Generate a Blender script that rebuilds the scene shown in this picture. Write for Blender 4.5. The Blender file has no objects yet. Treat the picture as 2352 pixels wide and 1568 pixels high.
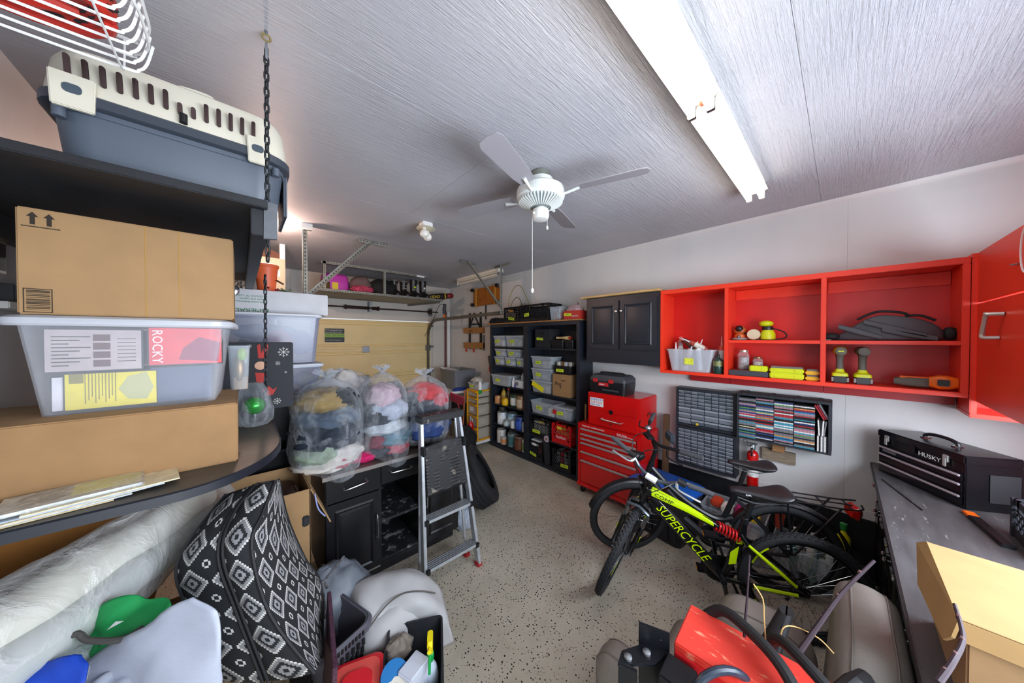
import bpy, bmesh, math, random
from mathutils import Vector, Matrix, Euler
from math import pi, sin, cos, radians as RAD

# ---------------------------------------------------------------- camera, world, light, exposure
scene = bpy.context.scene
COL = scene.collection
scene.view_settings.view_transform = 'Standard'
scene.view_settings.look = 'None'
scene.view_settings.gamma = 1.0
scene.view_settings.use_curve_mapping = False
scene.view_settings.exposure = 0.14
scene.cycles.max_bounces = 8; scene.cycles.diffuse_bounces = 4; scene.cycles.glossy_bounces = 3; scene.cycles.transparent_max_bounces = 10
scene.cycles.use_denoising = True; scene.cycles.adaptive_threshold = 0.04; scene.cycles.caustics_reflective = False; scene.cycles.caustics_refractive = False
cam_d = bpy.data.cameras.new('camera')
cam_d.sensor_width = 36.0
cam_d.lens = 36.0 * 688.0 / 2352.0
cam_d.clip_start = 0.02
cam = bpy.data.objects.new('camera', cam_d)
cam.location = (0, 0, 1.85)
cam.rotation_euler = (RAD(90) - math.atan(9 / 688.0), 0, RAD(-42.2))
COL.objects.link(cam)
scene.camera = cam

world = bpy.data.worlds.new('World'); scene.world = world
world.use_nodes = True
wb = world.node_tree.nodes['Background']
wb.inputs[0].default_value = (0.80, 0.90, 1.0, 1); wb.inputs[1].default_value = 1.0

def area(name, loc, rot, sx, sy, power, col):
    l = bpy.data.lights.new(name, 'AREA'); l.shape = 'RECTANGLE'; l.size = sx; l.size_y = sy
    l.energy = power; l.color = col
    o = bpy.data.objects.new(name, l); o.location = loc; o.rotation_euler = rot; COL.objects.link(o); return o
# daylight-tinted fill lights, in a window and doorway added behind the camera
area('window_fill', (1.55, -0.985, 1.68), (RAD(90), 0, 0), 2.3, 0.96, 112, (0.77, 0.87, 1.0))
area('doorway_fill', (-0.12, -0.985, 1.3), (RAD(90), 0, 0), 0.8, 1.9, 21, (0.90, 0.95, 1.0))

# ---------------------------------------------------------------- helpers
random.seed(7)
def C(h):
    h = h.lstrip('#'); r = [int(h[i:i + 2], 16) / 255 for i in (0, 2, 4)]
    return tuple((c / 12.92 if c <= .04045 else ((c + .055) / 1.055) ** 2.4) for c in r) + (1,)
def rgb(c): return C(c) if isinstance(c, str) else tuple(c) + ((1,) if len(c) == 3 else ())

class NT:
    def __init__(s, name):
        s.m = bpy.data.materials.new(name); s.m.use_nodes = True; s.t = s.m.node_tree
        s.b = s.t.nodes['Principled BSDF']; s.out = s.t.nodes['Material Output']
    def n(s, ty, **kw):
        nd = s.t.nodes.new('ShaderNode' + ty)
        for k, v in kw.items():
            if k.startswith('i_'):
                nd.inputs[k[2:].replace('_', ' ')].default_value = v
            else: setattr(nd, k, v)
        return nd
    def l(s, a, b): s.t.links.new(a, b)
    def math(s, op, a, b=None, c=None):
        nd = s.n('Math', operation=op)
        for i, v in enumerate((a, b, c)):
            if v is None: continue
            if isinstance(v, (int, float)): nd.inputs[i].default_value = v
            else: s.l(v, nd.inputs[i])
        return nd.outputs[0]
    def mix(s, f, a, b, blend='MIX'):
        nd = s.n('Mix', data_type='RGBA', blend_type=blend)
        for i, v in ((0, f), (6, a), (7, b)):
            if isinstance(v, (int, float)): nd.inputs[i].default_value = v
            elif isinstance(v, tuple): nd.inputs[i].default_value = v
            else: s.l(v, nd.inputs[i])
        return nd.outputs[2]
    def ramp(s, f, stops, interp='LINEAR'):
        nd = s.n('ValToRGB'); nd.color_ramp.interpolation = interp
        e = nd.color_ramp.elements
        while len(e) < len(stops): e.new(0.5)
        for el, (p, c) in zip(e, stops): el.position = p; el.color = rgb(c)
        s.l(f, nd.inputs[0]); return nd.outputs[0]
    def noise(s, scale, detail=3, vec=None, rough=.5, dist=0):
        nd = s.n('TexNoise'); nd.inputs['Scale'].default_value = scale; nd.inputs['Detail'].default_value = detail
        nd.inputs['Roughness'].default_value = rough; nd.inputs['Distortion'].default_value = dist
        if vec is not None: s.l(vec, nd.inputs['Vector'])
        return nd.outputs['Fac']
    def coord(s, kind='Object', scale=(1, 1, 1), rot=(0, 0, 0)):
        tc = s.n('TexCoord'); mp = s.n('Mapping'); mp.inputs['Scale'].default_value = scale
        mp.inputs['Rotation'].default_value = rot; s.l(tc.outputs[kind], mp.inputs[0]); return mp.outputs[0]
    def bump(s, h, strength=.3, dist=.01):
        nd = s.n('Bump'); nd.inputs['Strength'].default_value = strength; nd.inputs['Distance'].default_value = dist
        s.l(h, nd.inputs['Height']); s.l(nd.outputs[0], s.b.inputs['Normal']); return nd

MATS = {}
def mat(name, col='#808080', rough=.5, metal=0, bump=0, bscale=60, var=0, vscale=6, spec=.5, coat=0, stretch=(1, 1, 1), emit=0, spots=None):
    if name in MATS: return MATS[name]
    t = NT(name); b = t.b
    c = rgb(col); b.inputs['Base Color'].default_value = c
    b.inputs['Roughness'].default_value = rough; b.inputs['Metallic'].default_value = metal
    b.inputs['Specular IOR Level'].default_value = spec
    if coat: b.inputs['Coat Weight'].default_value = coat; b.inputs['Coat Roughness'].default_value = .08
    vec = None
    out = None
    if var or bump or spots: vec = t.coord('Object', stretch)
    if var:
        f = t.noise(vscale, 4, vec)
        lo = tuple(max(0, x * (1 - var)) for x in c[:3]) + (1,); hi = tuple(min(1, x * (1 + var)) for x in c[:3]) + (1,)
        out = t.ramp(f, [(.3, lo), (.7, hi)])
    if spots:   # (colour, scale, amount): dirt, dust or rust spots
        f = t.noise(spots[1], 6, vec, .65)
        k = t.ramp(f, [(1 - spots[2] - .05, (0, 0, 0)), (1 - spots[2] + .05, (1, 1, 1))])
        out = t.mix(k, out if out is not None else c, rgb(spots[0]))
    if out is not None: t.l(out, b.inputs['Base Color'])
    if bump: t.bump(t.noise(bscale, 3, vec), bump, .004)
    if emit:
        b.inputs['Emission Color'].default_value = c; b.inputs['Emission Strength'].default_value = emit
    MATS[name] = t.m; return t.m

def clear(name, tint='#e8eef2', opacity=.25, rough=.15, wrinkle=0, wscale=14, hi=None):
    """see-through plastic or glass: a share of milky surface, gloss on top"""
    if name in MATS: return MATS[name]
    t = NT(name); b = t.b
    b.inputs['Base Color'].default_value = rgb(tint); b.inputs['Roughness'].default_value = rough
    b.inputs['Specular IOR Level'].default_value = .9
    tr = t.n('BsdfTransparent'); tr.inputs[0].default_value = (.97, .98, 1, 1)
    mx = t.n('MixShader'); lw = t.n('LayerWeight'); lw.inputs[0].default_value = .35
    f = t.math('MULTIPLY', lw.outputs['Facing'], .45)
    if wrinkle:
        v = t.coord('Object', (1, 1, .55))
        h = t.noise(wscale, 5, v, .6, 1.2)
        t.bump(h, wrinkle, .02)
        k = t.ramp(h, [(.45, (0, 0, 0)), (.75, (1, 1, 1))])
        f = t.math('ADD', f, t.math('MULTIPLY', k, hi if hi else .4))
    f = t.math('MINIMUM', t.math('ADD', f, opacity), 1.0)
    t.l(f, mx.inputs[0]); t.l(tr.outputs[0], mx.inputs[1]); t.l(b.outputs[0], mx.inputs[2]); t.l(mx.outputs[0], t.out.inputs[0])
    MATS[name] = t.m; return t.m

class MB:
    """collects shapes; build() links them as one mesh object"""
    def __init__(s): s.v = []; s.f = []; s.M = Matrix.Identity(4); s.uv = None
    def at(s, M): s.M = M; return s
    def add(s, vs, fs):
        o = len(s.v); s.v += [tuple(s.M @ Vector(p)) for p in vs]; s.f += [tuple(i + o for i in f) for f in fs]; return s
    def bx(s, x0, x1, y0, y1, z0, z1):
        return s.add([(x0, y0, z0), (x1, y0, z0), (x1, y1, z0), (x0, y1, z0), (x0, y0, z1), (x1, y0, z1), (x1, y1, z1), (x0, y1, z1)],
                     [(0, 3, 2, 1), (4, 5, 6, 7), (0, 1, 5, 4), (1, 2, 6, 5), (2, 3, 7, 6), (3, 0, 4, 7)])
    def box(s, c, d): return s.bx(c[0] - d[0] / 2, c[0] + d[0] / 2, c[1] - d[1] / 2, c[1] + d[1] / 2, c[2] - d[2] / 2, c[2] + d[2] / 2)
    def hexa(s, bot, top):
        return s.add(list(bot) + list(top), [(0, 3, 2, 1), (4, 5, 6, 7), (0, 1, 5, 4), (1, 2, 6, 5), (2, 3, 7, 6), (3, 0, 4, 7)])
    def taper(s, c, d0, d1, z0, z1):   # frustum with rectangular ends
        r = lambda d, z: [(c[0] - d[0] / 2, c[1] - d[1] / 2, z), (c[0] + d[0] / 2, c[1] - d[1] / 2, z), (c[0] + d[0] / 2, c[1] + d[1] / 2, z), (c[0] - d[0] / 2, c[1] + d[1] / 2, z)]
        return s.hexa(r(d0, z0), r(d1, z1))
    def loft(s, rings, cap=True, closed=False):
        n = len(rings[0]); vs = [p for r in rings for p in r]; fs = []
        m = len(rings)
        for i in range(m if closed else m - 1):
            for j in range(n):
                a, b = i * n + j, i * n + (j + 1) % n; k = ((i + 1) % m) * n
                fs.append((a, b, k + (j + 1) % n, k + j))
        if cap and not closed: fs += [tuple(reversed(range(n))), tuple(range((m - 1) * n, m * n))]
        return s.add(vs, fs)
    def tube(s, pts, r, n=8, closed=False, cap=True):
        pts = [Vector(p) for p in pts]; m = len(pts); rings = []
        rr = r if isinstance(r, (list, tuple)) else [r] * m
        up = None
        for i, p in enumerate(pts):
            if closed: d = pts[(i + 1) % m] - pts[i - 1]
            else: d = pts[min(i + 1, m - 1)] - pts[max(i - 1, 0)]
            if d.length < 1e-9: d = Vector((0, 0, 1))
            d.normalize()
            if up is None:
                up = Vector((0, 0, 1)) if abs(d.z) < .9 else Vector((1, 0, 0))
            u = (up - d * up.dot(d))
            if u.length < 1e-6: u = d.orthogonal()
            u.normalize(); w = d.cross(u); up = u
            rings.append([tuple(p + (u * cos(2 * pi * k / n) + w * sin(2 * pi * k / n)) * rr[i]) for k in range(n)])
        return s.loft(rings, cap, closed)
    def cyl(s, a, b, r, r2=None, n=14): return s.tube([a, b], [r, r if r2 is None else r2], n)
    def lathe(s, prof, n=20, c=(0, 0, 0), axis='Z'):
        rings = []
        for r, z in prof:
            ring = []
            for k in range(n):
                x, y = r * cos(2 * pi * k / n), r * sin(2 * pi * k / n)
                q = {'Z': (x, y, z), 'X': (z, x, y), 'Y': (y, z, x)}[axis]
                ring.append((q[0] + c[0], q[1] + c[1], q[2] + c[2]))
            rings.append(ring)
        return s.loft(rings)
    def prism(s, poly, a0, a1, axis='Y'):
        f = {'Y': lambda p, a: (p[0], a, p[1]), 'X': lambda p, a: (a, p[0], p[1]), 'Z': lambda p, a: (p[0], p[1], a)}[axis]
        return s.loft([[f(p, a0) for p in poly], [f(p, a1) for p in poly]])
    def ell(s, c, r, n=14, m=8):
        rings = []
        for i in range(1, m):
            a = -pi / 2 + pi * i / m
            rings.append([(c[0] + r[0] * cos(a) * cos(2 * pi * k / n), c[1] + r[1] * cos(a) * sin(2 * pi * k / n), c[2] + r[2] * sin(a)) for k in range(n)])
        return s.loft(rings)
    def quad(s, a, b, c, d): return s.add([a, b, c, d], [(0, 1, 2, 3)])
    def build(s, name, m, parent=None, bevel=0, smooth=True, angle=35, sub=0, seg=2, uvbox=False):
        me = bpy.data.meshes.new(name); me.from_pydata(s.v, [], s.f); me.update()
        if bevel or True:
            bm = bmesh.new(); bm.from_mesh(me)
            if bevel: bmesh.ops.bevel(bm, geom=bm.edges[:], offset=bevel, segments=seg, affect='EDGES', clamp_overlap=True)
            bmesh.ops.recalc_face_normals(bm, faces=bm.faces[:])
            bm.to_mesh(me); bm.free()
        return obj(name, me, m, parent, smooth, getattr(s, 'ang', angle), sub)

def obj(name, me, m, parent=None, smooth=True, angle=35, sub=0):
    o = bpy.data.objects.new(name, me); COL.objects.link(o)
    if m is not None and not me.materials: me.materials.append(m)
    if smooth:
        me.shade_smooth(); me.set_sharp_from_angle(angle=RAD(angle))
    if parent is not None: o.parent = parent
    if sub:
        md = o.modifiers.new('sub', 'SUBSURF'); md.levels = sub; md.render_levels = sub
    return o
def again(o, parent, loc=(0, 0, 0), rot=(0, 0, 0), sc=(1, 1, 1), m=None):
    """another piece that shares a piece's mesh"""
    c = o.copy(); COL.objects.link(c); c.parent = parent; c.location = loc; c.rotation_euler = rot; c.scale = sc
    if m is not None:
        c.material_slots[0].link = 'OBJECT'; c.material_slots[0].material = m
    return c
def tag(o, label, cat, group=None):
    o['label'] = label; o['category'] = cat
    if group: o['group'] = group
    return o
def thing(name, label, cat, loc=(0, 0, 0), rz=0, group=None, rot=None):
    o = bpy.data.objects.new(name, None); COL.objects.link(o); o.empty_display_size = .05
    o.location = loc; o.rotation_euler = rot if rot else (0, 0, rz)
    return tag(o, label, cat, group)
def struct(name, o, label=None):
    o['kind'] = 'structure'
    if label: o['label'] = label
    return o
def copy_tree(o, parent=None):
    c = o.copy(); COL.objects.link(c); c.parent = parent
    for k in list(o.children): copy_tree(k, c)
    return c
def rotm(loc=(0, 0, 0), rx=0, ry=0, rz=0, sc=1): return Matrix.Translation(loc) @ Euler((rx, ry, rz)).to_matrix().to_4x4() @ Matrix.Scale(sc, 4)
def frame(o, x, y):   # matrix from an origin and two axis vectors
    x = Vector(x).normalized(); y = Vector(y); z = x.cross(y).normalized(); y = z.cross(x)
    M = Matrix((x, y, z)).transposed().to_4x4(); M.translation = Vector(o); return M
def text(name, s, size, m, parent, M, depth=.0006, align='LEFT', stretch=1, shear=0):
    cu = bpy.data.curves.new(name, 'FONT'); cu.body = s; cu.size = size; cu.align_x = align; cu.extrude = depth; cu.shear = shear
    cu.resolution_u = 2
    tmp = bpy.data.objects.new('tmp_text', cu); COL.objects.link(tmp)
    dg = bpy.context.evaluated_depsgraph_get()
    me = bpy.data.meshes.new_from_object(tmp.evaluated_get(dg)); bpy.data.objects.remove(tmp)
    S = Matrix.Diagonal((stretch, 1, 1, 1)); me.transform(M @ S); me.name = name
    me.materials.clear()
    return obj(name, me, m, parent, smooth=False)
def rrect(w, h, r, n=4):   # rounded rectangle outline, centred
    pts = []
    for cx, cy, a in ((w / 2 - r, h / 2 - r, 0), (-w / 2 + r, h / 2 - r, 90), (-w / 2 + r, -h / 2 + r, 180), (w / 2 - r, -h / 2 + r, 270)):
        for k in range(n + 1):
            t = RAD(a + 90 * k / n); pts.append((cx + r * cos(t), cy + r * sin(t)))
    return pts
def arc(c, r, a0, a1, n, plane='XZ', fixed=0):
    out = []
    for k in range(n + 1):
        t = RAD(a0 + (a1 - a0) * k / n); p, q = c[0] + r * cos(t), c[1] + r * sin(t)
        out.append({'XZ': (p, fixed, q), 'YZ': (fixed, p, q), 'XY': (p, q, fixed)}[plane])
    return out
def smooth_path(pts, n=6):   # Catmull-Rom through the given points
    P = [Vector(p) for p in pts]; out = []
    for i in range(len(P) - 1):
        a, b, c, d = P[max(i - 1, 0)], P[i], P[i + 1], P[min(i + 2, len(P) - 1)]
        for k in range(n):
            t = k / n
            out.append(.5 * ((2 * b) + (c - a) * t + (2 * a - 5 * b + 4 * c - d) * t * t + (3 * b - a - 3 * c + d) * t ** 3))
    out.append(P[-1]); return out

# ---------------------------------------------------------------- common materials
BLACKP = mat('black painted wood', '#1b1d22', .42, var=.25, vscale=9, spots=('#4a4844', 22, .3))
BLACKC = mat('black cabinet paint', '#17181c', .35, var=.2, vscale=5)
SHELFB = mat('blue black shelf paint', '#1c222c', .45, var=.2, vscale=7)
REDP = mat('red cabinet paint', '#ea371c', .38, var=.07, vscale=3, spec=.5)
REDM = mat('red tool chest enamel', '#c40d0d', .28, var=.08, vscale=4, coat=.4)
CARD = mat('brown cardboard', '#94714a', .85, var=.07, vscale=12, bump=.08, bscale=160)
CARD2 = mat('tan cardboard', '#9c7b54', .85, var=.06, vscale=10, bump=.08, bscale=160)
CARDY = mat('yellowish cardboard', '#ab8856', .8, var=.08, vscale=9)
CREAM = mat('cream plastic', '#d8d2bf', .45)
GREYP = mat('slate plastic', '#55606d', .5, bump=.05, bscale=300)
DGREY = mat('dark grey plastic', '#33363b', .5)
BLKPL = mat('black plastic', '#121316', .4, bump=.05, bscale=200)
RUB = mat('black rubber', '#18191b', .75, bump=.1, bscale=120)
CHROME = mat('chrome', '#cfd2d6', .18, 1)
ALU = mat('brushed aluminium', '#b4b8bc', .35, .45, var=.12, vscale=20)
GALV = mat('galvanised steel', '#a6a69c', .5, .55, var=.25, vscale=30)
STEEL = mat('dull steel', '#8c8f92', .4, .8)
WHITEP = mat('white plastic', '#e2e3e2', .45)
WHITEM = mat('white enamel', '#e6e6e2', .35)
NEON = mat('neon yellow green paint', '#c5e500', .4)
YTAPE = mat('lime sticky label', '#c3d62c', .7, var=.15, vscale=40)
INK = mat('black ink', '#15130f', .8)
WOODL = mat('pale pine', '#c9a46b', .7, var=.18, vscale=8, stretch=(1, 1, 8))
CLEARB = clear('clear storage plastic', '#dfe7ec', .16, .12)
MILKY = clear('milky storage plastic', '#f2f4f8', .09, .25)
FILM = clear('clear bag film', '#d3d9de', .02, .06, wrinkle=1.0, wscale=10, hi=.30)
# ================================================================ the room
X0, X1, Y0, Y1, ZC = -0.67, 3.52, -1.0, 5.97, 2.95
def floor_mat():
    t = NT('flaked epoxy floor'); v = t.coord('Object')
    base = t.ramp(t.noise(2.2, 5, v, .6), [(.3, '#aaa290'), (.7, '#c2baa8')])
    base = t.mix(t.ramp(t.noise(6, 5, v, .7), [(.62, (0, 0, 0)), (.75, (.35, .35, .35))]), base, rgb('#8d836f'))
    for sc, lim, cut, col in ((62, .30, .70, '#2b2723'), (95, .28, .78, '#6b5040'), (48, .16, .8, '#1a1817')):
        vo = t.n('TexVoronoi'); vo.inputs['Scale'].default_value = sc
        wv = t.n('TexNoise'); wv.inputs['Scale'].default_value = 120; t.l(v, wv.inputs['Vector'])
        ad = t.n('VectorMath', operation='MULTIPLY_ADD'); t.l(wv.outputs['Color'], ad.inputs[0]); ad.inputs[1].default_value = (.008,) * 3; t.l(v, ad.inputs[2])
        t.l(ad.outputs[0], vo.inputs['Vector'])
        a = t.math('LESS_THAN', vo.outputs['Distance'], lim)
        sp = t.n('SeparateColor'); t.l(vo.outputs['Color'], sp.inputs[0])
        k = t.math('MULTIPLY', a, t.math('GREATER_THAN', sp.outputs[0], cut))
        base = t.mix(k, base, rgb(col))
    t.l(base, t.b.inputs['Base Color']); t.b.inputs['Roughness'].default_value = .42
    t.bump(t.noise(70, 4, v), .06, .002)
    return t.m
def ceil_mat():
    t = NT('painted rough ceiling ply')
    v = t.coord('Object', (1.3, 22, 1)); v2 = t.coord('Object', (.5, 1.4, 1)); v3 = t.coord('Object', (5, 110, 1))
    g = t.noise(4.5, 6, v, .6, .8); fine = t.noise(5, 4, v3, .6, .4); patch = t.ramp(t.noise(1.6, 3, v2), [(.35, (.35, .35, .35)), (.65, (1, 1, 1))])
    h = t.math('ADD', t.math('MULTIPLY', t.math('POWER', g, 2.0), patch), t.math('MULTIPLY', fine, .22))
    t.bump(h, 1.0, .017)
    c = t.ramp(t.noise(1.1, 4, t.coord('Object')), [(.3, '#b0b0b7'), (.7, '#c1c0c5')])
    t.l(c, t.b.inputs['Base Color']); t.b.inputs['Roughness'].default_value = .55
    return t.m
def wall_mat(name, a, b, bump=.25):
    t = NT(name); v = t.coord('Object', (1, 1.5, .35))
    c = t.ramp(t.noise(1.6, 4, v), [(.3, a), (.7, b)])
    sp = t.ramp(t.noise(26, 4, t.coord('Object'), .7), [(.72, (0, 0, 0)), (.8, (.35, .35, .35))])
    c = t.mix(sp, c, rgb('#8f8c88'))
    t.l(c, t.b.inputs['Base Color']); t.b.inputs['Roughness'].default_value = .48
    t.bump(t.noise(38, 4, t.coord('Object', (1, 1.2, .5))), bump, .003)
    return t.m
FLOORM, CEILM = floor_mat(), ceil_mat()
WALLM = wall_mat('white wall paint', '#cfcdcb', '#d9d7d4'); WALLB = wall_mat('cream wall paint', '#cbc6bd', '#d5d0c6', .1)
WALLL = wall_mat('grey white wall paint', '#b4b4b8', '#c4c4c6')

struct('floor', MB().bx(X0 - .1, X1 + .1, Y0 - .4, Y1 + .1, -.08, 0).build('floor', FLOORM))
ceil = struct('ceiling', MB().bx(X0 - .1, X1 + .1, Y0 - .1, Y1 + .1, ZC + .014, ZC + .1).build('ceiling', mat('ceiling void', '#a2a0a4', .8)))
rows = [(-1.1, .1245, [.6]), (.1255, 1.3695, [1.98]), (1.3705, 2.5995, [1.13]), (2.6005, 3.8295, [2.35]), (3.8305, 5.0595, [1.13]), (5.0605, 6.0, [2.35])]
for y0, y1, cuts in rows:
    xs = [X0 - .1] + cuts + [X1 + .1]
    for a, b in zip(xs, xs[1:]):
        MB().bx(a + .0005, b - .0005, y0, y1, ZC, ZC + .013).build('ceiling_sheet', CEILM, ceil, bevel=.0015, seg=1)
wr = struct('wall_right', MB().bx(X1 + .012, X1 + .1, Y0 - .1, Y1 + .1, -.05, 3.0).build('wall_right', mat('wall void', '#6b6965', .8)))
for k in range(-1, 5):
    a, b = 1.22 * k - .02, 1.22 * (k + 1) - .02
    MB().bx(X1, X1 + .012, max(a, -1.05) + .0003, min(b, 6.0) - .0003, .46, 2.96).build('wall_sheet', WALLM, wr, bevel=.0006, seg=1)
struct('baseboard_right', MB().bx(3.508, 3.522, Y0, Y1, .467, .535).build('baseboard_right', WALLM, bevel=.004))
CURBM = mat('black painted concrete', '#15171b', .5, bump=.5, bscale=40, var=.3, vscale=14, spots=('#6d6c68', 60, .3))
struct('trim_1', MB().bx(3.49, 3.53, Y0, Y1, 0, .468).build('trim_1', CURBM, bevel=.006), 'rough black painted concrete curb along the bottom of the wall')
struct('trim_2', MB().prism([(3.52, 2.95), (3.495, 2.95), (3.502, 2.935), (3.512, 2.92), (3.52, 2.915)], Y0, Y1, 'Y').build('trim_2', WALLM))
struct('wall_left', MB().bx(X0 - .1, X0, Y0 - .1, Y1 + .1, 0, 3.0).build('wall_left', WALLL))
bw = MB().bx(X0 - .1, .40, Y1, Y1 + .1, 0, 3.0).bx(3.04, X1 + .1, Y1, Y1 + .1, 0, 3.0).bx(.40, 3.04, Y1, Y1 + .1, 2.19, 3.0)
wbk = struct('wall_back', bw.build('wall_back', WALLB))
for x0, x1 in ((1.68, 1.92),): MB().bx(x0, x1, 5.955, 5.97, 2.19, 2.60).build('panel', WALLB, wbk, bevel=.002)
MB().bx(.60, .72, 5.955, 5.97, 2.2, 2.9).build('panel', WALLB, wbk, bevel=.002)
MB().bx(3.08, 3.20, 5.955, 5.97, 0, 2.95).build('jamb_board', WALLB, wbk, bevel=.002)
# wall behind the camera; side door and wide window are added for fill light
nw = MB().bx(X0 - .1, -.52, Y0 - .1, Y0, 0, 3).bx(-.52, .28, Y0 - .1, Y0, 2.25, 3).bx(.28, .40, Y0 - .1, Y0, 0, 3)
nw.bx(.40, 2.70, Y0 - .1, Y0, 0, 1.18).bx(.40, 2.70, Y0 - .1, Y0, 2.18, 3).bx(2.70, X1 + .1, Y0 - .1, Y0, 0, 3)
struct('wall_near', nw.build('wall_near', WALLM))
wn = MB()
for x in (.40, 1.15, 1.93, 2.66): wn.bx(x, x + .04, Y0 - .08, Y0 - .04, 1.18, 2.18)
wn.bx(.40, 2.70, Y0 - .08, Y0 - .04, 1.18, 1.22).bx(.40, 2.70, Y0 - .08, Y0 - .04, 2.14, 2.18)
w1 = struct('added_window_1', wn.build('added_window_1', WHITEM)); MB().bx(.44, 2.66, Y0 - .065, Y0 - .06, 1.22, 2.14).build('pane', clear('added window glass', '#e8f0f4', .03, .03), w1)  # unseen window frame and pane, added to carry the fill light

# ---------------------------------------------------------------- garage door
DOORM = mat('cream garage door steel', '#ead49a', .5, var=.06, vscale=2.5, bump=.06, bscale=250)
gd = thing('door_1', 'cream ribbed sectional garage door in the far wall', 'garage door', (0, 0, 0)); struct('door_1', gd); del gd['category']
def section(z0, h):
    y = 5.93
    p = [(y + .045, z0), (y + .012, z0), (y + .002, z0 + .012), (y + .002, z0 + .035), (y + .016, z0 + .042), (y + .016, z0 + .055), (y, z0 + .065),
         (y, z0 + .085), (y + .01, z0 + .092), (y + .004, z0 + .10),
         (y + .004, z0 + h - .10), (y + .01, z0 + h - .092), (y, z0 + h - .085), (y, z0 + h - .06), (y + .016, z0 + h - .052), (y + .016, z0 + h - .04), (y + .002, z0 + h - .032), (y + .002, z0 + h - .008), (y + .012, z0 + h), (y + .045, z0 + h)]
    return MB().prism(p, .42, 3.02, 'X')
for i in range(4): section(.005 + .5425 * i, .540).build('door_section', DOORM, gd, angle=20)
hb = MB()
for i in range(1, 4):
    for x in (1.72, 2.96): hb.bx(x - .06, x + .06, 5.918, 5.932, .5425 * i - .05, .5425 * i + .06)
hb.build('hinge', STEEL, gd)
for z in (1.66, 1.15, .6, 2.1): MB().cyl((2.97, 5.91, z), (3.07, 5.91, z), .02).build('roller', STEEL, gd)
SB = mat('black sticker', '#1c2224', .5); SG = mat('green sticker band', '#8cb83a', .5); SW = mat('white print', '#e8e8e4', .6)
st = MB().prism([(a + 1.215, b + 1.89) for a, b in rrect(.30, .235, .015)], 5.924, 5.9275, 'Y').build('sticker', SB, gd)
MB().bx(1.067, 1.363, 5.922, 5.9238, 1.855, 1.92).build('sticker_band', SG, st)
F = lambda x, z: frame((x, 5.9225, z), (1, 0, 0), (0, 0, 1))
text('sticker_text', 'PTO Garage Services', .030, SW, st, F(1.075, 1.968)); text('sticker_text', 'Door Guaranteed to Impress', .021, SW, st, F(1.075, 1.935))
text('sticker_text', '905 767-3149', .050, SB, st, frame((1.075, 5.9212, 1.870), (1, 0, 0), (0, 0, 1)))
text('sticker_text', 'Over 30 Years of Experience', .021, SW, st, F(1.075, 1.80))

# torsion shaft above the door
RUST = mat('rusty brown steel', '#3a2722', .6, .4, var=.4, vscale=30)
ts = thing('torsion_shaft', 'long dark torsion shaft with a spring above the garage door', 'shaft', (0, 0, 2.39))
MB().cyl((.35, 5.86, 0), (3.16, 5.86, 0), .013).build('shaft', RUST, ts)
sp = MB(); sp.tube([(1.38 + .52 * k / 300, 5.86 + .027 * cos(k * .9), .027 * sin(k * .9)) for k in range(301)], .0045, 5); sp.cyl((1.37, 5.86, 0), (1.90, 5.86, 0), .023)
sp.build('torsion_spring', RUST, ts)
for x in (1.36, 1.91): MB().lathe([(.04, 0), (.04, .03), (.026, .035)], 16, (x, 5.86, 0), 'X').build('spring_cone', RUST, ts)
MB().bx(2.99, 3.0, 5.80, 5.955, -.09, .08).build('bearing_plate', STEEL, ts); MB().lathe([(.05, 0), (.05, .04)], 18, (2.95, 5.86, 0), 'X').build('cable_drum', RUST, ts)
MB().bx(1.76, 1.80, 5.84, 5.955, -.06, .12).build('bearing_plate', STEEL, ts)

# door tracks
def track(x, label, s):
    t = thing('door_track', label, 'track', (x, 0, 0))
    path = [(0, 5.90, .02), (0, 5.90, 1.85)] + [(0, 5.90 - .36 + .36 * cos(RAD(a)), 1.85 + .36 * sin(RAD(a))) for a in range(15, 91, 15)] + [(0, 3.45, 2.225)]
    rings = []
    P = [Vector(p) for p in path]
    for i, p in enumerate(P):
        d = (P[min(i + 1, len(P) - 1)] - P[max(i - 1, 0)]).normalized(); n = Vector((0, -d.z, d.y))
        rings.append([tuple(p + Vector((a * s, 0, 0)) + n * b) for a, b in ((0, -.028), (.035, -.028), (.035, -.02), (.008, -.02), (.008, .02), (.035, .02), (.035, .028), (0, .028))])
    MB().loft(rings).build('rail', mat('tarnished track steel', '#6d695e', .5, .6, var=.2, vscale=20), t)
    return t
tr = track(2.93, 'dark metal door track curving up beside the far right corner', 1)
bl = MB().cyl((-.003, 0, 0), (.004, 0, 0), .008, n=8).build('bolt', CHROME, tr); bl.location = (-.004, 3.7, 2.235)
for y in (4.0, 4.4, 4.9): again(bl, tr, (-.004, y, 2.225))
trl = track(.47, 'metal door track above the stacked clear bins', -1)

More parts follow.
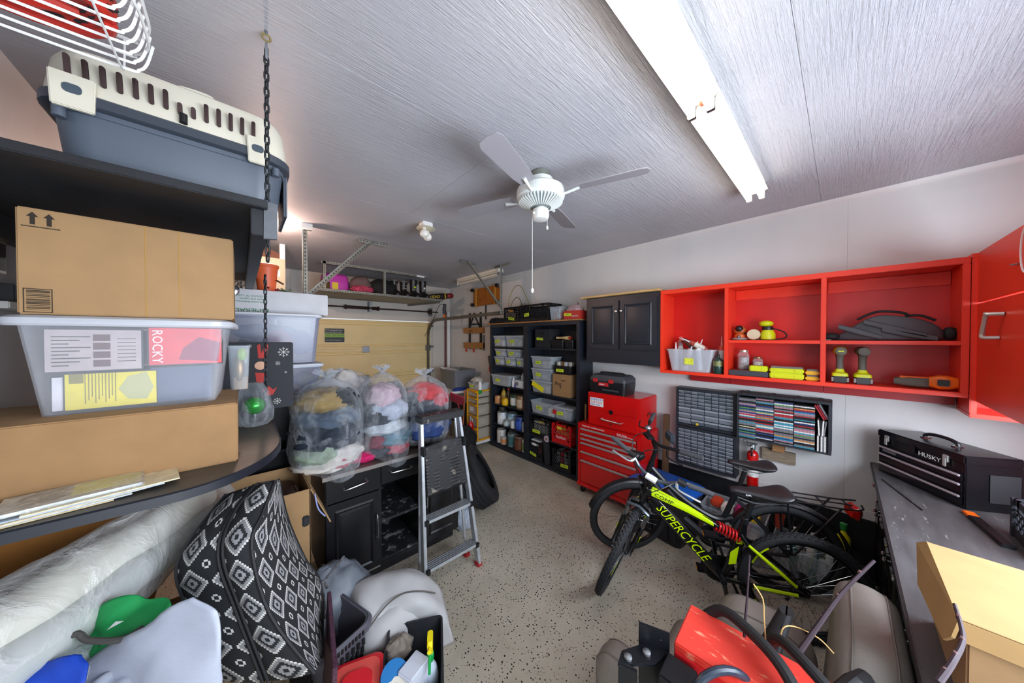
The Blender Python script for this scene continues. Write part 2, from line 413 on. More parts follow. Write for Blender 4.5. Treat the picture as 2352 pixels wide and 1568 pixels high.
# slotted angle iron
def slot_mat():
    t = NT('slotted angle iron'); uvn = t.n('UVMap')
    sx = t.n('SeparateXYZ'); t.l(uvn.outputs[0], sx.inputs[0])
    u = t.math('SUBTRACT', t.math('FRACT', t.math('MULTIPLY', sx.outputs[0], 28)), .5); w = t.math('SUBTRACT', sx.outputs[1], .5)
    a = t.math('LESS_THAN', t.math('ABSOLUTE', u), .26); b = t.math('LESS_THAN', t.math('ABSOLUTE', w), .13)
    h = t.math('MULTIPLY', a, b)
    c = t.mix(h, t.ramp(t.noise(18, 3, t.coord('Object')), [(.3, '#7d7d74'), (.7, '#97968c')]), rgb('#3c3a36'))
    t.l(c, t.b.inputs['Base Color']); t.b.inputs['Metallic'].default_value = .35; t.b.inputs['Roughness'].default_value = .5
    return t.m
SLOT = slot_mat()
def angle_iron(parent, a, b, n1, n2, w=.038, name='angle_iron'):
    """two flanges along n1 and n2 from a to b"""
    a, b = Vector(a), Vector(b); n1, n2 = Vector(n1).normalized(), Vector(n2).normalized(); d = (b - a); L = d.length
    me = bpy.data.meshes.new(name); vs, fs, uvs = [], [], []
    th = .003
    for n, m in ((n1, n2), (n2, n1)):
        o = len(vs); vs += [a, b, b + n * w, a + n * w, a + m * th, b + m * th, b + n * w + m * th, a + n * w + m * th]
        for f, q in (((0, 1, 2, 3), 1), ((7, 6, 5, 4), 1), ((3, 2, 6, 7), 0), ((0, 4, 5, 1), 0), ((1, 5, 6, 2), 0), ((0, 3, 7, 4), 0)):
            fs.append(tuple(o + i for i in f)); uvs += ([(0, 0), (L, 0), (L, 1), (0, 1)] if f[0] == 0 else [(0, 1), (L, 1), (L, 0), (0, 0)]) if q else [(0, 0)] * 4
    me.from_pydata([tuple(v) for v in vs], [], fs); ul = me.uv_layers.new(name='UVMap')
    for i, u in enumerate(uvs): ul.data[i].uv = u
    return obj(name, me, SLOT, parent, smooth=False)
h1 = thing('track_hanger', 'slotted steel hanger with diagonal brace over the white box', 'hanger', (0, 0, 0))
angle_iron(h1, (.455, 3.52, 2.95), (.455, 3.52, 2.20), (1, 0, 0), (0, 1, 0)); angle_iron(h1, (.47, 3.56, 2.20), (1.14, 3.62, 2.94), (0, -1, 0), (-.7, 0, .7), .045); angle_iron(h1, (.98, 3.60, 2.95), (1.30, 3.60, 2.95), (0, 1, 0), (0, 0, -1))
MB().bx(.44, .53, 3.47, 3.57, 2.90, 2.95).build('ceiling_block', WHITEM, h1)
h2 = thing('track_hanger', 'slotted steel hanger with diagonal brace near the wall mounted wooden dolly', 'hanger', (0, 0, 0))
angle_iron(h2, (2.93, 3.45, 2.94), (2.93, 3.45, 2.20), (-1, 0, 0), (0, 1, 0)); angle_iron(h2, (2.92, 3.47, 2.28), (2.40, 3.62, 2.94), (0, -1, 0), (.7, 0, .7), .04)
angle_iron(h2, (2.30, 3.60, 2.95), (2.62, 3.68, 2.95), (0, 1, 0), (0, 0, -1)); angle_iron(h2, (2.92, 3.62, 2.95), (2.92, 3.28, 2.95), (1, 0, 0), (0, 0, -1))

# ---------------------------------------------------------------- hanging storage shelf above the garage door
hs = thing('hanging_storage_shelf', 'pale hanging storage shelf on slotted angle irons above the garage door', 'shelf', (0, 0, 2.55))
MB().bx(.83, 2.78, 5.02, 5.93, -.022, 0).build('board', mat('grey beige board', '#9f978a', .7, var=.1, vscale=5), hs, bevel=.002)
angle_iron(hs, (.83, 5.0, -.03), (2.80, 5.0, -.03), (0, 0, 1), (0, 1, 0)); angle_iron(hs, (.88, 4.99, 0), (.88, 4.99, .40), (1, 0, 0), (0, 1, 0)); angle_iron(hs, (1.72, 4.985, 0), (1.72, 4.985, .40), (1, 0, 0), (0, 1, 0))
angle_iron(hs, (.86, 4.99, .36), (2.50, 4.99, .36), (0, 0, 1), (0, 1, 0)); angle_iron(hs, (2.74, 5.0, -.06), (2.52, 5.92, -.06), (0, 0, 1), (1, 0, 0))
MB().bx(2.28, 2.42, 4.975, 4.986, .355, .385).build('price_tag', WHITEP, hs)
# ================================================================ on and under the ceiling
TUBE_ON = mat('lit fluorescent tube', '#fff8ee', .4, emit=7)
def fluorescent(x0, x1, yc, label, on=True, zt=2.95, lens=None, group=None):
    t = thing('fluorescent_lamp', label, 'lamp', ((x0 + x1) / 2, yc, zt), group=group); h = (x1 - x0) / 2
    body = mat('aged white lamp enamel', '#e9e4d4', .4, var=.05, vscale=20)
    MB().prism([(-.055, 0), (-.055, -.035), (-.07, -.055), (-.045, -.068), (.045, -.068), (.07, -.055), (.055, -.035), (.055, 0)], -h, h, 'X').build('housing', body, t)
    for y in (-.036, .036):
        MB().cyl((-h + .02, y, -.095), (h - .02, y, -.095), .0165, n=14).build('tube', TUBE_ON if on else mat('unlit fluorescent tube', '#e4ded2', .35), t)
        for s in (-1, 1):
            MB().bx(s * h - .012, s * h + .012, y - .016, y + .016, -.115, -.055).build('lamp_socket', CHROME if s < 0 else body, t, bevel=.003)
    return t
fluorescent(1.525, 2.75, .43, 'lit twin tube fluorescent lamp whose end is nearest the red wall cabinet')
f2 = fluorescent(.295, 1.515, .43, 'lit twin tube fluorescent lamp running out over the top of the picture')
MB().bx(.595, .615, -.03, .0, -.08, -.06).build('red_wire', mat('red wire', '#d8583a', .5), f2)
f3 = fluorescent(-.6, .6, 0, 'unlit twin tube fluorescent lamp beside the track hanger in the far corner', on=False)
f3.location = (3.08, 4.27, 2.95); f3.rotation_euler = (0, 0, RAD(90))

# ceiling fan
FANW = mat('white fan enamel', '#dfe3df', .3); 
fan = thing('ceiling_fan', 'white ceiling fan with vented motor and pull chains', 'fan', (1.49, 1.36, 2.95))
MB().lathe([(.045, 0), (.06, -.005), (.062, -.045), (.05, -.05)], 24).build('canopy', mat('wire guard metal', '#8f9288', .4, .6), fan)
MB().lathe([(.05, -.045), (.082, -.052), (.088, -.075), (.08, -.095), (.06, -.10)], 28).build('motor_cap', FANW, fan)
MB().lathe([(.06, -.09), (.125, -.10), (.155, -.12), (.16, -.15), (.158, -.175), (.145, -.185), (.14, -.19)], 36).build('motor_housing', FANW, fan)
MB().lathe([(.14, -.185), (.142, -.20), (.075, -.232), (.05, -.235)], 36).build('vent_plate', mat('fan vent shadow grey', '#8f9a99', .5), fan)
fin = None
for k in range(40):
    if fin is None: fin = MB().hexa([(.07, -.003, -.24), (.07, .003, -.24), (.07, .003, -.228), (.07, -.003, -.228)], [(.146, -.005, -.206), (.146, .005, -.206), (.146, .005, -.19), (.146, -.005, -.19)]).build('vent_fin', FANW, fan)
    else: again(fin, fan, (0, 0, 0), (0, 0, 2 * pi * k / 40))
MB().lathe([(.03, -.225), (.03, -.245), (.052, -.25), (.056, -.262), (.056, -.295), (.048, -.315), (.02, -.32), (.006, -.32)], 28).build('switch_cup', WHITEM, fan)
BLADE = mat('fan blade grey', '#9a979c', .45)
blade = iron = None
for k in range(4):
    a = RAD(20 + 90 * k)
    if blade is None:
        poly = [(.20, -.045), (.30, -.058), (.62, -.066), (.655, -.05), (.665, 0), (.655, .05), (.62, .066), (.30, .058), (.20, .045)]
        M = Euler((RAD(12), 0, 0)).to_matrix().to_4x4(); M.translation = (0, 0, -.155)
        blade = MB().at(M).prism(poly, -.003, .003, 'Z').build('blade', BLADE, fan, bevel=.001)
        iron = MB().tube([(.14, 0, -.18), (.18, 0, -.175), (.26, 0, -.158)], [.01, .008, .012], 8).build('blade_iron', FANW, fan)
        blade.rotation_euler = iron.rotation_euler = (0, 0, a)
    else:
        again(blade, fan, (0, 0, 0), (0, 0, a)); again(iron, fan, (0, 0, 0), (0, 0, a))
MB().cyl((-.06, .0, -.285), (-.045, .02, -.285), .008).build('chain_spout', WHITEM, fan)
MB().cyl((-.04, .037, -.285), (-.04, .037, -.77), .0016, n=6).build('pull_chain', WHITEM, fan)
MB().ell((-.04, .037, -.785), (.011, .011, .017)).build('pull_knob', WHITEM, fan)
MB().cyl((.045, -.02, -.30), (.045, -.02, -.35), .0014, n=6).build('pull_chain', WHITEM, fan); MB().ell((.045, -.02, -.362), (.009, .006, .014)).build('pull_knob', WHITEM, fan)

# bulb holder
bh = thing('bulb_holder', 'small white ceiling lamp holder with two globe bulbs', 'lamp', (1.33, 2.70, 2.95))
MB().bx(-.05, .05, -.05, .05, -.045, 0).build('box', WHITEM, bh, bevel=.006); MB().lathe([(.02, -.045), (.085, -.05), (.088, -.058), (.02, -.065)], 24).build('plate', mat('aged ivory', '#d6ceb6', .5), bh)
for dx, dy in ((-.03, -.03), (.035, .035)): MB().lathe([(.014, -.06), (.016, -.075), (.035, -.095), (.042, -.115), (.036, -.138), (.015, -.152), (.003, -.155)], 16, (dx, dy, 0)).build('bulb', mat('opal bulb glass', '#efece2', .25), bh)

# warm work lamp in the back left, hidden from here by the hanging shelf
wl = thing('bare_bulb_lamp', 'bare warm bulb in a white ceiling socket behind the hanging shelf', 'lamp', (.20, 3.6, 2.95))
MB().lathe([(.055, 0), (.055, -.02), (.03, -.05), (.02, -.055)], 20).build('socket', WHITEM, wl)
MB().lathe([(.014, -.05), (.018, -.07), (.03, -.09), (.03, -.105), (.015, -.125), (.003, -.128)], 16).build('bulb', mat('lit warm bulb', '#ffd6c0', .4, emit=1000), wl)

# ---------------------------------------------------------------- chains
LINK = MB().tube([(0, a * .0062, b) for a, b in ((1, -.009), (1, .009), (.7, .0148), (0, .0172), (-.7, .0148), (-1, .009), (-1, -.009), (-.7, -.0148), (0, -.0172), (.7, -.0148))], .0034, 6, closed=True)
CHAINM = mat('dark chain steel', '#34373a', .5, .6, var=.3, vscale=40)
def chain(name, label, pts, sc=1.0):
    t = thing(name, label, 'chain', pts[0]); P = [Vector(p) - Vector(pts[0]) for p in pts]
    seg = [(a, b, (b - a).length) for a, b in zip(P, P[1:])]; tot = sum(s[2] for s in seg); n = int(tot / (.0275 * sc)); first = None
    for k in range(n + 1):
        s = tot * k / n
        for a, b, L in seg:
            if s <= L + 1e-6: break
            s -= L
        p = a + (b - a) * (s / L); d = (b - a).normalized()
        q = Vector((0, 0, -1)).rotation_difference(d); e = (q @ Euler((0, 0, (k % 2) * pi / 2 + .5)).to_quaternion()).to_euler()
        if first is None: first = LINK.build('link', CHAINM, t); first.location = p; first.rotation_euler = e; first.scale = (sc,) * 3
        else: again(first, t, p, e, (sc,) * 3)
    return t
hk = thing('eye_hook', 'screw eye in the ceiling that holds the heavy chain', 'hook', (.078, 1.40, 2.95))
MB().tube([(.012 * cos(a), 0, -.024 + .012 * sin(a)) for a in [2 * pi * k / 16 for k in range(16)]], .004, 6, closed=True).build('eye', mat('brass plate', '#b3a271', .35, .7), hk)
MB().cyl((0, 0, 0), (0, 0, -.014), .005).build('shank', STEEL, hk)
MB().tube([(0, .009 * a, -.075 + .03 * b) for a, b in ((1, -.6), (1, .6), (.7, .9), (0, 1), (-.7, .9), (-1, .6), (-1, -.6), (-.7, -.9), (0, -1), (.7, -.9))], .004, 6, closed=True).build('quick_link', CHROME, hk)
chain('shelf_chain', 'heavy dark chain hanging from the ceiling in front of the pet carrier', [(.078, 1.40, 2.873), (.076, 1.40, 2.14)])
c2 = chain('shelf_chain', 'dark chain running down past the black box to the lower shelf', [(.11, 2.26, 2.20), (.107, 2.26, 1.55), (.105, 2.25, 1.436), (.06, 2.235, 1.412)])
MB().tube([(0, .012 * cos(a), -.02 + .022 * sin(a)) for a in [RAD(-60 + 30 * k) for k in range(9)]], .004, 6).build('hook', CHROME, c2)

# ---------------------------------------------------------------- upper hanging shelf
us = thing('hanging_shelf', 'black board shelf hung on chains under the ceiling', 'shelf', (0, 0, 2.30))
MB().bx(-.665, .075, 1.35, 3.20, 0, .028).build('board', mat('black shelf board', '#17191d', .55, var=.3, vscale=8, bump=.2, bscale=40, stretch=(1, 4, 1), spots=('#46484c', 90, .27)), us, bevel=.003)
MB().bx(.030, .075, 1.38, 3.20, -.09, 0).build('beam', BLACKP, us, bevel=.003); MB().bx(-.665, -.63, 1.36, 3.2, -.09, 0).build('beam', BLACKP, us, bevel=.003)
MB().prism([(.064, 2.20 - 2.30), (.102, -.095), (.104, .03), (.066, .034)], 1.376, 1.392, 'Y').build('duct_tape', mat('grey duct tape', '#5d6166', .45, .2, bump=.5, bscale=30), us)

# ---------------------------------------------------------------- pet carrier
pc = thing('pet_carrier', 'grey and cream plastic pet carrier on the upper hanging shelf', 'pet carrier', (-.135, 1.72, 2.328))
def rr(w, d, r, z): return [(x, y, z) for x, y in rrect(w, d, r, 5)]
CARR = mat('slate blue grey plastic', '#535c68', .42, bump=.04, bscale=300)
MB().loft([rr(.49, .35, .06, 0), rr(.505, .365, .07, .01), rr(.545, .41, .08, .205)]).build('base', CARR, pc)
MB().loft([rr(.55, .415, .08, .185), rr(.552, .418, .08, .20)]).build('rib', CARR, pc)
MB().loft([rr(.575, .44, .09, .20), rr(.59, .455, .09, .205), rr(.59, .455, .09, .232), rr(.575, .44, .09, .238)]).build('rim', mat('dark slate plastic', '#3c424b', .4), pc)
MB().loft([rr(.575, .44, .09, .238), rr(.572, .437, .09, .26), rr(.553, .418, .09, .345), rr(.53, .395, .09, .375), rr(.45, .31, .09, .40)]).build('top', CREAM, pc)
SLOTC = mat('carrier slot inside', '#402d2c', .8); slot = None
for k in range(14):
    x = -.225 + .031 * k; short = k in (7, 8)
    M = rotm((x, -.2185, .262), RAD(12.6))
    if slot is None or short:
        h = .058 if not short else .036
        MB().at(rotm((0, 0, .010 if not short else .008))).prism([(a, b + h / 2) for a, b in rrect(.0115, h, .0055, 3)], -.003, .004, 'Y').build('vent_slot', SLOTC, pc).matrix_local = M
    else: pass
sl0 = [o for o in pc.children if o.name.startswith('vent_slot')][0]
for k in range(1, 14):
    if k in (7, 8): continue
    o = again(sl0, pc); o.matrix_local = rotm((-.225 + .031 * k, -.2185, .262), RAD(12.6))
for x, w in ((-.215, .075), (.19, .055)):
    c = MB().prism([(x - w / 2, .178), (x + w / 2, .178), (x + w / 2 + .004, .275), (x - w / 2 - .004, .275)], -.236, -.222, 'Y').build('latch', CREAM, pc, bevel=.003)
    MB().prism([(x + a, .232 + b) for a, b in rrect(.034, .026, .01)], -.238, -.234, 'Y').build('latch_hole', mat('latch hole grey', '#44505a', .5), c)
MB().cyl((0, -.229, .24), (0, -.229, .27), .010).build('knob', BLKPL, pc)
hd = MB().tube(smooth_path([(-.02, -.10, .40), (-.02, -.1, .425), (.06, -.1, .43), (.06, -.1, .40)]), .008, 6).build('handle', CREAM, pc)
MB().bx(.276, .288, -.13, .13, .03, .22).build('end_door', CARR, pc, bevel=.006)
MB().cyl((-.245, -.205, .19), (-.245, -.205, .155), .013).build('corner_post', CARR, pc); MB().cyl((.245, -.205, .19), (.245, -.205, .16), .012).build('corner_post', CARR, pc)

# ---------------------------------------------------------------- white wire basket with jumper cables
wbk_ = thing('wire_basket', 'white wire hanging basket holding red and black cables', 'basket', (-.40, 1.09, 2.52))
W = mat('white coated wire', '#e9e9e6', .35)
def wire(pts, r=.0028, name='wire'): return MB().tube(pts, r, 6).build(name, W, wbk_)
for k in range(8):
    y = -.115 + .033 * k
    wire(smooth_path([(-.26, y, .0), (.0, y, -.006), (.19, y, 0), (.215, y, .008), (.228, y, .03), (.238, y * 1.05, .085)], 4), .0032)
for x in (-.14, .02, .19): wire(smooth_path([(x, -.135, .085), (x, -.128, .02), (x, -.11, -.006), (x, 0, -.008), (x, .11, -.006), (x, .128, .02), (x, .135, .085)], 4), .0022)
rim = [(-.27, -.135, .085), (.16, -.135, .085), (.21, -.12, .085), (.238, -.07, .085), (.242, 0, .085), (.238, .07, .085), (.21, .12, .085), (.16, .135, .085), (-.27, .135, .085)]
wire(smooth_path(rim, 4), .0042, 'rim'); wire(smooth_path([(a, b * .98, .045) for a, b, c in rim], 4), .003, 'hoop')
wire(smooth_path([(-.27, -.13, .085), (-.1, -.16, .25), (-.1, -.16, .43)], 4), .003, 'hanger'); wire(smooth_path([(.1, .12, .085), (.05, .05, .3), (.0, 0, .43)], 4), .0022, 'hanger')
jc = thing('jumper_cables', 'coiled red and black jumper cables lying in the wire basket', 'cable', (-.40, 1.09, 2.526))
for col, off, ph in (('#c22a1c', 0, 0), ('#19191b', .012, .25), ('#b5301f', .022, .6)):
    pts = []
    for k in range(70):
        a = k * .34 + ph; pts.append((.045 + .15 * cos(a), (.085 - .02 * off) * sin(a), .012 + off + .0006 * k))
    MB().tube(pts, .0105, 7).build('cable', mat('cable ' + col, col, .5), jc)
MB().tube([(-.06, -.03, .02), (.0, -.05, .018), (.07, -.045, .02)], [.014, .018, .006], 8).build('clamp', mat('copper clamp', '#b8713c', .35, .7), jc)
MB().tube([(.04, .05, .02), (.1, .02, .018), (.15, .02, .022)], [.016, .018, .006], 8).build('clamp', mat('red clamp grip', '#d0301c', .45), jc)

# ---------------------------------------------------------------- lower hanging shelf with a rounded corner
ls = thing('hanging_shelf', 'worn dark board shelf with a rounded corner under the cardboard boxes', 'shelf', (0, 0, 1.40))
outl = [(-.665, 1.30), (-.16, 1.30)] + [(-.16 + .285 * sin(RAD(a)), 1.70 - .40 * cos(RAD(a))) for a in range(8, 91, 8)] + [(.125, 1.9), (.125, 3.05), (-.665, 3.05)]
MB().prism(outl, -.022, 0, 'Z').build('board', mat('worn dark laminate', '#4b4740', .5, var=.3, vscale=10, bump=.15, bscale=50, spots=('#8a857a', 45, .3)), ls, angle=30)
rings = []
P = [Vector((a, b, 0)) for a, b in outl[:-1]]
for i, p in enumerate(P):
    d = (P[min(i + 1, len(P) - 1)] - P[max(i - 1, 0)]).normalized(); n = Vector((d.y, -d.x, 0))
    rings.append([tuple(p + n * a + Vector((0, 0, b))) for a, b in ((.0, -.030), (.006, -.028), (.006, -.002), (0, .0015))])
MB().loft(rings).build('edge_band', mat('blue black edging', '#191d26', .4), ls)
MB().lathe([(.002, .045), (.02, .04), (.021, .028), (.008, .026), (.008, 0)], 14, (.055, 2.19, 0)).build('anchor_bolt', CHROME, ls)

# ---- cartons and bins on the lower shelf
def carton(name, label, loc, size, m=CARD, rz=0, group=None, seam=True, tape=False):
    t = thing(name, label, 'box', loc, rz, group); w, d, h = size
    MB().bx(-w / 2, w / 2, -d / 2, d / 2, 0, h).build('body', m, t, bevel=.004)
    if seam: MB().bx(-w / 2 + .004, w / 2 - .004, -.0012, .0012, h - .001, h + .0008).build('flap_seam', mat('cardboard seam', '#6d4c2a', .9), t)
    return t
carton('cardboard_box', 'long flat brown carton under the clear bin of film cases', (-.325, 1.69, 1.40), (.63, .42, .213))
ct = carton('cardboard_box', 'large tan carton with two arrows resting on the milky bin', (-.24, 1.76, 1.917), (.445, .42, .302), CARD2)
for x in (.05, .125): MB().bx(x - .0012 - .24 + .2, x + .0012 - .04, -.2108, -.209, .004, .298).build('crease', mat('carton crease', '#a9803f', .9), ct)
PR = mat('dark carton print', '#2b231b', .85)
ar = MB()
for x in (-.195, -.168): ar.prism([(x - .004, .255), (x + .004, .255), (x + .004, .277), (x + .0095, .277), (x, .290), (x - .0095, .277), (x - .004, .277)], -.2112, -.2098, 'Y')
ar.bx(-.213, -.150, -.2112, -.2098, .2475, .250); ar.build('arrow_mark', PR, ct)
bc = MB()
for a, b, c, d in ((-.212, -.165, .005, .007), (-.212, -.165, .071, .073), (-.212, -.2105, .005, .073), (-.1665, -.165, .005, .073)): bc.bx(a, b, -.2112, -.2098, c, d)
random.seed(3); z = .012
while z < .068:
    h = random.choice((.0008, .0015, .0025)); bc.bx(-.207, -.169, -.2112, -.2098, z, z + h); z += h + random.choice((.0012, .002, .003))
bc.build('barcode', PR, ct)

def bin_shell(w0, d0, w1, d1, h, r=.03, th=.003, rim=.012):
    """open thin tub with a turned-out rim"""
    ro = lambda w, d, z, rr_=r: [(x, y, z) for x, y in rrect(w, d, min(rr_, w / 2.2, d / 2.2), 3)]
    m = MB()
    m.loft([ro(w0, d0, 0), ro(w1, d1, h - .012), ro(w1 + rim * 2, d1 + rim * 2, h - .012, r + rim), ro(w1 + rim * 2, d1 + rim * 2, h, r + rim),
            ro(w1 - th * 2, d1 - th * 2, h), ro(w0 - th * 2, d0 - th * 2, th)], cap=True)
    return m
bn = thing('storage_bin', 'milky clear storage bin full of film cases on the long carton', 'bin', (-.255, 1.755, 1.613), RAD(-2))
bin_shell(.375, .34, .43, .40, .285, .035).build('tub', MILKY, bn, angle=50)
MB().loft([rr(.475, .445, .06, .272), rr(.485, .455, .06, .278), rr(.485, .455, .06, .294), rr(.46, .43, .06, .302)]).build('lid', clear('milky lid plastic', '#d9dde4', .6, .3), bn)
def case(label, x, z, w, h, y, col, rz=0, extra=None):
    t = thing('film_case', label, 'film case', (x, y, z), 0, 'film cases in the milky bin')
    MB().bx(-w / 2, w / 2, 0, .015, 0, h).build('case', mat('black case plastic', '#202024', .4), t, bevel=.002)
    sl = MB().bx(-w / 2 + .004, w / 2 - .004, -.0012, .0004, .004, h - .004).build('sleeve', mat('sleeve ' + col, col, .35, var=.12, vscale=14), t)
    if extra: extra(t, w, h)
    return t
def ex_text(t, w, h):
    b = MB()
    for k in range(9): b.bx(-w * .42 + .0, -w * .42 + .03 + .02 * (k % 3), -.002, -.001, .02 + k * .011, .023 + k * .011)
    for k in range(7): b.bx(w * .22, w * .42, -.002, -.001, .03 + k * .012, .032 + k * .012)
    b.build('small_print', PR, t)['kind'] = 'stuff'
    b = MB()
    for k in range(4): b.bx(-.005, .028, -.0022, -.001, .015 + k * .027, .036 + k * .027)
    b.build('picture', mat('case picture maroon', '#5c3a34', .5), t)
def ex_rocky(t, w, h):
    text('title', 'ROCKY', .034, mat('white case print', '#f2f2f2', .5), t, frame((-w / 2 + .012, -.0024, .125), (0, 0, -1), (1, 0, 0)))
    MB().prism([(-.02, .02), (.08, .01), (.085, .08), (.03, .10), (-.01, .06)], -.0022, -.0012, 'Y').build('picture', mat('case picture plum', '#8a2f47', .4), t)
def ex_yellow(t, w, h):
    b = MB()
    for k in range(10): b.bx(-.055 + k * .0065, -.053 + k * .0065, -.002, -.001, .02 + (k % 3) * .01, .115)
    b.bx(-w * .44, -w * .30, -.002, -.001, .085, .115); b.build('small_print', mat('grey print', '#8a7d36', .7), t)['kind'] = 'stuff'
    MB().prism([(.01, .06), (.03, .10), (.07, .112), (.085, .06), (.07, .02), (.03, .025)], -.0022, -.0012, 'Y').build('picture', mat('car grey print', '#b9b57a', .4), t)
case('pale film case printed with small text and pictures, seen through the bin', -.338, 1.743, .19, .135, 1.583, '#b9a8a2', extra=ex_text)
case('red film case with white title seen through the milky bin', -.142, 1.752, .185, .135, 1.583, '#d93a3f', extra=ex_rocky)
case('yellow film case lying low against the wall of the milky bin', -.308, 1.622, .19, .118, 1.596, '#e6d21f', extra=ex_yellow)
case('dark blue film case low in the milky bin below the red one', -.155, 1.622, .155, .127, 1.598, '#3d4a66', extra=None)
case('white film case at the edge of the milky bin beside the yellow one', -.385, 1.622, .085, .11, 1.604, '#e7dfe0', extra=None)
k = 0
for z in (1.622, 1.755):
    for y in (1.665, 1.725, 1.785):
        for x in (-.335, -.17):
            k += 1; case(('blue grey', 'maroon', 'grey', 'slate')[k % 4] + ' film case %s in the %s row of the milky bin, %s half' % ('low' if z < 1.7 else 'high', {1.665: 'second', 1.725: 'third', 1.785: 'fourth'}[y], 'wall side' if x < -.2 else 'chain side'), x, z, .165, .12, y, ('#5c6a86', '#7b4a48', '#86858a', '#3c4450')[k % 4])
# glass jar and plastic-wrapped bauble beside the bin
pj = thing('plastic_cup', 'clear plastic cup of trinkets behind the milky bin', 'cup', (-.005, 1.87, 1.613))
MB().lathe([(.03, 0), (.038, .19), (.042, .20), (.04, .20), (.036, .19), (.028, .003)], 18).build('cup', CLEARB, pj)
MB().ell((0, 0, .09), (.022, .02, .07)).build('trinket', mat('brown gold foil', '#8a6a3a', .3, .6), pj); MB().ell((.01, -.01, .16), (.018, .016, .03)).build('trinket', mat('lime foil', '#8fae2a', .4), pj)
MB().bx(-.02, .03, -.012, .012, .0, .055).build('label_card', CARD2, pj)
bb = thing('wrapped_bauble', 'green bauble in a clear plastic bag beside the black box', 'bauble', (.05, 2.02, 1.402))
MB().ell((0, 0, .10), (.045, .045, .045)).build('bauble', mat('green glitter bauble', '#1f9c2c', .2, .5), bb)
m = MB(); m.loft([[((a * r + .0), b * r, z) for a, b in [(cos(2 * pi * q / 14) * (1 + .12 * sin(3 * q)), sin(2 * pi * q / 14)) for q in range(14)]] for r, z in ((.05, .002), (.075, .03), (.078, .08), (.066, .13), (.06, .17), (.035, .215))])
m.build('bag', FILM, bb)
# plastic sleeves and flat packs on the shelf edge
random.seed(11)
pk = [(-.40 + .03 * i, 1.385 + .006 * i, .0035 * i, c) for i, c in enumerate(('#c8b48c', '#b9c4cc', '#cdbb95', '#a9b6c4', '#d9cdaa'))]
for i, (x, y, z, c) in enumerate(pk):
    o = thing('paper_pack', ['tan paper pack at the bottom of the loose pile on the shelf edge', 'bluish paper pack low in the loose pile on the shelf edge', 'buff paper pack in the middle of the loose pile', 'grey blue paper pack high in the loose pile', 'pale paper pack just under the yellow striped one'][i], 'paper', (x, y, 1.4015 + z), RAD(random.uniform(4, 14)))
    MB().bx(-.13, .13, -.062, .062, 0, .0034).build('pack', mat('paper ' + c, c, .5, var=.2, vscale=30), o)
o = thing('paper_pack', 'yellow and silver plastic sleeve on top of the paper pile', 'paper', (-.325, 1.415, 1.4195), RAD(9))
MB().bx(-.12, .10, -.06, .06, 0, .008).build('pack', mat('silver sleeve', '#b7bfc4', .25, .3, var=.3, vscale=40), o)
MB().bx(-.02, .098, -.030, .058, .008, .0092).build('label', mat('yellow sleeve print', '#dfe03a', .4, var=.2, vscale=60), o); MB().bx(-.10, -.03, -.03, .055, .008, .0092).build('label', mat('sleeve dark print', '#3b3a34', .5, var=.5, vscale=80), o)
MB().bx(-.125, .105, -.064, .064, -.0006, .0098).build('sleeve', clear('paper sleeve film', '#e5e2d2', .2, .1, wrinkle=.3, wscale=30), o)
# ================================================================ along the long wall: shelving, chests, cabinets
def shelving(label, y0, y1, levels):
    t = thing('shelving_unit', label, 'shelving', (3.2, y0, 0)); w = y1 - y0
    MB().bx(0, .285, 0, .03, 0, 2.07).build('side_panel', SHELFB, t, bevel=.002); MB().bx(0, .285, w - .03, w, 0, 2.07).build('side_panel', SHELFB, t, bevel=.002)
    MB().bx(.275, .285, .03, w - .03, .06, 2.07).build('back_panel', SHELFB, t)
    MB().bx(0, .275, .03, w - .03, 2.03, 2.07).build('top_panel', SHELFB, t); MB().bx(.004, .03, .03, w - .03, 0, .06).build('kick_board', SHELFB, t)
    for s in (0, w - .05): MB().bx(-.018, 0, s, s + .05, 0, 2.07).build('stile', SHELFB, t, bevel=.002)
    MB().bx(-.018, 0, .05, w - .05, 2.02, 2.07).build('rail', SHELFB, t, bevel=.002); MB().bx(-.018, 0, .05, w - .05, 0, levels[-1] - .02).build('plinth', SHELFB, t, bevel=.002)
    for z in levels: MB().bx(.0, .275, .03, w - .03, z - .02, z).build('shelf_board', SHELFB, t, bevel=.001)
    return t
shelving('blue black shelving unit of paint cans and small clear boxes', 3.20, 4.075, [1.70, 1.39, 1.06, .735, .40, .085])
shelving('blue black shelving unit of crates and bins next to the red tool chest', 2.235, 3.197, [1.70, 1.05, .735, .405, .06])
tp = MB().bx(3.165, 3.5, 2.235, 4.13, 2.071, 2.089).build('plank', mat('raw ply edge', '#a5713e', .7, var=.2, vscale=20)); tag(tp, 'raw plywood plank lying across the tops of both shelving units', 'plank')

LBL = [0]
def lime(parent, M, w=.07, h=.032, name='label'):
    LBL[0] += 1; s = ((LBL[0] * 37) % 11 - 5) * .002
    o = MB().at(M).add([(-w / 2, -h / 2 + s, 0), (w / 2, -h / 2 - s, 0), (w / 2 * .96, h / 2 - s, 0), (-w / 2 * .95, h / 2 + s, 0), (-w / 2, -h / 2 + s, .0008), (w / 2, -h / 2 - s, .0008), (w / 2 * .96, h / 2 - s, .0008), (-w / 2 * .95, h / 2 + s, .0008)], [(0, 3, 2, 1), (4, 5, 6, 7), (0, 1, 5, 4), (1, 2, 6, 5), (2, 3, 7, 6), (3, 0, 4, 7)]).build(name, YTAPE, parent, smooth=False)
    b = MB().at(M @ Matrix.Translation((0, 0, .0009)))
    for k in range(4): b.bx(-w * .3 + k * w * .15, -w * .3 + k * w * .15 + w * .1, -h * .08 + (k % 2) * .002, h * .12, 0, .0004)
    b.build('handwriting', INK, o, smooth=False); return o
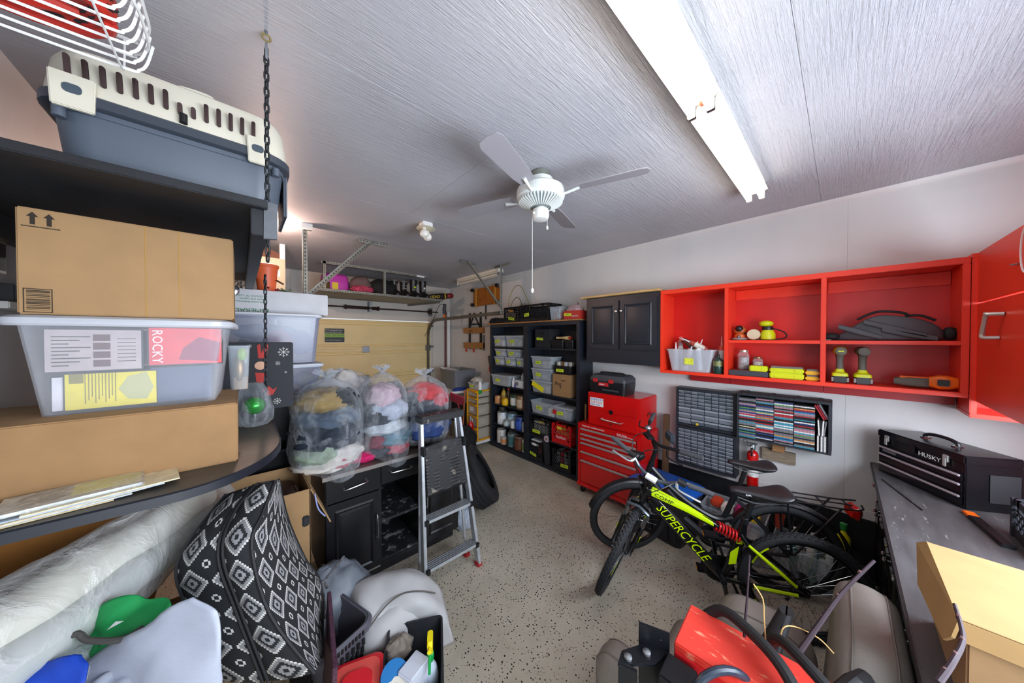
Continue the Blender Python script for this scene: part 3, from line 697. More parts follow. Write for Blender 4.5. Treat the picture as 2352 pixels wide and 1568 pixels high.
FACEX = lambda x, y, z: frame((x, y, z), (0, -1, 0), (0, 0, 1))    # a label on a face that looks towards -X
random.seed(21)
def fill(parent, dx, dy, h, cols, n=5):
    for k in range(n):
        c = cols[k % len(cols)]; w = dy * .75 / n
        MB().box((random.uniform(-.02, .02), -dy * .36 + (k + .5) * dy * .72 / n, h * (.3 + .1 * random.random())), (dx * .6, w, h * (.35 + .3 * random.random()))).build('contents', mat('contents ' + c, c, .6, var=.25, vscale=25), parent, bevel=.006)
def bin_(label, x, y, z, dx, dy, h, cols=('#8f8c86', '#b9b3a6', '#6f6d6a'), lid=True, lab=1, group='labelled clear storage bins on the shelving units', shell=None, n=4):
    t = thing('storage_bin', label, 'bin', (x, y, z), 0, group)
    bin_shell(dx * .84, dy * .84, dx * .95, dy * .95, h, .02, .002, .008).build('tub', shell or CLEARB, t, angle=50)
    fill(t, dx, dy, h, cols, n)
    if lid: MB().loft([rr(dx * .99, dy * .99, .02, h - .012), rr(dx, dy, .02, h - .008), rr(dx, dy, .02, h + .004), rr(dx * .93, dy * .93, .02, h + .008)]).build('lid', clear('clear lid plastic', '#cfd6da', .45, .2), t)
    if lab: lime(t, FACEX(-dx * .45 - .004, dy * .12, h * .5), min(.11, dy * .36), min(.045, h * .35))
    return t
XB = 3.335
bin_('clear bin with lime label, top of the three stacked beside the brown box', XB, 2.93, 1.405, .25, .42, .165)
bin_('clear bin with lime label, middle of the three stacked beside the brown box', XB, 2.93, 1.228, .25, .41, .165, ('#7b7f84', '#a7a39b'))
b3 = bin_('clear bin with big yellow sheet, bottom of the three stacked bins', XB, 2.93, 1.051, .25, .41, .165, ('#c2b59a', '#9d958a'))
MB().at(frame((-.128, .05, .085), (0, -.92, -.38), (0, -.38, .92))).bx(-.12, .12, -.035, .035, 0, .001).build('yellow_sheet', mat('yellow sheet', '#e8d91e', .6), b3)
bx = carton('cardboard_box', 'small brown box with handwriting standing under the black basket', (3.325, 2.545, 1.051), (.25, .30, .30), CARD)
text('handwriting', 'Pog', .07, INK, bx, FACEX(-.1265, .10, .15)); text('handwriting', 'mes', .045, INK, bx, FACEX(-.1265, .0, .21)); text('handwriting', 'v', .06, INK, bx, FACEX(-.1265, .02, .11))
def basket(name, label, x, y, z, dx, dy, h, m, group=None, rows=3):
    t = thing(name, label, 'basket', (x, y, z), 0, group)
    bin_shell(dx * .86, dy * .86, dx, dy, h, .02, .004, .006).build('tub', m, t, angle=50)
    sl = MB()
    for side in (-1, 1):
        for r in range(rows):
            for k in range(int(dy / .022)):
                yy = -dy * .42 + k * .022; zz = h * (.18 + .6 * r / rows); xx = side * (dx * .43 + dx * .07 * zz / h + .0015)
                sl.bx(xx - .0015, xx + .0015, yy, yy + .012, zz, zz + h * .35 / rows)
    for side in (-1, 1):
        for r in range(rows):
            for k in range(int(dx / .022)):
                xx = -dx * .42 + k * .022; zz = h * (.18 + .6 * r / rows); yy = side * (dy * .43 + dy * .07 * zz / h + .0015)
                sl.bx(xx, xx + .012, yy - .0015, yy + .0015, zz, zz + h * .35 / rows)
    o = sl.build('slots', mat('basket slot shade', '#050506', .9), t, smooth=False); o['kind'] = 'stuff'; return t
bk = basket('plastic_basket', 'black slotted basket of tins on the brown box', 3.325, 2.545, 1.353, .22, .30, .115, BLKPL)
for k, c in enumerate(('#d9d6cd', '#a8763a', '#c6c9cc', '#e6e2d6')): MB().box((-.04 + .03 * (k % 2), .09 - .06 * k, .12), (.08, .05, .09)).build('tin', mat('tin ' + c, c, .3, .5), bk, bevel=.01)
lime(bk, FACEX(-.112, .03, .05), .13, .04)
ob = bin_('open clear bin of loose parts on the shelf above the black crate', XB, 2.90, .736, .25, .50, .18, ('#d8cfb4', '#2b2c2f', '#a9a49a'), lid=False)
rb = bin_('clear bin with red clips next to the open bin', XB, 2.54, .736, .25, .31, .16, ('#7d8088', '#a9a6a8'))
MB().bx(-.135, -.115, .10, .15, .06, .12).build('clip', mat('red clip plastic', '#c0252a', .4), rb, bevel=.004)

def lattice_crate(name, label, loc, dx, dy, h, m, rz=0, group=None, cell=.032, openback=False):
    """moulded milk crate: rims, posts and diamond lattice walls"""
    t = thing(name, label, 'crate', loc, rz, group); b = MB(); th = .008
    b.bx(-dx / 2, dx / 2, -dy / 2, dy / 2, 0, .008)
    for z0, z1 in ((0, .045), (h * .70, h * .74), (h - .03, h)):
        for s in (-1, 1):
            b.bx(s * dx / 2 - th / 2, s * dx / 2 + th / 2, -dy / 2, dy / 2, z0, z1); b.bx(-dx / 2, dx / 2, s * dy / 2 - th / 2, s * dy / 2 + th / 2, z0, z1)
    for sx in (-1, 1):
        for sy in (-1, 1): b.bx(sx * dx / 2 - .011, sx * dx / 2 + .011, sy * dy / 2 - .011, sy * dy / 2 + .011, 0, h)
    for s in (-1, 1):
        for f in (-.32, .32): b.bx(s * dx / 2 - th / 2, s * dx / 2 + th / 2, f * dy - .012, f * dy + .012, h * .7, h); b.bx(f * dx - .012, f * dx + .012, s * dy / 2 - th / 2, s * dy / 2 + th / 2, h * .7, h)
    za, zb = .04, h * .70
    def bars(length, put):
        H = zb - za; k = -H
        while k < length:
            for sgn in (1, -1):
                u0, z0, u1, z1 = k, za, k + H, zb
                if u0 < 0: z0 += -u0; u0 = 0
                if u1 > length: z1 -= u1 - length; u1 = length
                if u1 - u0 > .004:
                    a, c = (u0, z0), (u1, z1)
                    if sgn < 0: a, c = (length - u0, z0), (length - u1, z1)
                    put(a, c)
            k += cell * 1.414
    for s in (-1, 1):
        bars(dy, lambda a, c, s=s: b.tube([(s * dx / 2, -dy / 2 + a[0], a[1]), (s * dx / 2, -dy / 2 + c[0], c[1])], .0042, 4))
        bars(dx, lambda a, c, s=s: b.tube([(-dx / 2 + a[0], s * dy / 2, a[1]), (-dx / 2 + c[0], s * dy / 2, c[1])], .0042, 4))
    b.build('crate_body', m, t, smooth=False); return t
c1 = lattice_crate('milk_crate', 'black milk crate on the shelf beside the red crate', (3.33, 2.94, .407), .25, .38, .265, BLKPL); lime(c1, FACEX(-.132, .06, .07), .15, .045)
for k in range(4): MB().box((0, -.12 + .08 * k, .12), (.18, .06, .17)).build('contents', mat('pale parts', '#b9b9b4', .5, var=.3, vscale=60), c1, bevel=.01)
MB().box((-.08, .0, .22), (.05, .10, .03)).build('contents', mat('brass yellow part', '#d6c22e', .4), c1, bevel=.008)
c2_ = lattice_crate('milk_crate', 'red milk crate with white script on the shelving unit', (3.33, 2.54, .407), .25, .30, .265, mat('red crate plastic', '#c6121a', .4)); MB().bx(-.131, -.127, -.10, .10, .045, .13).build('panel', mat('red crate plastic', '#c6121a'), c2_)
text('script_lettering', 'Sealtest', .055, WHITEP, c2_, FACEX(-.1325, .095, .075), shear=.3); MB().box((-.02, 0, .15), (.16, .22, .14)).build('contents', mat('yellow brown tools', '#b8923c', .5, var=.5, vscale=30), c2_, bevel=.01)
MB().at(FACEX(-.132, .03, .215)).bx(-.04, .04, -.02, .02, 0, .001).build('label', mat('yellow tag', '#d8c430', .6), c2_)
c3 = lattice_crate('milk_crate', 'black milk crate at the bottom with white papers on top', (3.33, 3.03, .061), .26, .29, .265, BLKPL); lime(c3, FACEX(-.137, .03, .07), .13, .04)
MB().box((0, .03, .22), (.2, .2, .09)).build('contents', WHITEP, c3, bevel=.02); MB().box((-.02, -.08, .16), (.16, .08, .16)).build('contents', mat('dull red tool', '#8c2622', .5), c3, bevel=.01); MB().bx(-.134, -.128, -.03, .05, .20, .245).build('tag', WHITEP, c3)
c4 = lattice_crate('milk_crate', 'black milk crate of sockets at the bottom below the red crate', (3.33, 2.53, .061), .26, .29, .265, BLKPL); lime(c4, FACEX(-.137, -.05, .07), .13, .045)
for k, c in enumerate(('#8f9296', '#b2243c', '#9da0a4', '#72757a')): MB().box((0, .1 - .065 * k, .15), (.18, .045, .17)).build('contents', mat('crate tool ' + c, c, .35, .3, var=.3, vscale=50), c4, bevel=.01)
rl = thing('fabric_roll', 'black roll standing upright between two bottom crates', 'roll', (3.225, 2.80, .061), rot=(RAD(-4), RAD(-3), 0)); MB().lathe([(.045, 0), (.048, .30), (.02, .31)], 16).build('roll', mat('black felt', '#1b1b1e', .9, bump=.2), rl)
tr_ = thing('tape_roll', 'lilac roll of tape resting on top of the black roll', 'tape', (3.215, 2.80, .415)); MB().lathe([(.02, -.02), (.044, -.022), (.046, -.02), (.046, .02), (.044, .022), (.02, .02)], 20, (0, 0, 0), 'X').build('tape', mat('lilac tape', '#bfaec0', .4), tr_); MB().lathe([(.019, -.024), (.02, .024)], 16, (0, 0, 0), 'X').build('core', CARD, tr_)
bcu = thing('fabric_cube', 'black cube box on the top shelf with a lime label', 'box', (3.34, 2.91, 1.701)); MB().bx(-.12, .12, -.14, .14, 0, .27).build('cube', mat('black fabric', '#1c1d20', .9, bump=.2), bcu, bevel=.006); lime(bcu, FACEX(-.1215, .04, .13), .13, .035); MB().bx(-.126, -.12, -.04, .04, .20, .225).build('handle', BLKPL, bcu, bevel=.003)
for lab, y, dy in (('black wire basket on the top shelf under the beige gloves', 2.645, .23), ('black wire basket at the end of the top shelf', 2.44, .14)):
    q = basket('plastic_basket', lab, 3.33, y, 1.701, .22, dy, .11, BLKPL, 'small black baskets on the top shelf'); MB().box((0, 0, .06), (.16, dy * .7, .07)).build('contents', mat('grey oddments', '#7f7d78', .5, var=.5, vscale=70), q, bevel=.01)
gl = thing('work_glove', 'beige work gloves lying on the black baskets', 'gloves', (3.30, 2.58, 1.815)); MB().loft([[(a, -.10 + .05 * i, b + .03) for a, b in rrect(.07 + .02 * sin(i * 1.7), .04 + .012 * cos(i), .015)] for i in range(5)]).build('glove', mat('beige leather', '#c5aa74', .8), gl); MB().box((0, -.11, .03), (.06, .06, .035)).build('cuff', mat('red cuff', '#a83226', .8), gl, bevel=.01)
# left unit: shoe-box bins
bin_('clear bin with lime label on the uppermost shelf by the dustpan', XB, 3.89, 1.701, .25, .30, .175, ('#c9c4b8', '#e0ded8'))
bin_('wide clear bin with two lime labels on the uppermost shelf', XB, 3.50, 1.701, .25, .44, .175, ('#b9b7b2', '#dcd9d2', '#8d8a84'), n=6)
for y, dy, s in ((3.89, .25, 'first'), (3.61, .25, 'second'), (3.365, .20, 'third')): bin_(f'shallow clear bin, {s} from the corner in the lower row of small bins', XB, y, 1.391, .25, dy, .13, ('#a6a9ac', '#d5d8d9'))
for y, dy, s in ((3.86, .28, 'nearer the corner'), (3.53, .32, 'nearer the stile')): bin_(f'shallow clear bin, {s} in the upper row of small bins', XB, y, 1.531, .25, dy, .125, ('#8d9295', '#bfc3c4'))
bin_('large shallow grey clear bin with lime labels on the third shelf', 3.30, 3.79, 1.061, .30, .47, .165, ('#6c6a66', '#8b8883'), n=3)
wt = basket('plastic_basket', 'white tub with a bottle on the third shelf', 3.31, 3.385, 1.061, .20, .22, .115, WHITEP, rows=0); MB().lathe([(.03, .02), (.032, .14), (.012, .17), (.012, .19)], 14, (.02, .03, .03)).build('bottle', WHITEP, wt)
MB().bx(-.106, -.102, .01, .07, .04, .09).build('label', mat('grey print label', '#77757a', .6, var=.5, vscale=120), wt)
def bottle(label, x, y, z, r, h, col, cap='#e9e9e6', band=None, m=None, group=None):
    t = thing('bottle', label, 'bottle', (x, y, z), 0, group)
    MB().lathe([(r * .9, 0), (r, .006), (r, h * .62), (r * .75, h * .76), (r * .36, h * .84), (r * .36, h * .9)], 18).build('body', m or mat('bottle ' + col, col, .35), t)
    MB().lathe([(r * .42, h * .88), (r * .42, h), (r * .3, h)], 14).build('cap', mat('cap ' + cap, cap, .4), t)
    if band: MB().lathe([(r + .0008, h * .12), (r + .001, h * .13), (r + .001, h * .52), (r + .0008, h * .53)], 18).build('label', mat('band ' + band, band, .5, var=.15, vscale=50), t)
    return t
bottle('small white bottle beside the white tub', 3.24, 3.535, 1.061, .028, .15, '#dfe0e2'); bottle('small purple bottle beside the white tub', 3.225, 3.515 - .045, 1.061, .018, .085, '#5c4f9c')
PAINTG = 'paint cans on the shelving unit'
def can(label, x, y, z, r, h, col, band=None, lid='#8d8f8c', bail=True):
    t = thing('paint_can', label, 'can', (x, y, z), random.uniform(0, 3), PAINTG)
    MB().lathe([(r * .98, 0), (r, .004), (r, h - .008), (r * .985, h - .004)], 22).build('body', mat('can ' + col, col, .35, .15, spots=('#7b7770', 26, .27)), t)
    if band: MB().lathe([(r + .0006, h * .14), (r + .001, h * .15), (r + .001, h * .72), (r + .0006, h * .73)], 22).build('label', mat('can label ' + band, band, .5, var=.22, vscale=36), t)
    MB().lathe([(r * 1.02, h - .010), (r * 1.03, h - .004), (r * 1.0, h), (r * .90, h), (r * .86, h - .005), (r * .05, h - .005)], 22).build('lid', mat('can lid ' + lid, lid, .35, .5), t)
    if bail: MB().tube([(r * 1.03 * cos(RAD(a)), r * 1.03 * sin(RAD(a)), h * .78 - .35 * h * sin(RAD(a))) for a in range(0, 181, 15)], .0015, 5).build('bail', STEEL, t)
    return t
can('small peach tin at the corner end of the can shelf', 3.245, 3.935, .736, .055, .125, '#c98f5e', None, '#b58a60', False)
bottle('tall amber oil bottle behind the yellow tin', 3.29, 3.835, .736, .045, .27, '#a88a2c', '#2b2a28', '#8a7226'); bottle('dark bottle behind the yellow tin', 3.31, 3.735, .736, .04, .27, '#3b2a20', '#c0392b')
can('squat yellow tin in front of the oil bottle', 3.235, 3.735, .736, .052, .115, '#d7a613', '#e0b417', '#c79a1a', False)
can('white paint can with a dark green collar', 3.30, 3.56, .736, .082, .20, '#2f4a38', '#d8dad2', '#4d3f36'); can('brown and cream patterned can', 3.27, 3.385, .736, .082, .205, '#8a6b4c', '#c2a888', '#8d6b4a')
can('dark red rimmed can against the stile', 3.25, 3.285, .736, .04, .15, '#7a4a3a', None, '#7c5a48', False)
can('pale blue white paint can on the middle can shelf', 3.28, 3.86, .401, .085, .205, '#c9d6da', '#dfe6e6', '#5b5347'); can('small dark can on top of the pale blue can', 3.28, 3.86, .607, .055, .07, '#3a3a34', None, '#55534a', False)
can('blue and white striped paint can', 3.33, 3.66, .401, .085, .21, '#86a9bd', '#a8c4d2', '#6d5a4c'); can('low silver blue tin in front of the striped can', 3.235, 3.70, .401, .05, .095, '#9aa9ae', '#b9c8c8', '#8d8f8c', False)
can('small white can in front on the middle can shelf', 3.232, 3.54, .401, .042, .125, '#d9dbd8', None, '#a6a6a0', False); can('deep blue paint can with a lime tag', 3.27, 3.41, .401, .085, .20, '#27408c', '#2f53a8', '#8c8f94')
can('dark can behind the deep blue can', 3.40, 3.49, .401, .07, .20, '#3f4d5a', None, '#55585c', False); can('silver can against the stile on the middle shelf', 3.24, 3.29, .401, .04, .15, '#b4b8bc', None, '#97989a', False)
can('white dripped paint can on the lowest shelf', 3.27, 3.87, .086, .078, .225, '#d6d6d0', None, '#7d7f7c'); can('small silver tin with orange label', 3.232, 3.765, .086, .05, .125, '#b9bbb8', '#c98554', '#9a9b98', False)
can('teal and black stain can on the lowest shelf', 3.28, 3.60, .086, .082, .22, '#6f8587', '#3e6b70', '#60594f'); can('brown stain can on the lowest shelf', 3.255, 3.41, .086, .085, .21, '#5a3826', '#6a4028', '#8d8e8b')
can('white and green can against the stile on the lowest shelf', 3.24, 3.285, .086, .038, .20, '#e0e2dc', '#7ba04a', '#909290', False); can('pale blue can behind the orange labelled tin', 3.40, 3.73, .086, .06, .21, '#7f98a6', None, '#8d8f8c', False)
# on top of the shelving units
q = lattice_crate('milk_crate', 'black milk crate holding coiled cable on top of the shelving', (3.33, 3.54, 2.09), .26, .33, .245, BLKPL); lime(q, FACEX(-.137, .0, .06), .14, .045)
MB().bx(-.136, -.130, -.03, .04, .165, .20).build('orange_badge', mat('orange badge', '#b8741e', .5), q)
cb = thing('coiled_cable', 'yellowish cable looping out of the crate on the shelving', 'cable', (3.33, 3.54, 2.11))
MB().tube(smooth_path([(-.05, .14, .02), (-.05, .15, .35), (.02, .10, .56), (.0, -.06, .57), (0, -.18, .42), (.02, -.26, .18), (.02, -.14, .05)], 8), .006, 6).build('loop', mat('mustard cable', '#8d7a3a', .5), cb)
MB().tube(smooth_path([(-.03, .12, .02), (-.03, .13, .25), (.02, .06, .39), (.02, -.03, .36), (.0, -.12, .2), (0, -.13, .03)], 8), .006, 6).build('loop', mat('brown cable', '#5f5136', .5), cb)
MB().tube(smooth_path([(.04, .03, .02), (.03, .0, .22), (.02, -.08, .27), (.02, -.20, .25), (0, -.16, .05)], 8), .005, 6).build('loop', mat('mustard cable', '#8d7a3a'), cb)
q = lattice_crate('milk_crate', 'large black milk crate on the middle of the shelving tops', (3.33, 3.045, 2.09), .28, .56, .25, BLKPL, cell=.026); lime(q, FACEX(-.147, .14, .10), .10, .05)
MB().box((.02, 0, .10), (.2, .46, .16)).build('contents', mat('dark crate contents', '#2c2d2f', .7, var=.5, vscale=20), q, bevel=.02)
q = bin_('clear bin of netting and straps on the shelving tops', 3.32, 2.66, 2.09, .26, .20, .185, ('#c9685f', '#7fa8a0', '#a94a48', '#9db5b5'), lid=False, lab=0, group=None)
nt = thing('netted_bundle', 'green netting and a black hook piled between the bin and red box', 'netting', (3.37, 2.52, 2.09)); MB().loft([[(x * (1 + .2 * sin(5 * x * 40 + z * 30)), y, z) for x, y in rrect(w, d, .03)] for w, d, z in ((.14, .20, 0), (.15, .21, .06), (.12, .17, .14), (.06, .10, .19))]).build('netting', clear('green net', '#8fb3a0', .55, .5, wrinkle=.6), nt)
MB().tube(smooth_path([(-.06, .10, .14), (-.05, .0, .12), (-.04, -.08, .15), (-.04, -.13, .19), (-.04, -.16, .21), (-.04, -.14, .225)]), .005, 6).build('hook', BLKPL, nt)
rx = thing('red_box', 'red open box with a lime label at the end of the shelving tops', 'box', (3.27, 2.37, 2.09)); MB().taper((0, 0), (.17, .245), (.18, .26), 0, .11).build('body', mat('faded red plastic', '#b23129', .45), rx, bevel=.004); lime(rx, FACEX(-.0905, .05, .06), .12, .035); text('lettering', 'RED DOT', .022, WHITEP, rx, FACEX(-.092, -.02, .03))
MB().loft([rr(.15, .2, .04, .10), rr(.17, .22, .06, .13), rr(.12, .16, .05, .17), rr(.05, .08, .02, .19)]).build('wrapped_contents', clear('pinkish wrap', '#caa3a6', .6, .2, wrinkle=.8), rx)
kb = thing('soft_case', 'black soft case lying flat at the corner end of the shelving tops', 'bag', (3.33, 3.93, 2.09)); MB().loft([[(x, y * 1.0, z * (1 - .55 * max(0, -y) / .25)) for x, y in rrect(w, d, .06)] for w, d, z in ((.24, .44, 0), (.26, .48, .03), (.22, .42, .085), (.14, .30, .105))]).build('case', mat('black nylon', '#1a1a1b', .7, bump=.3), kb)

# ---------------------------------------------------------------- black wall cabinet
def raised_door(t, y0, y1, z0, z1, x, m, name='door', rail=.055, knob=None, face=-1):
    """panel door in the YZ plane looking towards -X (face -1)"""
    s = face
    d = MB().bx(min(x, x + s * .018), max(x, x + s * .018), y0, y1, z0, z1).build(name, m, t, bevel=.004)
    a, b, c, e = y0 + rail, y1 - rail, z0 + rail, z1 - rail
    xx = x + s * .018
    r0 = [(xx, a, c), (xx, b, c), (xx, b, e), (xx, a, e)]; k = .012; r1 = [(xx + s * .007, a + k, c + k), (xx + s * .007, b - k, c + k), (xx + s * .007, b - k, e - k), (xx + s * .007, a + k, e - k)]
    k = .022; r2 = [(xx + s * .001, a + k, c + k), (xx + s * .001, b - k, c + k), (xx + s * .001, b - k, e - k), (xx + s * .001, a + k, e - k)]
    k = .045; r3 = [(xx + s * .006, a + k, c + k), (xx + s * .006, b - k, c + k), (xx + s * .006, b - k, e - k), (xx + s * .006, a + k, e - k)]
    MB().loft([r0, r1, r2, r3]).build('raised_panel', m, d, angle=15)
    if knob: MB().lathe([(.006, 0), (.006, .012), (.013, .018), (.014, .026), (.005, .03)], 14, (0, 0, 0), 'X').at if False else None
    return d
def knob(parent, p, d=(-1, 0, 0), r=.013, m=CHROME):
    M = frame(p, Vector(d).orthogonal(), Vector(d).cross(Vector(d).orthogonal()))
    return MB().at(M).lathe([(.005, 0), (.005, .010), (r * .9, .016), (r, .022), (r * .6, .028)], 14).build('knob', m, parent)
CABN = mat('charcoal cabinet paint', '#23262d', .38, var=.12, vscale=6)
wc = thing('wall_cabinet', 'charcoal two door wall cabinet beside the red open cabinet', 'cabinet', (0, 0, 0))
MB().bx(3.2, 3.505, 1.265, 2.145, 1.70, 2.33).build('carcass', CABN, wc, bevel=.003); MB().bx(3.2, 3.22, 1.265, 2.145, 1.55, 1.70).build('valance', CABN, wc, bevel=.002); MB().bx(3.22, 3.5, 2.13, 2.145, 1.55, 1.70).build('side_skirt', CABN, wc); MB().bx(3.22, 3.5, 1.265, 1.28, 1.55, 1.70).build('side_skirt', CABN, wc)
d1 = raised_door(wc, 1.712, 2.115, 1.715, 2.275, 3.2, CABN); d2 = raised_door(wc, 1.285, 1.695, 1.715, 2.275, 3.2, CABN)
knob(d1, (3.182, 1.735, 2.15), r=.015); knob(d2, (3.182, 1.672, 2.15), r=.015)
tag(MB().bx(3.15, 3.51, 1.262, 2.20, 2.331, 2.353).build('plank', WOODL, bevel=.002), 'pale pine plank on top of the charcoal wall cabinet', 'plank')

# ---------------------------------------------------------------- red rolling tool chest
rc = thing('tool_chest', 'red rolling tool cabinet with steel handle strips', 'tool chest', (3.0, 0, 0))
MB().bx(.012, .46, 1.37, 2.12, .10, .84).build('body', REDM, rc, bevel=.008); MB().bx(-.012, .012, 1.37, 1.40, .10, .84).build('corner_post', REDM, rc, bevel=.004); MB().bx(-.012, .012, 2.09, 2.12, .10, .84).build('corner_post', REDM, rc, bevel=.004)
MB().bx(-.012, .012, 1.40, 2.09, .79, .84).build('top_rail', REDM, rc, bevel=.003)
HND = mat('brushed handle strip', '#cfcbc6', .3, .7)
zs = [.785, .722, .668, .617, .512, .408, .135]
for a, b in zip(zs, zs[1:]):
    d = MB().bx(-.008, .012, 1.405, 2.085, b + .005, a).build('drawer', REDM, rc, bevel=.003)
    MB().prism([(-.010, a - .004), (-.022, a - .008), (-.024, a - .022), (-.010, a - .026)], 1.41, 2.08, 'Y').build('handle_strip', HND, d)
MB().prism([(-.03, .10), (.012, .10), (.012, .13), (-.012, .135), (-.03, .125)], 1.37, 2.12, 'Y').build('base_lip', REDM, rc)
for y in (1.41, 2.08):
    for x in (.04, .40):
        w = MB().lathe([(.012, -.014), (.04, -.014), (.042, -.008), (.042, .008), (.04, .014), (.012, .014)], 18, (x, y, .042), 'Y').build('caster', RUB, rc); MB().bx(x - .02, x + .02, y - .018, y + .018, .04, .10).build('caster_fork', STEEL, w, bevel=.004)
text('lettering', 'STACK-ON  INTERNATIONAL', .022, WHITEP, rc, FACEX(-.0135, 2.06, .805)); text('lettering', 'Quality Storage', .018, WHITEP, rc, FACEX(-.0135, 1.62, .81)); text('lettering', 'Tool Equipment Division', .018, WHITEP, rc, FACEX(-.0135, 1.62, .795))
rt = thing('tool_chest', 'red upper tool chest with a sticker standing on the rolling cabinet', 'tool chest', (3.0, 0, .841))
MB().bx(.02, .44, 1.385, 2.005, 0, .375).build('body', REDM, rt, bevel=.008); MB().bx(.012, .022, 1.41, 1.98, .17, .35).build('lid_front', REDM, rt, bevel=.003); MB().bx(.006, .022, 1.41, 1.98, .012, .163).build('drop_front', REDM, rt, bevel=.003)
MB().tube(smooth_path([(.006, 1.80, .100), (-.022, 1.80, .100), (-.024, 1.69, .097), (-.022, 1.58, .093), (.006, 1.58, .093)], 5), .008, 8).build('handle', CHROME, rt)
MB().prism([(1.675, .20), (1.70, .215), (1.725, .20), (1.72, .175), (1.70, .155), (1.68, .175)], .006, .012, 'X').build('badge', CHROME, rt); MB().lathe([(.009, -.002), (.009, .006)], 12, (.004, 1.70, .055), 'X').build('lock', CHROME, rt)
sk = MB().bx(.0105, .0118, 1.795, 1.965, .225, .32).build('sticker', WHITEP, rt)
text('sticker_text', 'DAYCO', .034, mat('blue print', '#1f5fae', .5), sk, FACEX(.0098, 1.955, .29), stretch=1.3); text('sticker_text', 'TOP COG', .034, mat('red print', '#d0201c', .5), sk, FACEX(.0098, 1.958, .258), stretch=.95); text('sticker_text', 'BELTS & HOSE', .018, mat('blue print', '#1f5fae'), sk, FACEX(.0098, 1.952, .236))
MB().tube(smooth_path([(.20, 1.384, .17), (.20, 1.375, .20), (.24, 1.37, .205), (.26, 1.375, .17)], 4), .004, 6).build('side_hook', RUST, rt)
bt = thing('tool_box', 'black plastic tool box with red latches on the red chest', 'tool box', (3.17, 1.775, 1.217))
MB().loft([rr(.25, .42, .03, 0), rr(.27, .44, .03, .10), rr(.27, .44, .03, .135)]).build('body', BLKPL, bt); MB().loft([rr(.275, .445, .035, .137), rr(.275, .445, .035, .17), rr(.24, .40, .04, .205), rr(.20, .36, .04, .212)]).build('lid', DGREY, bt)
REDL = mat('red latch plastic', '#b8232a', .4)
for y in (.135, -.06): MB().bx(-.147, -.136, y - .03, y + .03, .125, .165).build('latch', REDL, bt, bevel=.004)
MB().prism([(.10, .085), (.09, .125), (-.02, .125), (-.03, .085)], -.142, -.134, 'X').build('badge', REDL, bt); text('lettering', 'HUSKY', .022, WHITEP, bt, FACEX(-.1425, .085, .096)); MB().tube(smooth_path([(0, .14, .20), (0, .13, .225), (0, -.13, .225), (0, -.14, .20)], 4), .010, 8).build('handle', BLKPL, bt); MB().bx(-.138, -.13, -.16, .05, .03, .06).build('front_recess', DGREY, bt, bevel=.004)
MB().cyl((3.18, 2.14, .80), (3.18, 2.14, 1.02), .012).build('stick', CARD).name = 'wooden_stick'
tag(bpy.data.objects['wooden_stick'], 'wooden stick upright between the shelving and the red chest', 'stick')
# ================================================================ red open wall cabinet and what is in it
ro = thing('open_wall_cabinet', 'long red open wall cabinet with three bays of tools', 'cabinet', (3.2, 0, 0))
yA, yB, zA, zB = -.507, 1.26, 1.49, 2.33; th = .03
MB().bx(0, .30, yA, yB, zA, zA + .028).build('bottom_board', REDP, ro, bevel=.003); MB().bx(0, .30, yA, yB, zB - .04, zB).build('top_board', REDP, ro, bevel=.003)
for y in (yB - .028, .682, .082, yA): MB().bx(0, .30, y, y + .028, zA + .028, zB - .04).build('upright', REDP, ro, bevel=.003)
MB().bx(.29, .305, yA + .028, yB - .028, zA + .028, zB - .04).build('back_board', mat('red back panel paint', '#cf1f17', .36, var=.12, vscale=2.5), ro)
for a, b in ((.71, .682), (.11, .082)): pass
MB().bx(.004, .29, .11, .682, 1.803, 1.828).build('shelf_board', REDP, ro, bevel=.002); MB().bx(.004, .29, yA + .028, .082, 1.803, 1.828).build('shelf_board', REDP, ro, bevel=.002)
for a, b in ((.11, .68), (yA + .03, .08)): MB().bx(.272, .29, a, b, 2.20, 2.288).build('cleat', REDP, ro, bevel=.002)
for a, b in ((.72, 1.06), (.10, .718), (-.50, .098)): MB().bx(.27, .318, a, b, 1.405, 1.489).build('cleat', mat('dark red paint', '#a3141a', .45), ro, bevel=.002)
FL = zA + .029; SH = 1.829
tb = thing('storage_bin', 'clear bin stuffed with caulking tubes in the red cabinet', 'bin', (3.345, 1.0, FL))
bin_shell(.21, .33, .25, .40, .215, .02, .002, .01).build('tub', clear('frosted bin plastic', '#dfe3e8', .34, .2), tb, angle=50)
lb = MB().at(FACEX(-.119, .0, .10)).bx(-.04, .04, -.03, .03, 0, .001).build('label', mat('yellow white label', '#d8dc3a', .6, var=.3, vscale=60), tb)
def caulk(label, p, tilt, col, band, L=.20):
    t = thing('caulking_tube', label, 'caulking tube', p, rot=tilt, group='caulking tubes in the clear bin')
    MB().lathe([(.0235, 0), (.0245, .002), (.0245, L), (.022, L + .006)], 16).build('tube', mat('tube ' + col, col, .4), t); MB().lathe([(.0252, L * .15), (.0252, L * .75)], 16).build('label', mat('tube label ' + band, band, .5, var=.3, vscale=40), t)
    MB().lathe([(.009, L), (.008, L + .012), (.003, L + .075), (.0015, L + .076)], 10).build('nozzle', WHITEP, t); return t
caulk('white tube upright at the corner end of the bin', (3.27, 1.13, FL + .01), (0, RAD(-4), RAD(10)), '#e4e7ea', '#c8d6dc'); caulk('white tube leaning in the middle of the bin', (3.29, 1.05, FL + .02), (RAD(14), 0, 0), '#dfe3e6', '#e2aab0')
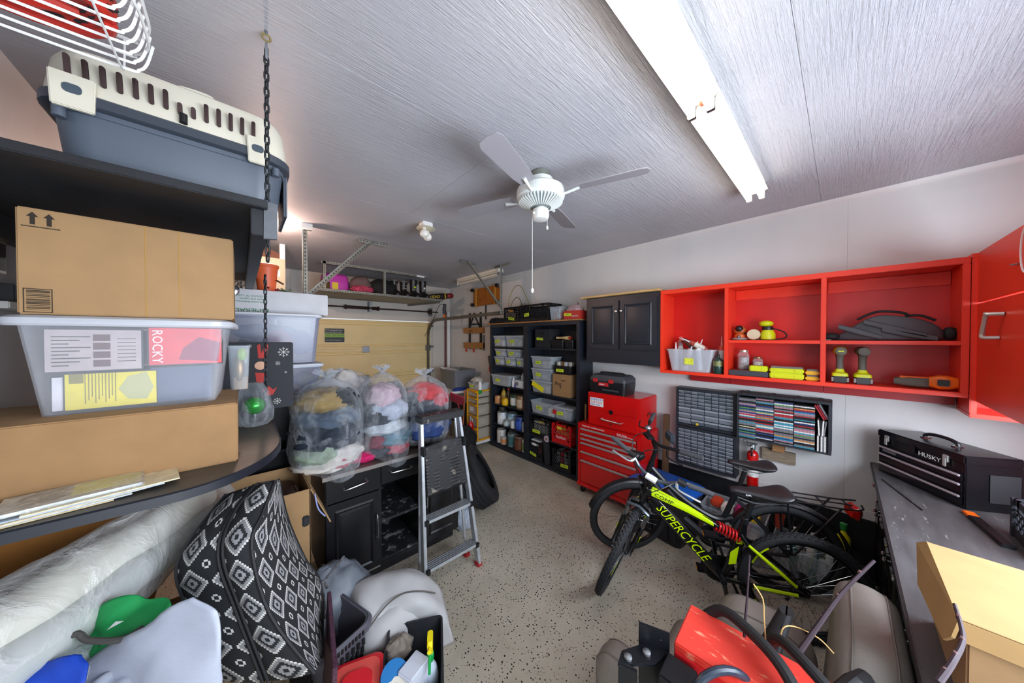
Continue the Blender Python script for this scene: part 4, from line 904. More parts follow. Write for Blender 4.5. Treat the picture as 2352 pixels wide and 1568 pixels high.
caulk('blue tipped tube leaning in the middle of the bin', (3.33, 1.0, FL + .05), (RAD(18), 0, 0), '#a9c9d8', '#8fb5c8'); caulk('clear white tube upright near the propane cylinder', (3.27, .915, FL + .02), (RAD(-5), 0, 0), '#eef0f2', '#d5dde2'); caulk('white tube deep in the bin', (3.37, 1.09, FL + .0), (RAD(-10), 0, 0), '#e6e8ea', '#b7c5cc')
for k, (y, z, c, b) in enumerate(((1.10, .215, '#b9b4ae', '#8d9096'), (.99, .235, '#3a2a28', '#5a3430'), (.93, .225, '#6a3b22', '#7d4a2a'), (.87, .215, '#9c3a2c', '#c9c2b4'))):
    caulk(['grey', 'black', 'brown', 'red'][k] + ' tube lying across the top of the bin', (3.30, y, FL + z), (0, RAD(62), RAD(20 + 30 * k)), c, b, .15)
pr = thing('gas_cylinder', 'dark green camping gas cylinder beside the caulking bin', 'gas cylinder', (3.255, .765, FL)); MB().lathe([(.036, 0), (.04, .006), (.04, .10), (.034, .13), (.014, .145), (.01, .15), (.01, .165)], 20).build('body', mat('gas bottle green', '#1d3b34', .3), pr); MB().lathe([(.0405, .07), (.0405, .115)], 20).build('label', mat('gas bottle label', '#7e8050', .5, var=.4, vscale=50), pr); MB().lathe([(.011, .16), (.012, .175)], 12).build('cap', BLKPL, pr)
rt_ = thing('caulking_tube', 'red and white glue tube standing behind the gas cylinder', 'caulking tube', (3.37, .765, FL)); MB().lathe([(.024, 0), (.025, .24), (.022, .25)], 16).build('tube', mat('tube orange', '#e2563c', .4), rt_); MB().lathe([(.0256, .12), (.0256, .21)], 16).build('label', WHITEP, rt_); MB().lathe([(.009, .25), (.004, .34), (.002, .345)], 10).build('nozzle', mat('pink nozzle', '#e3a59c', .5), rt_)
# sanders
sd = thing('orbital_sander', 'orange and black sander on the upper shelf', 'sander', (3.33, .62, SH)); MB().lathe([(.05, 0), (.062, .004), (.062, .014), (.05, .02)], 24).build('pad', mat('grey pad', '#9d9a98', .5), sd); MB().lathe([(.045, .02), (.042, .045), (.03, .055)], 20).build('skirt', mat('orange plastic', '#d0642a', .4), sd); MB().ell((0, 0, .085), (.045, .05, .042)).build('body', mat('orange brown plastic', '#a85426', .4), sd); MB().ell((-.03, 0, .10), (.028, .03, .03)).build('grip', BLKPL, sd); MB().tube(smooth_path([(0, -.02, .07), (-.02, -.07, .045), (0, -.09, .02)]), .008, 7).build('dust_port', BLKPL, sd); MB().ell((-.045, .0, .028), (.014, .014, .014)).build('knob', STEEL, sd)
sy = thing('palm_sander', 'lime yellow sander with a round pad lying beside it on the shelf', 'sander', (3.34, .46, SH)); LIMEP = mat('lime tool plastic', '#c8cf10', .42)
MB().lathe([(.03, 0), (.052, .006), (.052, .05), (.042, .075), (.036, .085)], 22, (0, -.03, 0)).build('base', LIMEP, sy); MB().lathe([(.037, .085), (.038, .105), (.036, .115)], 20, (0, -.03, 0)).build('collar', BLKPL, sy); MB().ell((0, -.02, .14), (.045, .05, .028)).build('head', LIMEP, sy); MB().lathe([(.004, -.02), (.044, -.018), (.046, 0), (.044, .012), (.004, .014)], 22, (-.05, .055, .048), 'X').build('pad', mat('beige felt pad', '#cdbf9f', .8), sy); MB().tube(smooth_path([(0, -.06, .10), (.0, -.13, .07), (.0, -.15, .03), (0, -.10, .008), (-.05, .08, .008)]), .005, 6).build('cord', BLKPL, sy)
# jars, cases
GLASS = clear('jar glass', '#e6eef0', .12, .05)
def jar(label, x, y, z, r, h, lid, fillc):
    t = thing('glass_jar', label, 'jar', (x, y, z)); MB().lathe([(r * .9, 0), (r, .008), (r, h * .72), (r * .78, h * .84), (r * .78, h * .9)], 20).build('jar', GLASS, t); MB().lathe([(r * .86, .005), (r * .92, .01), (r * .92, h * .62), (r * .5, h * .66)], 16).build('contents', mat('jar fill ' + fillc, fillc, .5, bump=1, bscale=120, var=.5, vscale=90), t); MB().lathe([(r * .82, h * .88), (r * .84, h * .9), (r * .84, h), (r * .7, h + .002)], 20).build('lid', mat('jar lid ' + lid, lid, .35, .7), t)
trz = FL
ty = thing('flat_tray', 'dark flat tray case under the glass jars', 'case', (3.31, .545, FL)); MB().bx(-.08, .12, -.135, .135, 0, .042).build('tray', mat('slate case plastic', '#3b3e44', .45), ty, bevel=.003); MB().bx(-.07, .11, -.125, .125, .042, .045).build('top_sheet', mat('maroon sheet', '#7a3a38', .5, var=.4, vscale=40), ty)
jar('tall glass jar of screws standing on the dark tray', 3.37, .60, FL + .045, .043, .175, '#b9b3a4', '#a9a29e'); jar('short glass jar with a brass lid on the dark tray', 3.39, .50, FL + .045, .036, .115, '#8d7a58', '#c9c1b2')
LB = mat('bright lime case', '#cfd80c', .4); SMK = clear('smoky lid', '#8c8a86', .6, .2)
def flatcase(label, x, y, z, dx, dy, h, m, lidm=None):
    t = thing('tool_case', label, 'case', (x, y, z)); MB().bx(-dx / 2, dx / 2, -dy / 2, dy / 2, 0, h * (.7 if lidm else 1)).build('body', m, t, bevel=.007)
    if lidm: MB().bx(-dx / 2 + .006, dx / 2 - .006, -dy / 2 + .006, dy / 2 - .006, h * .7, h).build('lid', lidm, t, bevel=.004)
    for s in (-.3, .3): MB().bx(-dx / 2 - .004, -dx / 2 + .004, s * dy - .015, s * dy + .015, h * .2, h * .6).build('catch', m, t, bevel=.002)
flatcase('small lime case lying on the dark tray', 3.27, .475, FL + .046, .08, .12, .045, LB); flatcase('long lime case, lower of the two stacked beside the yellow boxes', 3.30, .30, FL, .13, .205, .046, LB); flatcase('long lime case with smoky lid, upper of the two stacked', 3.30, .30, FL + .047, .13, .205, .05, LB, SMK)
YB = mat('amber case plastic', '#eab21a', .4); flatcase('yellow bit box with clear lid, lower of two by the upright', 3.30, .152, FL, .11, .078, .042, YB, SMK); flatcase('yellow bit box with clear lid, upper of two by the upright', 3.30, .152, FL + .043, .11, .078, .042, YB, SMK)
# drills standing on their batteries
def drill(label, y, yel):
    t = thing('cordless_drill', label, 'drill', (3.30, y, FL), RAD(4), 'cordless drills standing on their batteries'); G = mat('tool grey rubber', '#5b5850', .6)
    MB().bx(-.05, .05, -.038, .038, 0, .048).build('battery', BLKPL, t, bevel=.008)
    for s in (-1, 1): MB().bx(-.053, -.02, s * .038 - .006, s * .038 + .006, .008, .04).build('battery_catch', mat('grey catch', '#807d7a', .5), t, bevel=.002)
    MB().loft([rr(.10, .085, .015, .048), rr(.10, .08, .015, .068), rr(.06, .05, .015, .08), rr(.05, .04, .015, .10)]).build('foot', LIMEP, t)
    MB().loft([rr(.05, .04, .015, .095), rr(.046, .036, .015, .15), rr(.055, .04, .015, .19), rr(.07, .05, .02, .205)]).build('grip', G, t)
    MB().lathe([(.02, -.10), (.03, -.095), (.034, -.06), (.034, .05), (.028, .085), (.014, .09)], 20, (0.01, 0, .232), 'X').build('motor_body', G if not yel else mat('lime tool plastic'), t); MB().lathe([(.012, -.004), (.028, 0), (.03, .01)], 20, (-.095, 0, .232), 'X').build('end_cap', G, t)
    if yel: MB().bx(-.101, -.097, -.016, .016, .226, .238).build('badge', LIMEP, t, bevel=.002)
drill('lime and grey drill by the upright with a yellow end band', .012, True); drill('lime and grey drill with a plain grey motor end', -.098, False)
og = thing('reciprocating_saw', 'orange and grey cordless saw lying on its side', 'saw', (3.31, -.36, FL), RAD(-6))
MB().loft([[(x, .12 - .062 * i, .037 + z) for x, z in rrect(w, h, .015)] for i, (w, h) in enumerate(((.05, .045), (.07, .062), (.07, .065), (.06, .055), (.05, .045), (.045, .04)))]).build('body', mat('tool grey rubber'), og); MB().loft([[(x - .04, -.02 - .035 * i, .05 + z) for x, z in rrect(w, h, .02)] for i, (w, h) in enumerate(((.06, .06), (.085, .085), (.085, .085), (.06, .06)))]).build('handle_end', mat('bright orange plastic', '#e86a16', .4), og)
MB().bx(-.090, -.078, -.095, -.05, .03, .07).build('battery_socket', BLKPL, og, bevel=.004); MB().bx(-.03, .03, -.04, .10, .062, .074).build('top_strip', mat('bright orange plastic'), og, bevel=.005)
# soft bag on the right upper shelf
bg = thing('soft_tool_bag', 'collapsed grey and black soft bag on the shelf of the third bay', 'bag', (3.34, -.2, SH))
BAGM = mat('charcoal nylon', '#4a4b50', .6, bump=.4, bscale=25); BAGB = mat('black webbing', '#151518', .75, bump=.2)
prof = [(.25, .02, .04), (.20, .06, .055), (.12, .13, .10), (.05, .185, .12), (-.05, .17, .12), (-.12, .15, .11), (-.19, .12, .10), (-.24, .06, .06)]
MB().loft([[(x, y, max(.002, z + h / 2)) for x, z in rrect(w * 1.6, h, .02)] for y, h, w in prof]).build('body', BAGM, bg, sub=1)
for y0, y1, z0, z1 in ((.22, .02, .10, .02), (.10, -.16, .13, .03), (.02, -.20, .075, .012)):
    MB().loft([[(-.10 + x, y0 + (y1 - y0) * k / 4, max(.003, z0 + (z1 - z0) * k / 4 + z)) for x, z in rrect(.03, .045 - .02 * abs(k / 4 - .5), .012)] for k in range(5)]).build('fold', BAGM, bg)
MB().tube(smooth_path([(-.04, .13, .15), (-.05, .04, .20), (-.05, -.06, .19), (-.05, -.10, .165)]), .008, 6).build('zip', BAGB, bg); MB().tube(smooth_path([(-.04, -.08, .165), (-.05, -.14, .165), (-.05, -.20, .13)]), .008, 6).build('zip', BAGB, bg)
MB().ell((-.05, .26, .03), (.04, .05, .028)).build('strap_pad', BAGB, bg); MB().ell((-.02, -.255, .045), (.03, .03, .045)).build('end_cap', BAGB, bg); MB().tube(smooth_path([(-.02, -.26, .08), (-.02, -.32, .07), (-.02, -.335, .03), (-.02, -.28, .006)]), .0025, 6).build('wire_loop', BAGB, bg); MB().bx(-.12, -.09, .255, .30, .003, .006).build('buckle', STEEL, bg)

# tall red cabinet with doors swung out
rk = thing('corner_cabinet', 'red wall cabinet with two doors standing wide open at the end', 'cabinet', (3.2, 0, 0))
MB().bx(.0, .305, -.96, -.51, 1.375, 1.40).build('bottom_board', REDP, rk, bevel=.003); MB().bx(0, .305, -.96, -.51, 2.32, 2.345).build('top_board', REDP, rk); MB().bx(0, .305, -.535, -.51, 1.40, 2.32).build('side_board', REDP, rk, bevel=.003); MB().bx(.0, .305, -.96, -.935, 1.40, 2.32).build('side_board', REDP, rk); MB().bx(.295, .305, -.935, -.535, 1.4, 2.32).build('back_board', REDP, rk)
ud = MB().bx(-.82, -.01, -.548, -.528, 2.055, 2.345).build('upper_door', REDP, rk, bevel=.002)
MB().tube([(-.70 + .06 * cos(a), -.526, 2.36 - .13 + .10 * sin(a)) for a in [2 * pi * k / 24 for k in range(24)]], .003, 5, closed=True).build('painted_ring', WHITEP, ud)
MB().cyl((-.62, -.526, 2.18), (-.60, -.51, 2.18), .003, n=6).build('nail', STEEL, ud)
ld = MB().bx(-.82, -.01, -.548, -.528, 1.475, 2.047).build('lower_door', REDP, rk, bevel=.002); MB().bx(-.82, -.42, -.528, -.523, 1.478, 2.044).build('overlay_panel', REDP, ld, bevel=.001)
MB().tube(smooth_path([(-.485, -.522, 1.965), (-.47, -.48, 1.965), (-.455, -.478, 1.96), (-.40, -.478, 1.875), (-.40, -.478, 1.86), (-.41, -.48, 1.85), (-.42, -.522, 1.85)], 4), .009, 8).build('pull_handle', mat('worn handle metal', '#c9bdb4', .35, .6), ld)

# ---------------------------------------------------------------- small parts drawer cabinets
def drawer_unit(label, z0, z1, layout):
    t = thing('parts_drawer_cabinet', label, 'drawer cabinet', (3.375, 0, z0)); y0, y1 = .648, 1.165; H = z1 - z0
    FR = mat('dark blue grey plastic', '#23272e', .45)
    MB().bx(.02, .138, y0, y1, 0, H).build('shell', FR, t, bevel=.004)
    for a in ((y0, y1, 0, .022), (y0, y1, H - .022, H), (y0, y0 + .02, .022, H - .022), (y1 - .02, y1, .022, H - .022)): MB().bx(0, .02, a[0], a[1], a[2], a[3]).build('front_frame', FR, t, bevel=.003)
    cols_small, z = 8, H - .024
    W = (y1 - y0 - .044); protos = {}
    GL = [clear('drawer plastic %d' % k, c, .78, .2) for k, c in enumerate(('#767d86', '#868d95', '#5f666f'))]
    total = sum(h for n, h in layout)
    for n, h in layout:
        hh = (H - .048) * h / total
        for k in range(n):
            w = W / n; y = y1 - .022 - (k + .5) * w
            key = (n, round(hh, 4))
            if key not in protos:
                d = MB().hexa([(.012, -w / 2 + .003, -hh / 2 + .002), (.10, -w / 2 + .003, -hh / 2 + .002), (.10, w / 2 - .003, -hh / 2 + .002), (.012, w / 2 - .003, -hh / 2 + .002)], [(.004, -w / 2 + .003, hh / 2 - .004), (.10, -w / 2 + .003, hh / 2 - .004), (.10, w / 2 - .003, hh / 2 - .004), (.004, w / 2 - .003, hh / 2 - .004)]).build('drawer', GL[0], t, bevel=.001, seg=1)
                lp = MB().prism([(.006, hh / 2 - .004), (-.007, hh / 2 - .007), (-.005, hh / 2 - hh * .34), (.008, hh / 2 - hh * .30)], -w / 2 + .004, w / 2 - .004, 'Y').build('pull_lip', mat('drawer lip', '#9aa0a6', .25), d)
                protos[key] = (d, lp); d.location = (0, y, z - hh / 2)
            else:
                d0, lp0 = protos[key]; d = again(d0, t, (0, y, z - hh / 2), m=random.choice(GL)); again(lp0, d)
        z -= hh
    return t
random.seed(5)
drawer_unit('upper dark cabinet of clear small parts drawers on the wall', .945, 1.335, [(8, .78)] * 5 + [(4, 1.3)] * 3)
du = drawer_unit('lower dark cabinet of small parts drawers behind the bicycles', .545, .938, [(8, 1)] * 10)
MB().lathe([(.012, -.002), (.013, .0), (.012, .002)], 16, (3.366, .965, 0), 'X').build('x', mat('yellow sticker', '#d8b62c', .5)).name = 'yellow_badge'
o = bpy.data.objects['yellow_badge']; o.location = (0, 0, .985); tag(o, 'round yellow sticker on a drawer of the upper parts cabinet', 'sticker')

# ---------------------------------------------------------------- black crate of music cases on the wall
cr = thing('wall_crate', 'black crate mounted on the wall and filled with music cases', 'crate', (3.32, 0, .95)); CRM = mat('dusty black plastic', '#23262d', .6, var=.3, vscale=60, bump=.3, bscale=90)
MB().bx(0, .19, .048, .636, 0, .012).build('bottom_wall', CRM, cr, bevel=.002); MB().bx(0, .19, .048, .636, .385, .405).build('top_wall', CRM, cr, bevel=.004); MB().bx(0, .19, .624, .636, .012, .385).build('end_wall', CRM, cr, bevel=.002); MB().bx(0, .19, .048, .066, .012, .385).build('end_wall', CRM, cr, bevel=.002); MB().bx(.18, .19, .066, .624, .012, .385).build('back_wall', CRM, cr)
for y in (.58, .40, .24, .11): MB().bx(-.006, .17, y - .012, y + .012, .4, .411).build('rib', CRM, cr, bevel=.002)
SP = [('black', '#26262a'), ('white', '#d9d7d2'), ('teal', '#3e8ba0'), ('red', '#a92b33'), ('navy', '#2b3f78'), ('green', '#5d8a54'), ('cream', '#cbbd9a'), ('grey', '#77767a'), ('orange', '#c8844a'), ('pink', '#b5808c'), ('crimson', '#8c1f2c')]
wts = [9, 5, 3, 2, 3, 1.2, 2, 5, 1, 1.5, 0]
cdp = MB().bx(0, .115, -.0595, .0595, .0004, .0094).build('music_case', None, smooth=False); cdp.data.materials.append(bpy.data.materials.new('spine')); cdm = cdp.data; bpy.data.objects.remove(cdp)
SPM = {n: mat('spine ' + n, c, .3, var=.35, vscale=26, stretch=(1, 3, 1)) for n, c in SP}
TOPS = ['first', 'second', 'third', 'fourth', 'fifth', 'sixth']; TOP = ['first', 'second', 'third', 'fourth']; random.seed(9)
def cdcase(loc, rot, n, where):
    o = bpy.data.objects.new('music_case', cdm); COL.objects.link(o); o.location = loc; o.rotation_euler = rot
    o.material_slots[0].link = 'OBJECT'; o.material_slots[0].material = SPM[n]
    tag(o, f'music case with a {n} spine {where}', 'music case', 'music cases in the wall crate')
for c, (ya, yb, zt) in enumerate(((.621, .505, 1.312), (.503, .386, 1.318), (.382, .263, 1.308), (.258, .139, 1.302))):
    z, n = .9625, 0
    while z < zt:
        nm = random.choices([s[0] for s in SP], wts)[0]; L = .1185
        n += 1; cdcase((3.334 + random.uniform(0, .01), (ya + yb) / 2 + random.uniform(-.0008, .0008), z), (0, 0, 0), nm, f'{n}th from bottom of {TOP[c]} stack'); z += .00985
for k in range(6): cdcase((3.334, .1255 - .0098 * k, 1.0225), (RAD(90), 0, 0), ('white', 'black', 'white', 'grey', 'white', 'black')[k], f'upright, {TOPS[k]} in the bottom tier at the crate end')
for k in range(4): cdcase((3.334, .122 - .0115 * k, 1.145), (RAD(90 + 3 * (k - 1)), 0, 0), ('white', 'black', 'white', 'grey')[k], f'upright, {TOPS[k]} in the second tier')
for k in range(3): cdcase((3.334, .118 - .012 * k, 1.265 + .004 * k), (RAD(65), 0, 0), ('red', 'crimson', 'grey')[k], 'tilted at the top crate end')
wbr = thing('wooden_bracket', 'rough wooden batten bracket under the wall crate', 'bracket', (3.485, 0, 0)); WD = mat('weathered timber', '#8a7a66', .8, var=.25, vscale=12, stretch=(1, 1, 6)); MB().bx(0, .034, .258, .481, .758, .86).build('batten', WD, wbr, bevel=.003); MB().bx(-.05, .034, .326, .404, .862, .945).build('block', mat('pine block', '#a8784a', .75, var=.2, vscale=14), wbr, bevel=.003)
fe = thing('fire_extinguisher', 'small red fire extinguisher hung on the wall below the crate', 'fire extinguisher', (3.43, .535, .50)); MB().lathe([(.038, 0), (.042, .01), (.042, .29), (.034, .315), (.016, .33), (.014, .345)], 22).build('cylinder', REDM, fe); MB().lathe([(.0427, .10), (.0427, .24)], 22).build('label', mat('extinguisher label', '#d8d6d2', .5, var=.35, vscale=50), fe); MB().lathe([(.018, .335), (.02, .35), (.02, .375), (.014, .385)], 14).build('valve', STEEL, fe); MB().bx(-.012, .012, -.03, .05, .385, .395).build('lever', STEEL, fe, bevel=.002); MB().bx(-.012, .012, -.02, .045, .362, .370).build('lever', STEEL, fe, bevel=.002)
MB().tube([(0, .055 + .016 * cos(a), .40 + .016 * sin(a)) for a in [2 * pi * k / 14 for k in range(14)]], .0022, 5, closed=True).build('pin_ring', STEEL, fe); MB().tube(smooth_path([(-.02, .0, .36), (-.045, .0, .34), (-.046, .0, .29)]), .007, 6).build('nozzle', BLKPL, fe); MB().bx(.04, .088, -.015, .015, .06, .30).build('wall_bracket', STEEL, fe)
MB().lathe([(.012, -.002), (.012, 0)], 14, (-.026, .0, .36), 'X').build('gauge', WHITEP, fe)

# ---------------------------------------------------------------- counter along the near wall
CTOP = mat('worn black counter laminate', '#4a4849', .5, var=.25, vscale=7, bump=.1, bscale=60, stretch=(.6, 3, 1), spots=('#8d8a86', 16, .33))
ct_ = thing('countertop', 'worn black countertop along the wall in front of the added window', 'countertop', (0, 0, .885)); MB().bx(1.0, 3.515, -.985, -.155, 0, .03).build('slab', CTOP, ct_, bevel=.003); MB().bx(1.0, 3.515, -.158, -.150, .0, .026).build('edge_strip', mat('chipped black edge', '#1d1d20', .5, spots=('#b8b2a8', 40, .3)), ct_)
xs = [1.02, 1.64, 2.26, 2.88, 3.485]; nm = ['farthest out of the picture', 'second', 'third', 'next to the long wall']
GLOSSB = mat('glossy black cabinet', '#141417', .18, spots=('#8b8984', 70, .27))
for i, (a, b) in enumerate(zip(xs, xs[1:])):
    t = thing('base_cabinet', ['black base cabinet under the counter below the open carton', 'black base cabinet under the counter beside the grey armchair', 'black base cabinet under the counter next to the rear wheel', 'black base cabinet under the counter end by the long wall'][i], 'cabinet', (a, 0, 0)); w = b - a - .004
    MB().bx(0, w, -.96, -.20, .09, .884).build('carcass', GLOSSB, t, bevel=.002); MB().bx(.02, w - .02, -.9, -.26, 0, .09).build('plinth', BLACKC, t)
    for j, (p, q) in enumerate(((.006, w / 2 - .003), (w / 2 + .003, w - .006))):
        d = MB().bx(p, q, -.20, -.182, .10, .72).build('door', GLOSSB, t, bevel=.004)
        aa, bb, cc, ee = p + .05, q - .05, .15, .67; M_ = lambda k, yy: [(aa + k, yy, cc + k), (bb - k, yy, cc + k), (bb - k, yy, ee - k), (aa + k, yy, ee - k)]
        MB().loft([M_(0, -.182), M_(.01, -.175), M_(.02, -.181), M_(.04, -.176)]).build('raised_panel', GLOSSB, d, angle=15)
        knob(d, (q - .03 if j == 0 else p + .03, -.182, .665), (0, 1, 0), .014)
        d = MB().bx(p, q, -.20, -.182, .73, .87).build('drawer_front', GLOSSB, t, bevel=.004); knob(d, ((p + q) / 2, -.182, .80), (0, 1, 0), .014)
# black metal tool box
hb_ = thing('tool_box', 'black metal tool box with three drawers and chrome latches on the counter', 'tool box', (0, 0, .916)); BM = mat('black enamel', '#121216', .22, var=.2, vscale=8)
A, B = Vector((3.325, -.175, 0)), Vector((2.905, -.452, 0)); ux = (B - A).normalized(); uy = Vector((ux.y, -ux.x, 0)); uy = uy if uy.y < 0 else -uy
hb_.matrix_world = Matrix((ux, uy, (0, 0, 1))).transposed().to_4x4(); hb_.matrix_world.translation = A + Vector((0, 0, .916)); L = (B - A).length; D = .235
hb_.location = A + Vector((0, 0, .916)); hb_.rotation_euler = (0, 0, math.atan2(ux.y, ux.x)); sg = 1 if Vector((-ux.y, ux.x)).dot(Vector((uy.x, uy.y))) > 0 else -1
Y = lambda v: sg * v
def by(x0, x1, a, b, z0, z1): return MB().bx(x0, x1, min(Y(a), Y(b)), max(Y(a), Y(b)), z0, z1)
by(0, L, .006, D, 0, .245).build('body', BM, hb_, bevel=.003); by(-.003, L + .003, -.001, D + .003, .245, .292).build('lid', BM, hb_, bevel=.006)
for z0, z1 in ((.015, .075), (.08, .14), (.145, .19)):
    d = by(.012, L - .012, -.002, .006, z0, z1).build('drawer', BM, hb_, bevel=.002); by(.014, L - .014, -.012, -.002, z1 - .018, z1 - .006).build('pull_strip', mat('mauve steel strip', '#b9aeb5', .35, .2), d, bevel=.003)
for x in (.055, L - .10): by(x, x + .032, -.008, .0, .225, .268).build('latch', mat('bright latch metal', '#c4c4be', .3, .4), hb_, bevel=.004); by(x + .006, x + .026, -.013, -.007, .20, .25).build('latch_lever', mat('bright latch metal'), hb_, bevel=.003)
by(.225, .25, -.008, 0, .21, .26).build('hasp', BLKPL, hb_, bevel=.003)
text('lettering', 'HUSKY', .034, mat('white print'), hb_, frame((.275, Y(-.0068) if sg > 0 else .0068, .212), (1, 0, 0), (0, 0, 1)) if sg > 0 else frame((.275, .0022, .212), (1, 0, 0), (0, 0, 1)), stretch=1.15)
by(.04, .13, -.0035, -.002, .15, .168).build('name_plate', mat('plate grey', '#6a6a6e', .4), hb_)
MB().tube(smooth_path([(.16, Y(.12), .293), (.165, Y(.12), .312), (.21, Y(.12), .325), (.29, Y(.12), .325), (.335, Y(.12), .312), (.34, Y(.12), .293)], 4), .010, 8).build('handle', BLKPL, hb_); by(.155, .175, .10, .14, .29, .298).build('handle_mount', CHROME, hb_); by(.325, .345, .10, .14, .29, .298).build('handle_mount', CHROME, hb_)
by(L + .0025, L + .004, .10, .22, .05, .2).build('warning_print', mat('dark grey print', '#2a2a2d', .5), hb_)
# open-lidded carton on the counter
oc = thing('cardboard_box', 'tan lidded carton standing on the countertop at the edge', 'box', (1.49, -.39, .916)); MB().bx(-.19, .19, -.18, .18, 0, .235).build('body', CARD2, oc, bevel=.004)
MB().bx(-.205, .205, -.19, .19, .245, .252).build('lid_top', CARDY, oc, bevel=.002); MB().bx(-.206, -.200, -.19, .19, .20, .250).build('lid_skirt', CARDY, oc)
MB().add([(-.205, .188, .252), (.205, .188, .252), (.235, .205, .225), (.10, .215, .15), (-.17, .205, .165), (-.205, .198, .20), (-.205, .194, .252), (.205, .194, .252), (.24, .211, .225), (.10, .222, .15), (-.17, .211, .165), (-.205, .204, .20)], [(0, 1, 2, 3, 4, 5), (11, 10, 9, 8, 7, 6), (0, 6, 7, 1), (1, 7, 8, 2), (2, 8, 9, 3), (3, 9, 10, 4), (4, 10, 11, 5), (5, 11, 6, 0)]).build('lid_flap', CARDY, oc, smooth=False)
MB().prism([(-.02, -.06), (.06, -.17), (.0, -.09)], .2522, .2528, 'Z').build('torn_mark', mat('torn dark card', '#4a4034', .9), oc)
lattice_crate('milk_crate', 'black crate standing on the countertop at the picture edge', (2.56, -.70, .916), .27, .29, .18, mat('dusty black plastic'))
lv = thing('pry_bar', 'black flat bar with an orange tip lying on the countertop', 'tool', (2.66, -.485, .916), RAD(8)); MB().bx(-.15, .14, -.02, .02, 0, .014).build('bar', BLKPL, lv, bevel=.003); MB().bx(.14, .20, -.02, .02, 0, .014).build('tip', mat('bright orange plastic'), lv, bevel=.003)
pb = tag(MB().cyl((3.12, -.185, .919), (2.72, -.30, .919), .003, n=6).build('wire_rod', BLKPL), 'thin black rod on the countertop in front of the tool box', 'rod')
tp_ = thing('tape_roll', 'brown roll of tape behind the black metal tool box', 'tape', (3.35, -.80, .916)); MB().lathe([(.04, 0), (.10, 0), (.10, .19), (.04, .19)], 26).build('roll', mat('brown parcel tape', '#6d5337', .4), tp_)
# ================================================================ bicycles
TYRE = mat('bike tyre rubber', '#232427', .8, bump=.25, bscale=90, spots=('#5b5a58', 30, .3)); FRB = mat('glossy black frame', '#0c0d0f', .2, coat=.5)
def wheel(t, M, r=.33, tr=.027, n=32, tread=True, stripe=None):
    w = MB().at(M).loft([[((r - tr + tr * cos(b)) * cos(a), tr * .95 * sin(b), (r - tr + tr * cos(b)) * sin(a)) for b in [2 * pi * q / 10 for q in range(10)]] for a in [2 * pi * k / 48 for k in range(48)]], closed=True).build('tyre', TYRE, t)
    if tread:
        tb = MB()
        for k in range(64):
            a = 2 * pi * k / 64
            for j, b in enumerate((-42, -14, 14, 42)):
                aa = a + (pi / 64 if j % 2 else 0); R_ = Matrix.Rotation(-aa, 4, 'Y'); tb.at(M @ R_)
                x, y = r - tr + (tr + .001) * cos(RAD(b)), (tr + .001) * .95 * sin(RAD(b)); tb.box((x, y, 0), (.006, .008, .014))
        o = tb.build('tread_blocks', TYRE, w, smooth=False); o['kind'] = 'stuff'
    ri = r - 2 * tr + .004
    rim = MB().at(M).loft([[((ri + x) * cos(a), y, (ri + x) * sin(a)) for x, y in ((.004, -.012), (-.012, -.011), (-.016, 0), (-.012, .011), (.004, .012), (-.002, 0))] for a in [2 * pi * k / 40 for k in range(40)]], closed=True).build('rim', mat('black rim', '#1a1b1e', .3, .5), t)
    if stripe:
        for a0 in stripe:
            MB().at(M).loft([[((ri - .004 + x) * cos(RAD(a0 + q)), s * .0125, (ri - .004 + x) * sin(RAD(a0 + q))) for x, s in ((-.007, 1), (.005, 1), (.005, .9), (-.007, .9))] for q in range(0, 31, 5)]).build('rim_decal', NEON, rim)
    hub = MB().at(M).lathe([(.012, -.05), (.012, -.035), (.024, -.032), (.024, -.028), (.014, -.02), (.014, .02), (.024, .028), (.024, .032), (.012, .035), (.012, .05)], 14, (0, 0, 0), 'Y').build('hub', BLKPL, t)
    sp = MB().cyl((0, 0, 0), (0, 0, 1), .0011, n=5).build('spoke', CHROME, t)
    first = True
    for k in range(n):
        s = 1 if k % 2 else -1; a = 2 * pi * k / n; b = a + (RAD(55) if (k // 2) % 2 else -RAD(55))
        p = Vector((.022 * cos(b), s * .029, .022 * sin(b))); q = Vector(((ri - .008) * cos(a), 0, (ri - .008) * sin(a))); d = q - p
        Ml = M @ Matrix.Translation(p) @ Vector((0, 0, 1)).rotation_difference(d).to_matrix().to_4x4() @ Matrix.Diagonal((1, 1, d.length, 1))
        o = sp if first else again(sp, t); o.matrix_local = Ml; first = False
    return w
def saddle(t, M, m):
    sec = [(.135, .022, .0, .03), (.11, .03, .004, .035), (.05, .038, 0, .04), (-.01, .055, -.006, .045), (-.07, .085, -.004, .05), (-.115, .092, .008, .05), (-.14, .075, .012, .035), (-.15, .04, .01, .02)]
    rings = []
    for u, hw, z, h in sec:
        rings.append([(u, hw * cos(RAD(a)), z + (h * .35 * sin(RAD(a)) if a <= 180 else h * .9 * sin(RAD(a)) * (.55 + .45 * abs(cos(RAD(a)))))) for a in range(0, 360, 30)])
    s = MB().at(M).loft(rings).build('saddle', m, t, sub=1)
    MB().at(M).tube([(.10, .02, -.03), (.03, .022, -.052), (-.05, .022, -.052), (-.11, .03, -.03)], .0035, 6).build('saddle_rail', STEEL, s); MB().at(M).tube([(.10, -.02, -.03), (.03, -.022, -.052), (-.05, -.022, -.052), (-.11, -.03, -.03)], .0035, 6).build('saddle_rail', STEEL, s)
    return s
SAD = mat('black saddle vinyl', '#201f21', .38, bump=.1, bscale=200)
GRIP = mat('grey rubber grip', '#3f4044', .75, bump=.6, bscale=150)
